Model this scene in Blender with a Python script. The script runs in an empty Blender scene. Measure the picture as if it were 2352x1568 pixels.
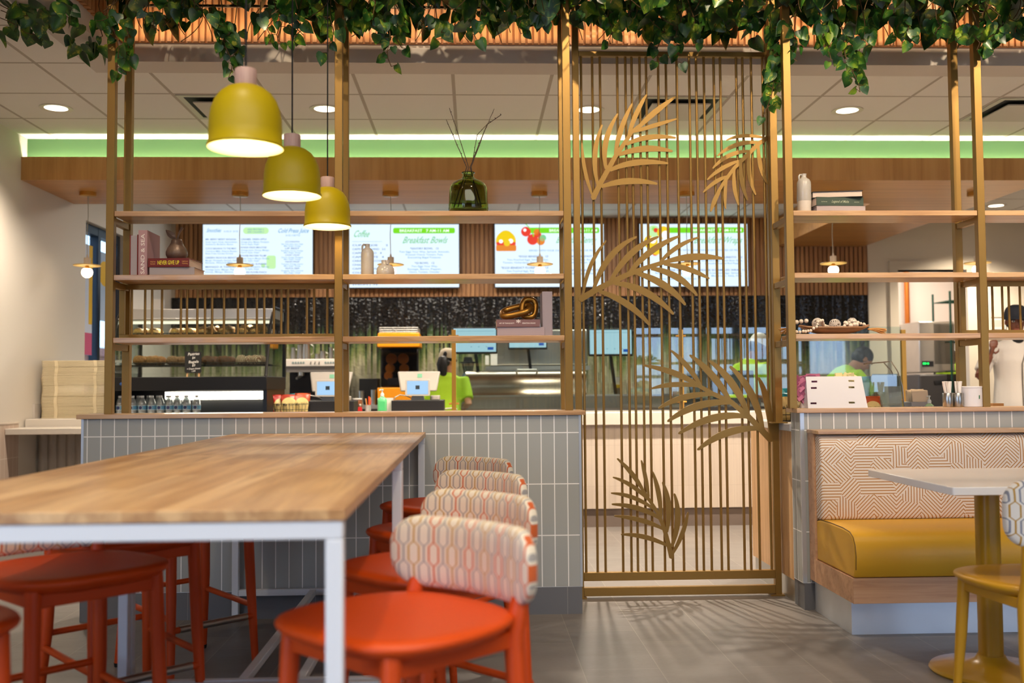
import bpy, bmesh, math, random
from mathutils import Vector, Matrix, noise as mnoise
sc = bpy.context.scene
COL = sc.collection
PI = math.pi

# ------------------------------------------------------------------ camera
F = 2290.0                       # focal length in pixels of the 2352 px wide frame (35 mm lens)
EYE = 1.11
ROLL = 0.0075                    # the camera leans a touch to the right
YAW = math.atan(87.8 / F)        # turned slightly to the right
PITCH = math.atan(102.3 / F)     # tilted slightly up
cam_d = bpy.data.cameras.new('camera')
cam_d.sensor_width = 36.0
cam_d.lens = 36.0 * F / 2352.0
cam_d.clip_start = 0.05
cam_d.dof.use_dof = True
cam_d.dof.focus_distance = 5.05
cam_d.dof.aperture_fstop = 2.2
cam = bpy.data.objects.new('camera', cam_d)
COL.objects.link(cam)
cam.location = (0, 0, EYE)
cam.rotation_euler = (Matrix.Rotation(-YAW, 3, 'Z') @ Matrix.Rotation(PI / 2 + PITCH, 3, 'X') @ Matrix.Rotation(-ROLL, 3, 'Z')).to_euler()
sc.camera = cam


def at(px, py, Y):
    """Point of the place seen at a pixel of the photograph, at depth Y in the room."""
    x, y = px - 1176, py - 784
    dx, dz = (x - ROLL * y) / F, -(y + ROLL * x) / F
    fw = math.cos(PITCH) - math.sin(PITCH) * dz
    up = math.sin(PITCH) + math.cos(PITCH) * dz
    X = dx * math.cos(YAW) + fw * math.sin(YAW)
    D = -dx * math.sin(YAW) + fw * math.cos(YAW)
    t = Y / D
    return Vector((X * t, Y, EYE + up * t))


# ------------------------------------------------------------------ world, exposure
sc.view_settings.view_transform = 'Standard'
sc.view_settings.look = 'None'
sc.view_settings.gamma = 1.0
sc.view_settings.use_curve_mapping = False
sc.view_settings.exposure = 0.12
sc.cycles.use_denoising = True
sc.cycles.max_bounces = 7
sc.cycles.diffuse_bounces = 3
sc.cycles.glossy_bounces = 3
sc.cycles.transmission_bounces = 6
sc.cycles.transparent_max_bounces = 10
sc.cycles.sample_clamp_indirect = 4.0
sc.cycles.caustics_reflective = False
sc.cycles.caustics_refractive = False
sc.cycles.use_adaptive_sampling = True
sc.cycles.adaptive_threshold = 0.02

W = bpy.data.worlds.new('evening_sky')
sc.world = W
W.use_nodes = True
nt = W.node_tree
nt.nodes.clear()
wo = nt.nodes.new('ShaderNodeOutputWorld')
bg = nt.nodes.new('ShaderNodeBackground')
tc = nt.nodes.new('ShaderNodeTexCoord')
sx = nt.nodes.new('ShaderNodeSeparateXYZ')
rp = nt.nodes.new('ShaderNodeValToRGB')
rp.color_ramp.elements[0].position = 0.46
rp.color_ramp.elements[0].color = (0.22, 0.27, 0.34, 1)
rp.color_ramp.elements[1].position = 0.53
rp.color_ramp.elements[1].color = (0.50, 0.68, 1.0, 1)
mp = nt.nodes.new('ShaderNodeMapRange')
mp.inputs[1].default_value = -1
mp.inputs[2].default_value = 1
nt.links.new(tc.outputs['Generated'], sx.inputs[0])
nt.links.new(sx.outputs['Z'], mp.inputs[0])
nt.links.new(mp.outputs[0], rp.inputs[0])
nt.links.new(rp.outputs[0], bg.inputs[0])
bg.inputs[1].default_value = 5.6
nt.links.new(bg.outputs[0], wo.inputs[0])


def lamp(name, kind, loc, energy, color, rot=(0, 0, 0), **kw):
    d = bpy.data.lights.new(name, kind)
    d.energy = energy
    d.color = color
    for k, v in kw.items():
        setattr(d, k, v)
    o = bpy.data.objects.new(name, d)
    o.location = loc
    o.rotation_euler = rot
    COL.objects.link(o)
    return o


def aim(o, target):
    o.rotation_euler = (Vector(target) - o.location).to_track_quat('-Z', 'Y').to_euler()


WARM = (1.0, 0.86, 0.69)
WARM2 = (1.0, 0.80, 0.56)
COOL = (0.62, 0.78, 1.0)
CEIL = 3.03
# recessed downlights of the white tile ceiling (their trims and lenses are built further down)
DOWNLIGHTS = [(-2.84 + 1.825 * k, 6.84) for k in range(5)] + [(-2.0 + 1.83 * k, 10.2) for k in range(3)] + [(5.68, 10.55)]
for i, (x, y) in enumerate(DOWNLIGHTS):
    lamp('downlight_lamp', 'SPOT', (x, y, CEIL - 0.02), (190, 230, 500, 320, 280, 150, 150, 150, 360)[i], WARM, spot_size=math.radians(125), spot_blend=0.8, shadow_soft_size=0.045)
# track spots in the raised dining ceiling
TRAY_Z = 4.1
SPOTS = [((-0.75, 2.2, 3.95), (-0.75, 2.3, 0.9), 90), ((0.9, 2.6, 3.95), (1.05, 5.3, 1.9), 190), ((2.9, 2.4, 3.95), (2.6, 5.4, 2.6), 300),
         ((2.4, 3.4, 3.95), (2.5, 4.4, 0.5), 120), ((-1.9, 2.6, 3.95), (-1.5, 5.0, 2.0), 110), ((0.6, 1.4, 3.95), (0.15, 2.0, 0.6), 120),
         ((-0.7, 3.5, 3.95), (-0.6, 5.2, 2.2), 130), ((4.2, 2.6, 3.95), (3.6, 5.4, 2.7), 260), ((1.3, 4.2, 3.95), (1.2, 4.3, 0), 60)]
for i, (p, q, e) in enumerate(SPOTS):
    o = lamp('track_spot', 'SPOT', p, e, WARM2, spot_size=math.radians(62), spot_blend=0.6, shadow_soft_size=0.03)
    aim(o, q)
# LED strip hidden on top of the timber canopy, washing the green fascia and ceiling
lamp('canopy_strip_lamp', 'AREA', (0.6, 7.668, 2.772), 46, (1.0, 0.88, 0.70), (PI, 0, 0), shape='RECTANGLE', size=8.0, size_y=0.03)
# LED line at the foot of the slatted ceiling coffer
lamp('coffer_strip_lamp', 'AREA', (1.6, 5.36, 3.03), 16, (1.0, 0.74, 0.48), (math.radians(160), 0, 0), shape='RECTANGLE', size=7.0, size_y=0.02)
# unseen area lights filling the kitchen behind, without fittings
lamp('kitchen_fill_lamp', 'AREA', (0.5, 9.6, 3.0), 90, (1.0, 0.92, 0.80), shape='RECTANGLE', size=5.0, size_y=0.5)
lamp('back_kitchen_lamp', 'AREA', (5.4, 12.2, 2.9), 60, (1.0, 0.87, 0.76), shape='RECTANGLE', size=1.2, size_y=0.6)
lamp('dining_fill_lamp', 'AREA', (1.0, -1.2, 4.0), 270, (1.0, 0.93, 0.84), shape='RECTANGLE', size=6.0, size_y=3.0)  # unseen overhead area light added as ambient fill for the dining room


# ------------------------------------------------------------------ helpers
def hx(s):
    s = s.lstrip('#')
    c = [int(s[i:i + 2], 16) / 255 for i in (0, 2, 4)]
    return tuple((x / 12.92 if x <= 0.04045 else ((x + 0.055) / 1.055) ** 2.4) for x in c) + (1.0,)


MATS = {}


def mat(name, color='#808080', rough=0.5, metal=0.0, emit=None, estr=0.0, trans=0.0, ior=1.45, coat=0.0, alpha=1.0, bump=0.0, bscale=60.0, var=0.0, vscale=4.0, sheen=0.0):
    """Plain procedural material: colour, optional noise variation and bump."""
    if name in MATS:
        return MATS[name]
    m = bpy.data.materials.new(name)
    m.use_nodes = True
    n, L = m.node_tree.nodes, m.node_tree.links
    b = n['Principled BSDF']
    c = hx(color) if isinstance(color, str) else color
    b.inputs['Base Color'].default_value = c
    b.inputs['Roughness'].default_value = rough
    b.inputs['Metallic'].default_value = metal
    b.inputs['IOR'].default_value = ior
    b.inputs['Transmission Weight'].default_value = trans
    b.inputs['Coat Weight'].default_value = coat
    b.inputs['Sheen Weight'].default_value = sheen
    if emit:
        b.inputs['Emission Color'].default_value = hx(emit)
        b.inputs['Emission Strength'].default_value = estr
    if var or bump:
        t = n.new('ShaderNodeTexCoord')
        if var:
            q = n.new('ShaderNodeTexNoise')
            q.inputs['Scale'].default_value = vscale
            q.inputs['Detail'].default_value = 5
            L.new(t.outputs['Object'], q.inputs['Vector'])
            r = n.new('ShaderNodeMix')
            r.data_type = 'RGBA'
            r.inputs[6].default_value = tuple(x * (1 - var) for x in c[:3]) + (1,)
            r.inputs[7].default_value = tuple(min(1, x * (1 + var)) for x in c[:3]) + (1,)
            L.new(q.outputs[0], r.inputs[0])
            L.new(r.outputs[2], b.inputs['Base Color'])
        if bump:
            q = n.new('ShaderNodeTexNoise')
            q.inputs['Scale'].default_value = bscale
            q.inputs['Detail'].default_value = 3
            L.new(t.outputs['Object'], q.inputs['Vector'])
            u = n.new('ShaderNodeBump')
            u.inputs['Strength'].default_value = bump
            u.inputs['Distance'].default_value = 0.01
            L.new(q.outputs[0], u.inputs['Height'])
            L.new(u.outputs[0], b.inputs['Normal'])
    MATS[name] = m
    return m


class NB:
    """Small node-building helper."""
    def __init__(s, name):
        s.m = bpy.data.materials.new(name)
        MATS[name] = s.m
        s.m.use_nodes = True
        s.n, s.L = s.m.node_tree.nodes, s.m.node_tree.links
        s.b = s.n['Principled BSDF']
        s.t = s.n.new('ShaderNodeTexCoord')
        s.obj = s.t.outputs['Object']

    def lk(s, a, b):
        if isinstance(a, (int, float)):
            b.default_value = a
        else:
            s.L.new(a, b)

    def math(s, op, a, b=0.0, c=0.0, clamp=False):
        q = s.n.new('ShaderNodeMath')
        q.operation = op
        q.use_clamp = clamp
        s.lk(a, q.inputs[0])
        s.lk(b, q.inputs[1])
        s.lk(c, q.inputs[2])
        return q.outputs[0]

    def xyz(s, vec=None):
        q = s.n.new('ShaderNodeSeparateXYZ')
        s.L.new(vec or s.obj, q.inputs[0])
        return q.outputs

    def comb(s, x, y, z=0.0):
        q = s.n.new('ShaderNodeCombineXYZ')
        s.lk(x, q.inputs[0])
        s.lk(y, q.inputs[1])
        s.lk(z, q.inputs[2])
        return q.outputs[0]

    def mapping(s, scale=(1, 1, 1), loc=(0, 0, 0), rot=(0, 0, 0), vec=None):
        q = s.n.new('ShaderNodeMapping')
        q.inputs['Scale'].default_value = scale
        q.inputs['Location'].default_value = loc
        q.inputs['Rotation'].default_value = rot
        s.L.new(vec or s.obj, q.inputs[0])
        return q.outputs[0]

    def noise(s, vec=None, scale=5.0, detail=4.0, rough=0.5, dist=0.0):
        q = s.n.new('ShaderNodeTexNoise')
        q.inputs['Scale'].default_value = scale
        q.inputs['Detail'].default_value = detail
        q.inputs['Roughness'].default_value = rough
        q.inputs['Distortion'].default_value = dist
        s.L.new(vec or s.obj, q.inputs['Vector'])
        return q.outputs[0]

    def mix(s, f, a, b, mode='MIX'):
        q = s.n.new('ShaderNodeMix')
        q.data_type = 'RGBA'
        q.blend_type = mode
        s.lk(f, q.inputs[0])
        for v, i in ((a, 6), (b, 7)):
            if isinstance(v, str):
                q.inputs[i].default_value = hx(v)
            elif isinstance(v, tuple):
                q.inputs[i].default_value = v
            else:
                s.L.new(v, q.inputs[i])
        return q.outputs[2]

    def ramp(s, f, stops):
        q = s.n.new('ShaderNodeValToRGB')
        e = q.color_ramp.elements
        while len(e) < len(stops):
            e.new(0.5)
        for k, (p, c) in enumerate(stops):
            e[k].position = p
            e[k].color = hx(c) if isinstance(c, str) else c
        s.L.new(f, q.inputs[0])
        return q.outputs[0]

    def bump(s, h, strength=0.3, dist=0.005):
        u = s.n.new('ShaderNodeBump')
        u.inputs['Strength'].default_value = strength
        u.inputs['Distance'].default_value = dist
        s.L.new(h, u.inputs['Height'])
        s.L.new(u.outputs[0], s.b.inputs['Normal'])

    def brick(s, vec, w, h, mortar, offset=0.0, freq=2, c1='#777777', c2='#777777', cm='#dddddd', bias=0.0, smooth=0.1):
        q = s.n.new('ShaderNodeTexBrick')
        q.offset = offset
        q.offset_frequency = freq
        q.squash = 1.0
        q.inputs['Scale'].default_value = 1.0
        q.inputs['Brick Width'].default_value = w
        q.inputs['Row Height'].default_value = h
        q.inputs['Mortar Size'].default_value = mortar
        q.inputs['Mortar Smooth'].default_value = smooth
        q.inputs['Bias'].default_value = bias
        q.inputs['Color1'].default_value = hx(c1)
        q.inputs['Color2'].default_value = hx(c2)
        q.inputs['Mortar'].default_value = hx(cm)
        s.L.new(vec, q.inputs['Vector'])
        return q.outputs['Color'], q.outputs['Fac']

    def out(s, color=None, rough=None, metal=None, coat=None, spec=None):
        if color is not None:
            if isinstance(color, str):
                s.b.inputs['Base Color'].default_value = hx(color)
            else:
                s.L.new(color, s.b.inputs['Base Color'])
        for v, k in ((rough, 'Roughness'), (metal, 'Metallic'), (coat, 'Coat Weight'), (spec, 'Specular IOR Level')):
            if v is not None:
                s.lk(v, s.b.inputs[k])
        return s.m


def wood(name, c1, c2, axis='x', rough=0.4, scale=1.0, c3=None, streak=0.0, coat=0.0):
    if name in MATS:
        return MATS[name]
    b = NB(name)
    st = {'x': (1.2, 22, 22), 'y': (22, 1.2, 22), 'z': (22, 22, 1.2)}[axis]
    v = b.mapping(scale=tuple(k * scale for k in st))
    g = b.noise(v, 1.6, 6, 0.62, 0.6)
    col = b.ramp(g, [(0.30, c2), (0.52, c1), (0.75, c3 or c1)])
    if streak:
        v2 = b.mapping(scale=tuple(k * scale * 0.45 for k in st), loc=(3.1, 1.7, 5.3))
        g2 = b.noise(v2, 2.2, 3, 0.5, 0.2)
        f = b.math('MULTIPLY', b.math('SUBTRACT', g2, 0.60, clamp=True), 6.0 * streak, clamp=True)
        col = b.mix(f, col, c2)
    b.bump(g, 0.06, 0.002)
    return b.out(col, rough, 0, coat)


class MB:
    """Collects geometry and builds it as one mesh object."""
    def __init__(s):
        s.v, s.f, s.mi = [], [], []

    def add(s, vs, fs, m=0):
        k = len(s.v)
        s.v += [tuple(p) for p in vs]
        s.f += [tuple(i + k for i in f) for f in fs]
        s.mi += [m] * len(fs)
        return s

    def box(s, x0, x1, y0, y1, z0, z1, m=0):
        vs = [(x, y, z) for x in (x0, x1) for y in (y0, y1) for z in (z0, z1)]
        return s.add(vs, [(0, 1, 3, 2), (4, 6, 7, 5), (0, 4, 5, 1), (2, 3, 7, 6), (0, 2, 6, 4), (1, 5, 7, 3)], m)

    def obox(s, c, sx, sy, sz, rot=None, m=0):
        R = rot or Matrix.Identity(3)
        vs = [Vector(c) + R @ Vector((x * sx / 2, y * sy / 2, z * sz / 2)) for x in (-1, 1) for y in (-1, 1) for z in (-1, 1)]
        return s.add(vs, [(0, 1, 3, 2), (4, 6, 7, 5), (0, 4, 5, 1), (2, 3, 7, 6), (0, 2, 6, 4), (1, 5, 7, 3)], m)

    def bar(s, p, q, w, h, m=0):
        """Square bar between two points, w across, h in the upright sense."""
        p, q = Vector(p), Vector(q)
        d = (q - p).normalized()
        u = Vector((0, 0, 1)) if abs(d.z) < 0.95 else Vector((0, 1, 0))
        a = d.cross(u).normalized()
        c = a.cross(d)
        vs = []
        for e in (p, q):
            for i, j in ((-1, -1), (1, -1), (1, 1), (-1, 1)):
                vs.append(e + a * (i * w / 2) + c * (j * h / 2))
        return s.add(vs, [(0, 3, 2, 1), (4, 5, 6, 7), (0, 1, 5, 4), (1, 2, 6, 5), (2, 3, 7, 6), (3, 0, 4, 7)], m)

    def tube(s, pts, r, n=8, m=0, caps=True, flat=1.0):
        P = [Vector(p) for p in pts]
        R = r if isinstance(r, (list, tuple)) else [r] * len(P)
        T = []
        for i in range(len(P)):
            a, b = P[max(i - 1, 0)], P[min(i + 1, len(P) - 1)]
            T.append((b - a).normalized())
        u = Vector((0, 0, 1)) if abs(T[0].z) < 0.9 else Vector((1, 0, 0))
        A = T[0].cross(u).normalized()
        vs, fs = [], []
        for i in range(len(P)):
            A = (A - T[i] * A.dot(T[i])).normalized()
            B = T[i].cross(A)
            for k in range(n):
                t = 2 * PI * k / n
                vs.append(P[i] + A * (R[i] * math.cos(t)) + B * (R[i] * flat * math.sin(t)))
        for i in range(len(P) - 1):
            for k in range(n):
                a, b = i * n + k, i * n + (k + 1) % n
                fs.append((a, b, b + n, a + n))
        if caps:
            fs.append(tuple(reversed(range(n))))
            fs.append(tuple(range((len(P) - 1) * n, len(P) * n)))
        return s.add(vs, fs, m)

    def cyl(s, p, q, r, r2=None, n=16, m=0):
        return s.tube([p, q], [r, r if r2 is None else r2], n, m)

    def lathe(s, prof, c=(0, 0, 0), n=24, m=0, sx=1.0, sy=1.0, cap=True):
        vs, fs = [], []
        for r, z in prof:
            for k in range(n):
                t = 2 * PI * k / n
                vs.append((c[0] + r * sx * math.cos(t), c[1] + r * sy * math.sin(t), c[2] + z))
        for i in range(len(prof) - 1):
            for k in range(n):
                a, b = i * n + k, i * n + (k + 1) % n
                fs.append((a, b, b + n, a + n))
        if cap and prof[0][0] > 1e-5:
            fs.append(tuple(reversed(range(n))))
        if cap and prof[-1][0] > 1e-5:
            fs.append(tuple(range((len(prof) - 1) * n, len(prof) * n)))
        return s.add(vs, fs, m)

    def prism(s, poly, a, b, plane='xz', m=0):
        """Extrude a 2-D outline: plane 'xz' along y, 'yz' along x, 'xy' along z, between a and b."""
        def P(u, v, w):
            return {'xz': (u, w, v), 'yz': (w, u, v), 'xy': (u, v, w)}[plane]
        n = len(poly)
        area = sum(poly[i][0] * poly[(i + 1) % n][1] - poly[(i + 1) % n][0] * poly[i][1] for i in range(n))
        if area < 0:
            poly = poly[::-1]
        vs = [P(u, v, a) for u, v in poly] + [P(u, v, b) for u, v in poly]
        fs = [tuple(range(n)), tuple(reversed(range(n, 2 * n)))]
        fs += [(i, i + n, (i + 1) % n + n, (i + 1) % n) for i in range(n)]
        return s.add(vs, fs, m)

    def ball(s, c, r, n=12, k=8, m=0):
        r = r if isinstance(r, (tuple, list)) else (r, r, r)
        vs, fs = [(c[0], c[1], c[2] - r[2])], []
        for i in range(1, k):
            a = -PI / 2 + PI * i / k
            for j in range(n):
                t = 2 * PI * j / n
                vs.append((c[0] + r[0] * math.cos(a) * math.cos(t), c[1] + r[1] * math.cos(a) * math.sin(t), c[2] + r[2] * math.sin(a)))
        vs.append((c[0], c[1], c[2] + r[2]))
        for j in range(n):
            fs.append((0, 1 + (j + 1) % n, 1 + j))
        for i in range(k - 2):
            for j in range(n):
                a, b = 1 + i * n + j, 1 + i * n + (j + 1) % n
                fs.append((a, b, b + n, a + n))
        q = len(vs) - 1
        for j in range(n):
            fs.append((q, 1 + (k - 2) * n + j, 1 + (k - 2) * n + (j + 1) % n))
        return s.add(vs, fs, m)

    def loft(s, rings, m=0, caps=True, closed=True):
        n = len(rings[0])
        vs = [p for r in rings for p in r]
        fs = []
        for i in range(len(rings) - 1):
            for k in range(n if closed else n - 1):
                a, b = i * n + k, i * n + (k + 1) % n
                fs.append((a, b, b + n, a + n))
        if caps:
            fs.append(tuple(reversed(range(n))))
            fs.append(tuple(range((len(rings) - 1) * n, len(rings) * n)))
        return s.add(vs, fs, m)

    def text(s, txt, o, right, up, size, align='C', m=0, width=None, shear=0.0):
        tv, tf = text_geo(txt)
        if not tv:
            return s
        x0, x1 = min(p[0] for p in tv), max(p[0] for p in tv)
        kx = size
        if width:
            kx = width / max(x1 - x0, 1e-4)
        off = {'C': (x0 + x1) / 2, 'L': x0, 'R': x1}[align]
        o, right, up = Vector(o), Vector(right), Vector(up)
        return s.add([o + right * ((p[0] - off) * kx + shear * p[1] * size) + up * (p[1] * size) for p in tv], tf, m)

    def build(s, name, mats, parent=None, sharp=35, bevel=0.0, smooth=True, origin=None, seg=2):
        me = bpy.data.meshes.new(name)
        o0 = Vector(origin) if origin is not None else (parent.location if (parent is not None and parent.get('_world')) else None)
        if parent is not None and parent.get('_off') is not None:
            o0 = Vector(parent['_off'])
        vs = s.v if o0 is None else [(p[0] - o0[0], p[1] - o0[1], p[2] - o0[2]) for p in s.v]
        me.from_pydata(vs, [], s.f)
        mats = mats if isinstance(mats, (list, tuple)) else [mats]
        for q in mats:
            me.materials.append(q)
        me.polygons.foreach_set('material_index', s.mi)
        if smooth:
            me.polygons.foreach_set('use_smooth', [True] * len(s.f))
            me.set_sharp_from_angle(angle=math.radians(sharp))
        me.update()
        o = bpy.data.objects.new(name, me)
        COL.objects.link(o)
        if parent is not None:
            o.parent = parent
            if parent.get('_off') is not None:
                o['_off'] = parent['_off']
            elif o0 is not None:
                o['_off'] = tuple(o0)
        elif o0 is not None:
            o.location = o0
        if bevel:
            md = o.modifiers.new('bevel', 'BEVEL')
            md.width = bevel
            md.segments = seg
            md.limit_method = 'ANGLE'
            md.angle_limit = math.radians(40)
            md.harden_normals = False
        return o


_TXT = {}


def text_geo(t):
    if t not in _TXT:
        c = bpy.data.curves.new('txt', 'FONT')
        c.body = t
        c.size = 1.0
        c.resolution_u = 2
        c.offset = 0.012
        o = bpy.data.objects.new('txt', c)
        me = bpy.data.meshes.new_from_object(o)
        _TXT[t] = ([tuple(v.co[:2]) for v in me.vertices], [tuple(p.vertices) for p in me.polygons])
        bpy.data.objects.remove(o)
        bpy.data.curves.remove(c)
        bpy.data.meshes.remove(me)
    return _TXT[t]


def tag(o, label, cat, group=None, kind=None):
    if label:
        o['label'] = label
    if cat:
        o['category'] = cat
    if group:
        o['group'] = group
    if kind:
        o['kind'] = kind
    return o


def thing(name, label, cat, loc=(0, 0, 0), rz=0.0, group=None, world=False):
    """An Empty at the base of a thing; world=True when its parts are given in room coordinates."""
    o = bpy.data.objects.new(name, None)
    o.empty_display_size = 0.1
    COL.objects.link(o)
    o.location = loc
    o.rotation_euler = (0, 0, rz)
    tag(o, label, cat, group)
    if world:
        o['_off'] = tuple(loc)
    return o


def one(o, label, cat, group=None):
    return tag(o, label, cat, group)


def struct(o):
    o['kind'] = 'structure'
    return o


def dup(root, loc=None, rz=None, label=None, group=None, scale=None):
    r = root.copy()
    COL.objects.link(r)
    if loc is not None:
        r.location = loc
    if rz is not None:
        r.rotation_euler = (0, 0, rz)
    if scale is not None:
        r.scale = (scale,) * 3 if not isinstance(scale, tuple) else scale
    if label:
        r['label'] = label
    if group:
        r['group'] = group
    for ch in list(root.children):
        c = ch.copy()
        COL.objects.link(c)
        c.parent = r
        for g in list(ch.children):
            d = g.copy()
            COL.objects.link(d)
            d.parent = c
    return r


def bez(a, b, c, n=10):
    a, b, c = Vector(a), Vector(b), Vector(c)
    return [a * (1 - t) ** 2 + b * 2 * t * (1 - t) + c * t * t for t in [i / n for i in range(n + 1)]]


def rrect(w, h, r, n=4, cx=0.0, cy=0.0):
    out = []
    for sx_, sy_, a0 in ((1, 1, 0), (-1, 1, 90), (-1, -1, 180), (1, -1, 270)):
        for i in range(n + 1):
            a = math.radians(a0 + 90 * i / n)
            out.append((cx + sx_ * (w / 2 - r) + r * math.cos(a), cy + sy_ * (h / 2 - r) + r * math.sin(a)))
    return out

# ------------------------------------------------------------------ materials of the room
def tile(name, c1, c2, grout, w, h, gw, plane, x0=0.0, z0=0.0, rough=0.35, bump=0.5):
    b = NB(name)
    x, y, z = b.xyz()
    u = {'xz': x, 'yz': y}[plane]
    v = b.comb(b.math('SUBTRACT', u, x0), b.math('SUBTRACT', z, z0))
    col, fac = b.brick(v, w, h, gw, 0.0, 2, c1, c2, grout)
    n = b.noise(None, 3.0, 2)
    b.bump(b.math('SUBTRACT', 1.0, fac), bump, 0.003)
    return b.out(col, b.math('ADD', b.math('MULTIPLY', fac, 0.5), rough))


T_GREY_F = tile('grey_wall_tile', '#a8a9a3', '#a3a49e', '#f4f1ec', 0.0645, 0.25, 0.0026, 'xz', 0.456 - 0.0645 * 40, 0.13, 0.42)
T_GREY_R = tile('grey_wall_tile_right', '#a8a9a3', '#a3a49e', '#f4f1ec', 0.0645, 0.25, 0.0026, 'xz', 1.655 - 0.0645 * 10, 0.13, 0.42)
T_GREY_S = tile('grey_end_tile', '#a8a9a3', '#a3a49e', '#f4f1ec', 0.0645, 0.25, 0.0026, 'yz', 4.90 - 0.0645 * 10 + 0.01, 0.13, 0.42)
T_BEIGE = tile('beige_wall_tile', '#cdb7a6', '#c8b1a0', '#e4d8cc', 0.0645, 0.25, 0.0022, 'yz', -5.0, 0.11, 0.45)
T_BASE = tile('dark_base_tile', '#6b6b6d', '#656567', '#8f8d89', 0.305, 0.4, 0.0015, 'xz', 0.45 - 0.305 * 20, -0.1, 0.55)
WALL = mat('white_wall_paint', '#e0d7cb', 0.6)
CREAM = mat('cream_wall_paint', '#dfd2bd', 0.6)
PINKW = mat('kitchen_wall_panel', '#eddfd3', 0.5)
BEAM = mat('bulkhead_paint', '#d5cbc0', 0.65)
GREEN = mat('green_fascia_paint', '#6c9f6e', 0.55)
TRIM = mat('pale_metal_trim', '#c6cbd0', 0.35, 0.6)
STEEL = mat('brushed_steel', '#b9b4ab', 0.28, 1.0, var=0.08, vscale=9)
STEEL2 = mat('satin_steel', '#c9c6c0', 0.38, 0.95)
DARK = mat('black_plastic', '#141416', 0.4)
DARKER = mat('black_rubber', '#0c0c0d', 0.6)
WHITEP = mat('white_plastic', '#e8e4de', 0.4)
WHITEM = mat('white_powder_coat', '#dfe2e6', 0.35)
GOLD = mat('bronze_gold_metal', '#97753c', 0.40, 0.62, var=0.04, vscale=40, bump=0.02, bscale=400)
BRASS = mat('brass_metal', '#c8974a', 0.3, 0.9)
MAPLE = wood('maple_board', '#c79e72', '#a0744c', 'x', 0.3, 1.0, '#d3ac80', 0.7, coat=0.2)
MAPLE_Y = wood('maple_board_deep', '#cf9f6e', '#a8744a', 'y', 0.3, 1.0, '#dcae7e', 0.5, coat=0.2)
MAPLE_Z = wood('maple_panel', '#d2a573', '#b98a5a', 'z', 0.4, 0.8, '#dcb384', 0.2)
CANOPY = wood('oak_canopy', '#c59256', '#ae7a42', 'z', 0.35, 0.35, '#ce9d64', 0.35)
CANOPY_U = wood('oak_canopy_soffit', '#c98f4e', '#b37a40', 'x', 0.32, 0.3, '#d29a5c', 0.2)
SLAT = wood('oak_slat', '#ab794a', '#8c5f37', 'z', 0.45, 0.6, '#b98856')
SLATC = wood('coffer_slat', '#c48b5a', '#a87448', 'z', 0.45, 0.6, '#cf9c6c')
GLASS = mat('clear_glass', '#f2faf8', 0.0, trans=1.0, ior=1.45)


def pane(name, tint='#eef6f4', refl=0.06, body=0.0):
    """Thin sheet of glass: mostly see-through, mirrors a little, more at a slant."""
    if name in MATS:
        return MATS[name]
    m = bpy.data.materials.new(name)
    MATS[name] = m
    m.use_nodes = True
    n, L = m.node_tree.nodes, m.node_tree.links
    n.remove(n['Principled BSDF'])
    t = n.new('ShaderNodeBsdfTransparent')
    t.inputs[0].default_value = hx(tint)
    g = n.new('ShaderNodeBsdfGlossy')
    g.inputs['Roughness'].default_value = 0.0
    f = n.new('ShaderNodeLayerWeight')
    f.inputs[0].default_value = 0.25
    a = n.new('ShaderNodeMath')
    a.operation = 'MULTIPLY_ADD'
    a.inputs[1].default_value = 0.5
    a.inputs[2].default_value = refl
    x = n.new('ShaderNodeMixShader')
    if body:
        d = n.new('ShaderNodeBsdfPrincipled')
        d.inputs['Base Color'].default_value = hx('#dde4e4')
        d.inputs['Roughness'].default_value = 0.15
        y = n.new('ShaderNodeMixShader')
        y.inputs[0].default_value = body
        L.new(t.outputs[0], y.inputs[1])
        L.new(d.outputs[0], y.inputs[2])
        t = y
    L.new(f.outputs['Fresnel'], a.inputs[0])
    L.new(a.outputs[0], x.inputs[0])
    L.new(t.outputs[0], x.inputs[1])
    L.new(g.outputs[0], x.inputs[2])
    L.new(x.outputs[0], n['Material Output'].inputs[0])
    return m


PANE = pane('thin_glass_sheet')


def floor_mat():
    b = NB('grey_floor_tile')
    x, y, z = b.xyz()
    v = b.comb(b.math('ADD', y, 10.09), b.math('ADD', x, 10.0 - 1.055 + 0.302 * 0))
    col, fac = b.brick(v, 0.61, 0.302, 0.0012, 0.333, 2, '#7e7671', '#696360', '#a0978d', 0.0)
    n = b.noise(b.mapping(scale=(1.2, 3.0, 1)), 2.4, 6, 0.6, 0.5)
    n2 = b.noise(None, 55, 3)
    col = b.mix(b.math('MULTIPLY', n, 0.45), col, '#55504d')
    col = b.mix(b.math('MULTIPLY', n2, 0.2), col, '#9a948e')
    b.bump(b.math('SUBTRACT', b.math('MULTIPLY', n2, 0.05), fac), 0.25, 0.002)
    return b.out(col, b.math('ADD', 0.34, b.math('MULTIPLY', n, 0.2)))


def ceil_mat():
    b = NB('white_grid_ceiling_tile')
    x, y, z = b.xyz()
    v = b.comb(b.math('ADD', x, 0.12 + 0.613 * 20), b.math('SUBTRACT', y, 5.89 - 0.613 * 20))
    col, fac = b.brick(v, 0.613, 0.613, 0.011, 0.0, 2, '#f3eee7', '#efeae3', '#b8ada1', smooth=0.0)
    n = b.noise(None, 160, 2)
    e = b.math('MULTIPLY', b.math('ADD', fac, b.math('MULTIPLY', n, 0.06)), 1.0)
    b.bump(e, 0.9, 0.012)
    return b.out(col, 0.8)


# ------------------------------------------------------------------ room shell
WX, BY = -3.41, 11.35            # left wall plane, kitchen back wall plane
struct(MB().box(-3.6, 8.2, -5.2, 13.6, -0.1, 0).build('floor', floor_mat()))

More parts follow.
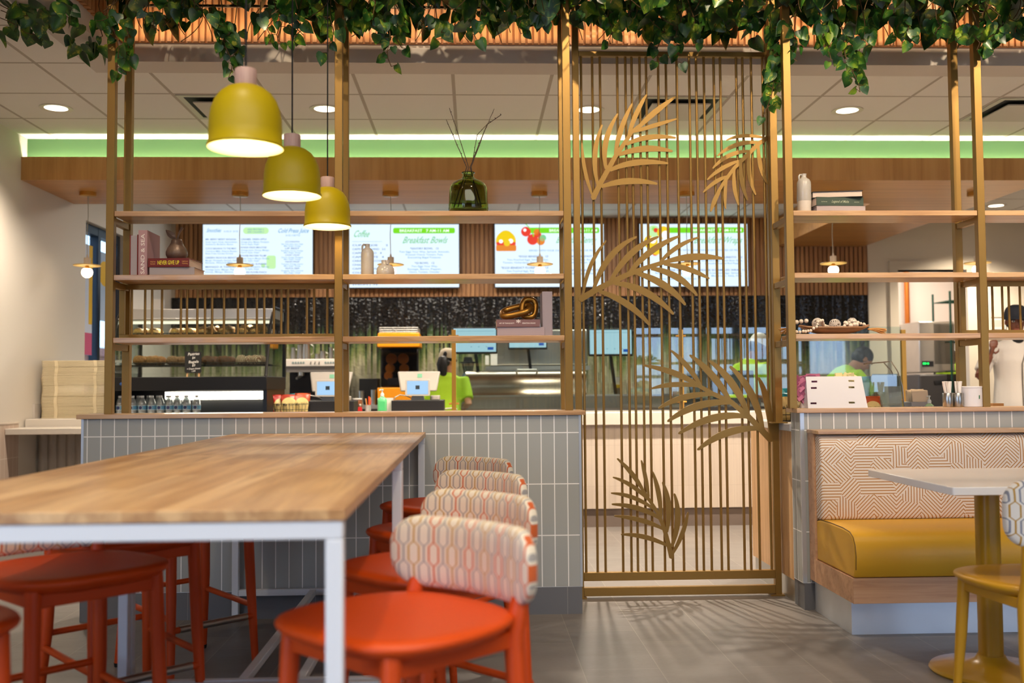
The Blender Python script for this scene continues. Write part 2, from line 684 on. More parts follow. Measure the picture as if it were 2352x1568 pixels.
m = MB()
m.box(WX, 8.2, 5.69, 7.70, CEIL, CEIL + 0.05)
m.box(WX, 8.2, 7.70, 13.4, CEIL, CEIL + 0.05)
m.box(WX, -2.14, -5.2, 5.69, CEIL, CEIL + 0.05)
struct(m.build('ceiling', ceil_mat()))
m = MB().box(-2.2, 8.2, -5.2, 5.75, TRAY_Z, TRAY_Z + 0.05)
struct(m.build('ceiling_coffer', mat('coffer_ceiling_paint', '#b9aea2', 0.7)))

# bulkhead around the raised coffer
m = MB()
m.box(-2.14, 8.2, 5.49, 5.69, 2.91, TRAY_Z)
m.box(-2.14, -1.935, -5.2, 5.49, 2.91, TRAY_Z)
struct(m.build('trim_1', BEAM)).name = 'trim_1'


def slat_profile(x0, x1, pitch, w, d, yb, yf):
    """Outline (seen from above) of a slatted board: backing at yb, slat faces at yf."""
    pts, x = [(x0, yb)], x0
    while x + pitch <= x1:
        pts += [(x + 0.001, d), (x + (pitch - w) / 2, d), (x + (pitch - w) / 2, yf), (x + (pitch + w) / 2, yf), (x + (pitch + w) / 2, d)]
        x += pitch
    pts += [(x1, d), (x1, yb)]
    return pts


struct(MB().prism(slat_profile(-1.93, 6.0, 0.036, 0.023, 5.475, 5.489, 5.455), 3.012, TRAY_Z, 'xy').build('wall_coffer_slats', SLATC, smooth=False))
m = MB()
for i in range(150):
    y = 5.44 - i * 0.05
    m.box(-1.934, -1.905, y - 0.034, y, 3.012, TRAY_Z)
struct(m.build('wall_coffer_side_slats', SLATC, smooth=False))

# left wall with a tall dark-framed window, tiled below
m = MB()
m.box(WX - 0.15, WX, 0.4, 8.87, 0, CEIL)
m.box(WX - 0.15, WX, -5.2, 0.4, 0, 0.35)
m.box(WX - 0.15, WX, -5.2, 0.4, 2.75, TRAY_Z)
for y in (-5.1, -3.4, -1.7, 0.34):
    m.box(WX - 0.15, WX, y - 0.06, y + 0.06, 0.35, 2.75)
m.box(WX - 0.15, WX, 9.86, 13.4, 0, CEIL)
m.box(WX - 0.15, WX, 8.87, 9.86, 2.60, CEIL)
m.box(WX - 0.15, WX, 8.87, 9.86, 0, 0.12)
struct(m.build('wall_left', WALL))
struct(MB().box(WX, WX + 0.01, 0.4, 7.6, 0.10, 0.862).build('wall_left_tiles', T_BEIGE))
struct(MB().box(WX, WX + 0.014, 0.4, 7.6, 0.862, 0.872).box(WX, WX + 0.016, 0.4, 7.6, 0, 0.10, 1).build('trim_2', [mat('beige_trim', '#e6d9cb', 0.4), mat('base_grey', '#77757a', 0.6)]))
NAVY = mat('navy_window_frame', '#17202e', 0.4, 0.2)
w = thing('window_1', None, None, (WX - 0.1, 9.36, 0.12), world=True)
w['kind'] = 'structure'
m = MB()
for y0, y1 in ((8.87, 8.95), (9.30, 9.36), (9.78, 9.86)):
    m.box(WX - 0.13, WX - 0.05, y0, y1, 0.12, 2.60)
for z0, z1 in ((0.12, 0.2), (2.52, 2.60)):
    m.box(WX - 0.128, WX - 0.052, 8.95, 9.78, z0, z1)
m.build('window_frame', NAVY, w)
MB().box(WX - 0.094, WX - 0.088, 8.95, 9.78, 0.2, 2.52).build('window_pane', PANE, w)
# the building and the street outside that window
o = MB().box(-9.2, -9.0, 12.0, 30.0, -0.5, 1.9).box(-9.3, -8.9, 12.0, 30.0, 1.9, 2.1).build('street_building', mat('red_brick_outside', '#9a6258', 0.8, var=0.2, vscale=2))
one(o, 'reddish low building seen through the left window', 'building')
o = MB().box(WX - 0.086, WX - 0.083, 8.97, 9.25, 1.42, 2.42).box(WX - 0.0829, WX - 0.082, 8.97, 9.25, 1.42, 1.62, 1).box(WX - 0.0829, WX - 0.082, 9.17, 9.25, 1.7, 2.42, 2).build('window_poster', [mat('poster_white', '#cfd6e8', 0.6), mat('poster_pink', '#c95a80', 0.6), mat('poster_yellow', '#e3b52a', 0.6)])
one(o, 'pale poster with yellow and pink edges inside the left window', 'poster')
o = MB().box(WX - 0.086, WX - 0.083, 9.40, 9.76, 1.75, 2.40).ball((WX - 0.083, 9.56, 2.2), (0.004, 0.16, 0.12), 16, 8, 1).build('window_poster', [mat('poster_blue', '#a9bcd6', 0.6), mat('poster_yellow', '#e3b52a', 0.6)])
one(o, 'pale blue poster with a yellow blob on the left window, half hidden by the post', 'poster')

# kitchen back wall: slats above, glazed mosaic below
struct(MB().box(-3.6, 4.56, BY, BY + 0.2, 0, CEIL).build('wall_back', CREAM))
struct(MB().prism(slat_profile(-3.36, 4.56, 0.052, 0.034, BY - 0.02, BY - 0.001, BY - 0.045), 2.13, CEIL - 0.002, 'xy').build('wall_back_slats', SLAT, smooth=False))


def mosaic():
    b = NB('black_to_green_mosaic')
    x, y, z = b.xyz()
    cw, rh = 0.022, 0.115
    ci = b.math('FLOOR', b.math('DIVIDE', x, cw))
    w1 = b.n.new('ShaderNodeTexWhiteNoise')
    w1.noise_dimensions = '1D'
    b.L.new(ci, w1.inputs['W'])
    r1 = w1.outputs['Value']
    v = b.comb(x, b.math('ADD', z, b.math('MULTIPLY', r1, rh)))
    ri = b.math('FLOOR', b.math('DIVIDE', b.math('ADD', z, b.math('MULTIPLY', r1, rh)), rh))
    w2 = b.n.new('ShaderNodeTexWhiteNoise')
    w2.noise_dimensions = '2D'
    b.L.new(b.comb(ci, ri), w2.inputs['Vector'])
    r2 = w2.outputs['Value']
    slow = b.noise(b.comb(b.math('MULTIPLY', x, 1.0), 0, 0), 9, 2)
    h = b.math('ADD', z, b.math('MULTIPLY', b.math('SUBTRACT', r1, 0.5), 0.34))
    h = b.math('ADD', h, b.math('MULTIPLY', b.math('SUBTRACT', slow, 0.5), 0.12))
    t = b.math('DIVIDE', b.math('SUBTRACT', h, 1.05), 0.85, clamp=True)
    col = b.ramp(t, [(0.0, '#b3ad92'), (0.30, '#a5a080'), (0.46, '#7c8650'), (0.60, '#455c36'), (0.72, '#20221b'), (0.86, '#151210')])
    col = b.mix(b.math('MULTIPLY', r2, 0.35), col, '#0f0e0c')
    # tiny joints and a slightly different tilt of every piece, so that lamps sparkle in them
    fx = b.math('FRACT', b.math('DIVIDE', x, cw))
    fz = b.math('FRACT', b.math('DIVIDE', b.math('ADD', z, b.math('MULTIPLY', r1, rh)), rh))
    lift = b.math('MULTIPLY', fx, b.math('SUBTRACT', r1, 0.5))
    lift = b.math('ADD', lift, b.math('MULTIPLY', b.math('MULTIPLY', fz, b.math('SUBTRACT', r2, 0.5)), 3.0))
    n = b.noise(None, 30, 2)
    b.bump(b.math('ADD', lift, b.math('MULTIPLY', n, 1.0)), 0.7, 0.014)
    return b.out(col, 0.10)


struct(MB().box(-3.40, 4.56, BY - 0.012, BY - 0.0005, 0, 2.13).build('wall_back_mosaic', mosaic()))
m = MB()
m.box(4.56, 4.89, BY - 0.03, BY + 0.2, 0, CEIL)
m.box(4.89, 5.72, BY - 0.03, BY + 0.2, 2.42, CEIL)
m.box(5.72, 8.2, BY - 0.03, BY + 0.2, 0, CEIL)
struct(m.build('wall_back_right', CREAM))
m = MB()
for x0, x1 in ((4.80, 4.90), (5.71, 5.98)):
    m.box(x0, x1, BY - 0.06, BY + 0.21, 0, 2.42)
m.box(4.80, 5.98, BY - 0.06, BY + 0.21, 2.42, 2.52)
struct(m.build('trim_3', mat('door_frame_paint', '#d8cbb6', 0.5)))
struct(MB().box(3.0, 8.2, 13.3, 13.5, 0, CEIL).build('wall_kitchen', PINKW))
struct(MB().box(8.0, 8.2, -5.2, 13.5, 0, TRAY_Z).build('wall_right', CREAM))
# front wall of the dining room behind the viewer: three large openings to the evening outside
m = MB()
m.box(-3.6, 3.3, -5.2, -5.0, 0, TRAY_Z)
m.box(3.3, 8.2, -5.2, -5.0, 0, 0.35)
m.box(3.3, 8.2, -5.2, -5.0, 2.75, TRAY_Z)
for x in (3.36, 4.1, 4.85, 5.6, 6.35, 7.1, 8.1):
    m.box(x - 0.06, x + 0.06, -5.2, -5.0, 0.35, 2.75)
m.box(3.3, 8.2, -5.15, -5.05, 1.25, 1.32)
struct(m.build('wall_front', mat('dark_window_wall', '#3a3833', 0.6)))

# green fascia over the canopy
struct(MB().box(WX, 8.2, 7.70, 7.75, 2.70, CEIL).build('wall_fascia', GREEN))

# oak canopy over the order counter, with a return along the right
m = MB()
m.box(WX, 8.0, 7.60, 7.625, 2.692, 2.868)
m.box(WX, 4.51, 7.625, 8.60, 2.692, 2.76, 1)
m.box(4.51, 8.0, 7.625, 7.8, 2.692, 2.76, 1)
m.box(3.50, 4.51, 8.60, BY - 0.05, 2.692, 2.76, 1)
m.box(3.50, 3.52, 8.60, BY - 0.05, 2.76, CEIL, 1)
m.box(4.49, 4.51, 7.8, BY - 0.05, 2.76, CEIL, 1)
m.box(WX, 3.50, 8.58, 8.60, 2.76, CEIL, 1)
o = m.build('timber_canopy', [CANOPY, CANOPY_U])
one(o, 'warm oak canopy hanging over the order counter below the green fascia', 'canopy')
o['kind'] = 'structure'
o.name = 'beam_canopy'

# ------------------------------------------------------------------ half-height tiled walls
def pony(name, x0, x1, tm, end=None, y1=5.10):
    m = MB()
    m.box(x0 + 0.006, x1 - 0.006, 4.90, y1, 0.13, 0.966, 0)
    m.box(x0 + 0.004, x1 - 0.004, 4.894, y1 + 0.004, 0, 0.13, 1)
    m.box(x0, x0 + 0.012, 4.898, y1, 0.13, 0.966, 2)
    m.box(x1 - 0.012, x1, 4.898, y1, 0.13, 0.966, 2)
    m.box(x0 + 0.012, x1 - 0.012, 4.8985, 4.90, 0.128, 0.132, 2)
    o = m.build(name, [tm, T_BASE, TRIM], smooth=False)
    return struct(o)


pony('wall_half_left', -1.895, 0.525, T_GREY_F)
m = MB()
m.box(1.626, 6.0, 4.90, 5.04, 0.13, 0.966, 0)
m.box(1.618, 6.0, 4.894, 5.044, 0, 0.13, 1)
m.box(1.614, 1.626, 4.912, 5.04, 0.13, 0.966, 3)
m.box(1.614, 1.634, 4.897, 4.9125, 0.13, 0.966, 2)
struct(m.build('wall_half_right', [T_GREY_R, T_BASE, TRIM, T_GREY_S], smooth=False))
o = MB().box(-1.915, 0.545, 4.885, 5.12, 0.966, 0.988).build('wall_ledge', MAPLE, bevel=0.002)
one(o, 'maple board capping the left tiled half wall', 'ledge')
o = MB().box(1.595, 6.0, 4.885, 5.06, 0.966, 0.988).build('wall_ledge', MAPLE, bevel=0.002)
one(o, 'maple board capping the tiled half wall behind the booth', 'ledge')

# ------------------------------------------------------------------ ceiling fittings
LENS = mat('downlight_lens', '#ffffff', 0.4, emit='#ffe9c8', estr=7.0)
RIM = mat('downlight_rim', '#e9e2d6', 0.35, 0.2)


def downlight():
    t = thing('recessed_downlight', '', 'downlight')
    MB().lathe([(0.075, -0.001), (0.108, -0.001), (0.108, -0.007), (0.075, -0.004)], n=32, cap=False).build('rim', RIM, t)
    MB().lathe([(0.0, -0.003), (0.076, -0.003)], n=32).build('lens', LENS, t)
    return t


dl = downlight()
dlab = ['round downlight in the ceiling at the left, above the paper tray stack', 'round downlight in the ceiling above the second menu screen, beside the middle pole',
        'round downlight in the ceiling seen behind the bars of the leaf screen', 'round downlight in the ceiling right of the leaf screen, above the white jug',
        'round downlight in the ceiling at the far right, cut by the frame', 'round downlight over the kitchen, hidden by the canopy at the left', 'round downlight over the kitchen, hidden by the canopy in the middle',
        'round downlight over the kitchen, hidden by the canopy at the right', 'small far downlight in the kitchen ceiling at the right, beyond the canopy']
for i, (x, y) in enumerate(DOWNLIGHTS):
    if i in (4, 5, 6, 7):
        continue
    o = dl if i == 0 else dup(dl)
    o.location = (x, y, CEIL)
    o['label'] = dlab[i]
    o['group'] = 'recessed ceiling downlights'


def diffuser(cx, cy, label):
    t = thing('air_diffuser', label, 'air vent', (cx, cy, CEIL), group='square ceiling air vents')
    m = MB()
    a, b = 0.29, 0.22
    for s0, s1, z0, z1 in ((a, b, -0.004, -0.03),):
        pass
    m.loft([[(x * a, y * a, -0.002) for x, y in ((-1, -1), (1, -1), (1, 1), (-1, 1))], [(x * a, y * a, -0.006) for x, y in ((-1, -1), (1, -1), (1, 1), (-1, 1))],
            [(x * 0.25, y * 0.25, -0.006) for x, y in ((-1, -1), (1, -1), (1, 1), (-1, 1))], [(x * 0.25, y * 0.25, -0.002) for x, y in ((-1, -1), (1, -1), (1, 1), (-1, 1))]], caps=False)
    m.build('frame', mat('vent_frame', '#cfcfbf', 0.4), t)
    MB().box(-0.25, 0.25, -0.25, 0.25, -0.003, -0.001).build('duct_opening', DARKER, t)
    MB().box(-0.20, 0.20, -0.20, 0.20, -0.028, -0.02).build('centre_plate', mat('vent_plate', '#d6cfc4', 0.5), t)
    return t


diffuser(-0.12 - 0.613 * 2.5, 5.89 + 0.613 * 1.5, 'square air vent in the ceiling behind the largest yellow lamp')
diffuser(-0.12 + 0.613 * 2.5, 5.89 + 0.613 * 1.5, 'square air vent in the ceiling behind the leaf screen')
diffuser(-0.12 + 0.613 * 6.5, 5.89 + 0.613 * 1.5, 'square air vent in the ceiling at the far right edge')

# counter-top line and dark corner where the left counter stands
QUARTZ = mat('pale_quartz', '#d5ccc0', 0.3)
t = thing('condiment_counter', 'pale stone shelf with a raised back tier against the left wall', 'counter', (-3.0, 7.9, 0), world=True)
MB().box(WX + 0.012, -2.45, 7.38, 7.69, 0.783, 0.828).build('shelf_slab', QUARTZ, t, bevel=0.004)
MB().box(WX + 0.012, -2.83, 7.70, 8.55, 0.783, 0.886).build('upper_tier', QUARTZ, t, bevel=0.004)
MB().box(WX + 0.001, WX + 0.02, 7.85, 8.6, 0.887, 1.0).build('side_splash', mat('pale_quartz_splash', '#c3bab0', 0.35), t)
m = MB()
xs = [WX + 0.02 + 0.07 * i for i in range(9)]
prof = []
for i in range(8 * 6 + 1):
    x = xs[0] + 0.07 * i / 6
    prof.append((x, 7.92 - 0.022 * abs(math.sin(PI * i / 6))))
prof += [(prof[-1][0], 7.98), (prof[0][0], 7.98)]
m.prism(prof, 0.02, 0.775, 'xy')
m.build('fluted_front', mat('fluted_beige_panel', '#b3aaa0', 0.55), t)

# ------------------------------------------------------------------ high table: two five-foot tables end to end
def plank_mat():
    b = NB('butcher_block')
    x, y, z = b.xyz()
    v = b.comb(y, x)
    q = b.n.new('ShaderNodeTexBrick')
    q.offset, q.offset_frequency = 0.37, 2
    for k, val in (('Scale', 1.0), ('Brick Width', 0.95), ('Row Height', 0.062), ('Mortar Size', 0.0), ('Bias', 0.0)):
        q.inputs[k].default_value = val
    q.inputs['Color1'].default_value = (0, 0, 0, 1)
    q.inputs['Color2'].default_value = (1, 1, 1, 1)
    b.L.new(v, q.inputs['Vector'])
    g = b.noise(b.mapping(scale=(16, 1.1, 16)), 1.5, 6, 0.6, 0.7)
    base = b.ramp(q.outputs['Color'], [(0.0, '#bb8d5c'), (0.35, '#d3a874'), (0.7, '#dfb886'), (1.0, '#c79a66')])
    col = b.mix(b.math('MULTIPLY', b.math('SUBTRACT', 0.62, g, clamp=True), 2.2, clamp=True), base, '#8a5a33')
    b.bump(g, 0.03, 0.001)
    return b.out(col, 0.36, 0, 0.0)


PLANK = plank_mat()


def high_table(label, y0, y1):
    x0, x1 = -1.165, -0.237
    t = thing('high_table', label, 'table', ((x0 + x1) / 2, (y0 + y1) / 2, 0), group='high tables placed end to end', world=True)
    MB().box(x0, x1, y0, y1, 0.867, 0.889).build('table_top', PLANK, t, bevel=0.002)
    m = MB()
    fr = 0.032
    for a in (y0 + 0.004, y1 - 0.004 - fr):
        m.box(x0 + 0.004, x1 - 0.004, a, a + fr, 0.833, 0.8665)
    for a in (-0.79, -0.60):
        m.box(a, a + 0.03, y0 + 0.004 + fr, y1 - 0.004 - fr, 0.845, 0.8665)
    m.build('top_frame', WHITEM, t, bevel=0.003)
    for a in (x0 + 0.004, x1 - 0.004 - fr):
        for c in (y0 + 0.004, y1 - 0.004 - fr):
            l = MB().box(a, a + fr, c, c + fr, 0.012, 0.833).build('leg', WHITEM, t, bevel=0.003)
            MB().box(a + 0.004, a + fr - 0.004, c + 0.004, c + fr - 0.004, 0, 0.012).build('foot', DARKER, l)
    for c in (y0 + 0.004, y1 - 0.004 - fr):
        MB().box(x0 + 0.036, x1 - 0.036, c + 0.002, c + fr - 0.002, 0.118, 0.148).build('stretcher', WHITEM, t, bevel=0.002)
    for a in (-0.79, -0.60):
        MB().box(a, a + 0.03, y0 + 0.034, y1 - 0.034, 0.12, 0.146).build('stretcher', WHITEM, t, bevel=0.002)
    return t


high_table('near high table with a butcher block top and white steel frame', 1.84, 3.358)
high_table('far high table with a butcher block top, touching the grey tiled wall', 3.362, 4.884)


# ------------------------------------------------------------------ stools and the yellow chair
def hexcloth(name, bgc, c1, c2, c3, p=0.0265, h=0.09):
    b = NB(name)
    x, y, z = b.xyz()
    ku = b.math('DIVIDE', x, p)
    k = b.math('ROUND', ku)
    odd = b.math('ABSOLUTE', b.math('MODULO', k, 2.0))
    four = b.math('ABSOLUTE', b.math('MODULO', b.math('ADD', k, 40.0), 4.0))

    def line(kk):
        du = b.math('ABSOLUTE', b.math('SUBTRACT', ku, kk))
        o = b.math('ABSOLUTE', b.math('MODULO', kk, 2.0))
        t = b.math('FRACT', b.math('ADD', b.math('ADD', b.math('DIVIDE', z, h), b.math('MULTIPLY', o, 0.5)), 20.0))
        tri = b.math('MULTIPLY', b.math('ABSOLUTE', b.math('SUBTRACT', t, 0.5)), 2.0)
        a = b.math('MULTIPLY', b.math('DIVIDE', b.math('SUBTRACT', tri, 0.38), 0.24, clamp=True), 0.50)
        d = b.math('ABSOLUTE', b.math('SUBTRACT', du, a))
        return b.math('LESS_THAN', d, 0.092)
    l0, l1, l2 = line(k), line(b.math('ADD', k, 1.0)), line(b.math('SUBTRACT', k, 1.0))

    def colour(kk):
        o = b.math('ABSOLUTE', b.math('MODULO', kk, 2.0))
        f = b.math('GREATER_THAN', b.math('ABSOLUTE', b.math('MODULO', b.math('ADD', kk, 40.0), 4.0)), 1.5)
        return b.mix(o, b.mix(f, c1, c2), c3)
    weave = b.noise(None, 700, 2)
    bg_ = b.mix(b.math('MULTIPLY', weave, 0.35), bgc, '#c6b594')
    col = b.mix(l2, bg_, colour(b.math('SUBTRACT', k, 1.0)))
    col = b.mix(l1, col, colour(b.math('ADD', k, 1.0)))
    col = b.mix(l0, col, colour(k))
    b.bump(weave, 0.15, 0.001)
    b.b.inputs['Sheen Weight'].default_value = 0.2
    return b.out(col, 0.85)


CLOTH_O = hexcloth('hexagon_chain_cloth', '#eadfca', '#cc5c20', '#bd9138', '#9f9a95')
CLOTH_B = hexcloth('hexagon_chain_cloth_cool', '#e2ddd4', '#b08636', '#ab8a3e', '#7f818c', 0.026, 0.1)
ORANGE = mat('orange_lacquer', '#cc4603', 0.5)
MUSTARD = mat('mustard_lacquer', '#c9931c', 0.42, coat=0.15)
FOOTM = mat('footrest_metal', '#a9a49c', 0.35, 0.9)


def superell(a, b_, p, n):
    out = []
    for i in range(n):
        t = 2 * PI * i / n
        c, s = math.cos(t), math.sin(t)
        out.append((a * abs(c) ** (2 / p) * (1 if c > 0 else -1), b_ * abs(s) ** (2 / p) * (1 if s > 0 else -1)))
    return out


def seat_geo(m, zt, a=0.235, b_=0.222):
    n = 48
    rings = []
    for k, dz in ((0.05, -0.010), (0.5, -0.008), (0.8, -0.002), (0.93, -0.0005), (0.985, -0.006), (1.0, -0.013), (0.985, -0.021), (0.9, -0.036), (0.70, -0.050), (0.05, -0.054)):
        r = []
        for x, y in superell(a * k, b_ * k, 3.0 if k > 0.6 else 2.2, n):
            taper = 1.0 - 0.10 * max(0, y / b_)
            r.append((x * taper, y, zt + dz))
        rings.append(r)
    m.loft(list(reversed(rings)))
    return m


def backrest_geo(w, H, t, y0, z0, k=1.1, r=0.07, n=28, q=14):
    m = MB()
    rings = []
    for i in range(n + 1):
        u = -1 + 2 * i / n
        x = (w / 2) * math.sin(u * PI / 2)
        e = max(0.0, abs(x) - (w / 2 - r))
        h = H / 2 - r + math.sqrt(max(0.0, r * r - e * e))
        tt = t * (0.35 + 0.65 * math.sqrt(max(0.0, 1 - (e / r) ** 2 * 0.98))) if e > 0 else t
        ring = []
        for j in range(q * 2):
            a = 2 * PI * j / (q * 2)
            c, s = math.cos(a), math.sin(a)
            yy = tt / 2 * abs(c) ** 0.55 * (1 if c > 0 else -1)
            zz = h * abs(s) ** 0.5 * (1 if s > 0 else -1)
            ring.append((x, y0 - k * x * x + yy, z0 + zz))
        rings.append(ring)
    m.loft(rings)
    return m


def make_stool(name, label, cat, lac, cloth, seat_z, back_z, back_h=0.165):
    t = thing(name, label, cat)
    seat_geo(MB(), seat_z).build('seat', lac, t, sharp=60)
    backrest_geo(0.455, back_h, 0.05, 0.235, back_z).build('backrest', cloth, t, sharp=70)
    s = seat_z
    for sx_ in (-1, 1):
        l = MB().tube([(sx_ * 0.165, -0.15, s - 0.03), (sx_ * 0.172, -0.165, s * 0.5), (sx_ * 0.182, -0.185, 0.014)], [0.021, 0.0195, 0.0135], 14).build('leg', lac, t)
        MB().cyl((sx_ * 0.1822, -0.1853, 0), (sx_ * 0.182, -0.185, 0.016), 0.012, 0.0145, 12).build('foot', DARKER, l)
        l = MB().tube([(sx_ * 0.168, 0.215, back_z + 0.01), (sx_ * 0.168, 0.20, s + 0.02), (sx_ * 0.167, 0.18, s - 0.05), (sx_ * 0.175, 0.19, s * 0.5), (sx_ * 0.19, 0.225, 0.014)],
                      [0.016, 0.02, 0.022, 0.02, 0.0135], 14).build('leg', lac, t)
        MB().cyl((sx_ * 0.1903, 0.2255, 0), (sx_ * 0.19, 0.225, 0.016), 0.012, 0.0145, 12).build('foot', DARKER, l)
    m = MB()
    for sx_ in (-1, 1):
        m.bar((sx_ * 0.163, -0.15, s - 0.058), (sx_ * 0.163, 0.165, s - 0.058), 0.022, 0.036)
    m.bar((-0.165, -0.15, s - 0.058), (0.165, -0.15, s - 0.058), 0.022, 0.036)
    m.bar((-0.165, 0.165, s - 0.058), (0.165, 0.165, s - 0.058), 0.022, 0.036)
    m.build('seat_frame', lac, t, bevel=0.004)
    if seat_z > 0.55:
        for sx_ in (-1, 1):
            MB().cyl((sx_ * 0.177, -0.174, 0.24), (sx_ * 0.182, 0.208, 0.26), 0.0115, n=12).build('stretcher', lac, t)
        MB().cyl((-0.182, 0.208, 0.30), (0.182, 0.208, 0.30), 0.011, n=12).build('stretcher', lac, t)
        f = MB().cyl((-0.18, -0.177, 0.20), (0.18, -0.177, 0.20), 0.0125, n=12).build('footrest', lac, t)
        MB().cyl((-0.145, -0.1775, 0.201), (0.145, -0.1775, 0.201), 0.0138, n=14).build('metal_sleeve', FOOTM, f)
    return t


st = make_stool('bar_stool', '', 'stool', ORANGE, CLOTH_O, 0.634, 0.724)
stools = [((-0.165, 2.13), -46, 'nearest orange stool with a patterned backrest, at the near right corner of the table'),
          ((-0.125, 2.74), -46, 'second orange stool from the front on the right side of the table'),
          ((-0.115, 3.42), -47, 'third orange stool from the front on the right side of the table'),
          ((-0.135, 4.14), -44, 'orange stool on the right side of the table closest to the tiled wall'),
          ((-1.215, 2.13), 45, 'orange stool cut off at the lower left corner of the picture'),
          ((-1.105, 2.80), 46, 'large orange stool behind the white table leg at the left, second from the front'),
          ((-1.16, 3.38), 44, 'third orange stool along the left side of the table, with a metal footrest'),
          ((-1.14, 4.08), 45, 'orange stool on the left side of the table closest to the tiled wall')]
for i, ((x, y), a, lab) in enumerate(stools):
    o = st if i == 0 else dup(st)
    o.location = (x, y, 0)
    o.rotation_euler = (0, 0, math.radians(a))
    o['label'] = lab
    o['group'] = 'orange stools around the high tables'
ch = make_stool('dining_chair', 'mustard yellow chair with a patterned back, cut by the right edge of the picture', 'chair', MUSTARD, CLOTH_B, 0.455, 0.69, 0.22)
ch.location = (1.905, 3.36, 0)
ch.rotation_euler = (0, 0, math.radians(186))

# ------------------------------------------------------------------ small white table on a mustard pedestal
t = thing('pedestal_table', 'small white square table on a mustard pedestal in front of the booth', 'table', (1.975, 3.78, 0), world=True)
MB().prism(rrect(0.66, 0.75, 0.012, 3, 1.975, 3.765), 0.722, 0.75, 'xy').build('table_top', mat('white_laminate', '#f2eee8', 0.16, coat=0.3), t, bevel=0.002)
PYEL = mat('mustard_powder_coat', '#ad8113', 0.33, coat=0.2)
MB().prism(rrect(0.082, 0.082, 0.03, 5, 1.975, 3.80), 0.045, 0.722, 'xy').build('pedestal', PYEL, t)
MB().lathe([(0.218, 0.0), (0.224, 0.008), (0.218, 0.018), (0.16, 0.028), (0.09, 0.036), (0.06, 0.052), (0.05, 0.07)], (1.975, 3.80, 0), 48).build('base', PYEL, t)


# ------------------------------------------------------------------ booth
def maze():
    b = NB('maze_line_cloth')
    x, y, z = b.xyz()
    v = b.comb(x, b.math('ADD', z, b.math('MULTIPLY', y, 0.6)))
    q = b.n.new('ShaderNodeTexVoronoi')
    q.voronoi_dimensions = '2D'
    q.distance = 'EUCLIDEAN'
    q.inputs['Scale'].default_value = 11.0
    q.inputs['Randomness'].default_value = 0.85
    b.L.new(v, q.inputs['Vector'])
    r = b.n.new('ShaderNodeSeparateColor')
    b.L.new(q.outputs['Color'], r.inputs[0])
    ang = b.math('MULTIPLY', b.math('FLOOR', b.math('MULTIPLY', r.outputs[0], 3.999)), PI / 4)
    xx, zz, _ = b.xyz(v)
    s = b.math('ADD', b.math('MULTIPLY', xx, b.math('COSINE', ang)), b.math('MULTIPLY', zz, b.math('SINE', ang)))
    # fold the lines of every second patch into chevrons
    s2 = b.math('ADD', b.math('MULTIPLY', b.math('ABSOLUTE', b.math('SUBTRACT', b.math('FRACT', b.math('MULTIPLY', xx, 4.6)), 0.5)), 0.217), b.math('MULTIPLY', zz, 1.0))
    fold = b.math('GREATER_THAN', r.outputs[1], 0.62)
    s = b.math('ADD', b.math('MULTIPLY', s, b.math('SUBTRACT', 1.0, fold)), b.math('MULTIPLY', b.math('MULTIPLY', s2, 0.75), fold))
    f = b.math('FRACT', b.math('ADD', b.math('DIVIDE', s, 0.0138), 100.0))
    ln = b.math('LESS_THAN', b.math('ABSOLUTE', b.math('SUBTRACT', f, 0.5)), 0.16)
    blank = b.math('GREATER_THAN', r.outputs[2], 0.04)
    ln = b.math('MULTIPLY', ln, blank)
    return b.out(b.mix(ln, '#e6dacd', '#b27a35'), 0.7)


MAZE = maze()
VINYL = mat('mustard_vinyl', '#dba62c', 0.42, bump=0.04, bscale=350)
bx0, bx1 = 1.645, 4.6
t = thing('booth_bench', 'long booth bench with a mustard seat and line-patterned back against the tiled wall', 'bench', (3.1, 4.6, 0), world=True)
MB().box(bx0 + 0.02, bx1, 4.405, 4.875, 0, 0.152).build('plinth', mat('brushed_kick_metal', '#dfe4ea', 0.5, 0.95, var=0.08, vscale=5), t)
BOXW = wood('booth_wood', '#cfa078', '#b78660', 'x', 0.4, 1.0, '#d6aa84', 0.4)
MB().box(bx0, bx1, 4.325, 4.885, 0.152, 0.262).build('seat_box', BOXW, t, bevel=0.001)
MB().box(bx0, bx1, 4.80, 4.885, 0.262, 0.868).build('back_panel', BOXW, t, bevel=0.001)
MB().box(bx0 - 0.004, bx1, 4.72, 4.887, 0.868, 0.886).build('top_cap', MAPLE, t, bevel=0.002)
prof = [(4.325, 0.264), (4.308, 0.30), (4.304, 0.36), (4.312, 0.405), (4.332, 0.437), (4.37, 0.456), (4.45, 0.463), (4.6, 0.464), (4.74, 0.460), (4.79, 0.45), (4.79, 0.264)]
cu = MB().prism(prof, bx0 + 0.004, bx1, 'yz').build('seat_cushion', VINYL, t, sharp=50, bevel=0.008, seg=3)
MB().tube([(bx0 + 0.007, y, z + 0.001) for y, z in prof[1:-1]], 0.0018, 6).build('piping', mat('piping_brown', '#6d4d18', 0.6), cu)
bm_ = MB()
pr = [(4.80, 0.455), (4.735, 0.46), (4.722, 0.48), (4.718, 0.60), (4.718, 0.78), (4.724, 0.83), (4.738, 0.853), (4.765, 0.864), (4.80, 0.866)]
bm_.prism(pr, bx0 + 0.006, bx1, 'yz').build('back_cushion', MAZE, t, sharp=60, bevel=0.012, seg=3)


# ------------------------------------------------------------------ open shelving on the half walls
PW = 0.038


def post(m, x, y, z0, z1):
    m.box(x - PW / 2, x + PW / 2, y - PW / 2, y + PW / 2, z0, z1)


SH_Z = (1.983, 1.668, 1.360)      # tops of the boards


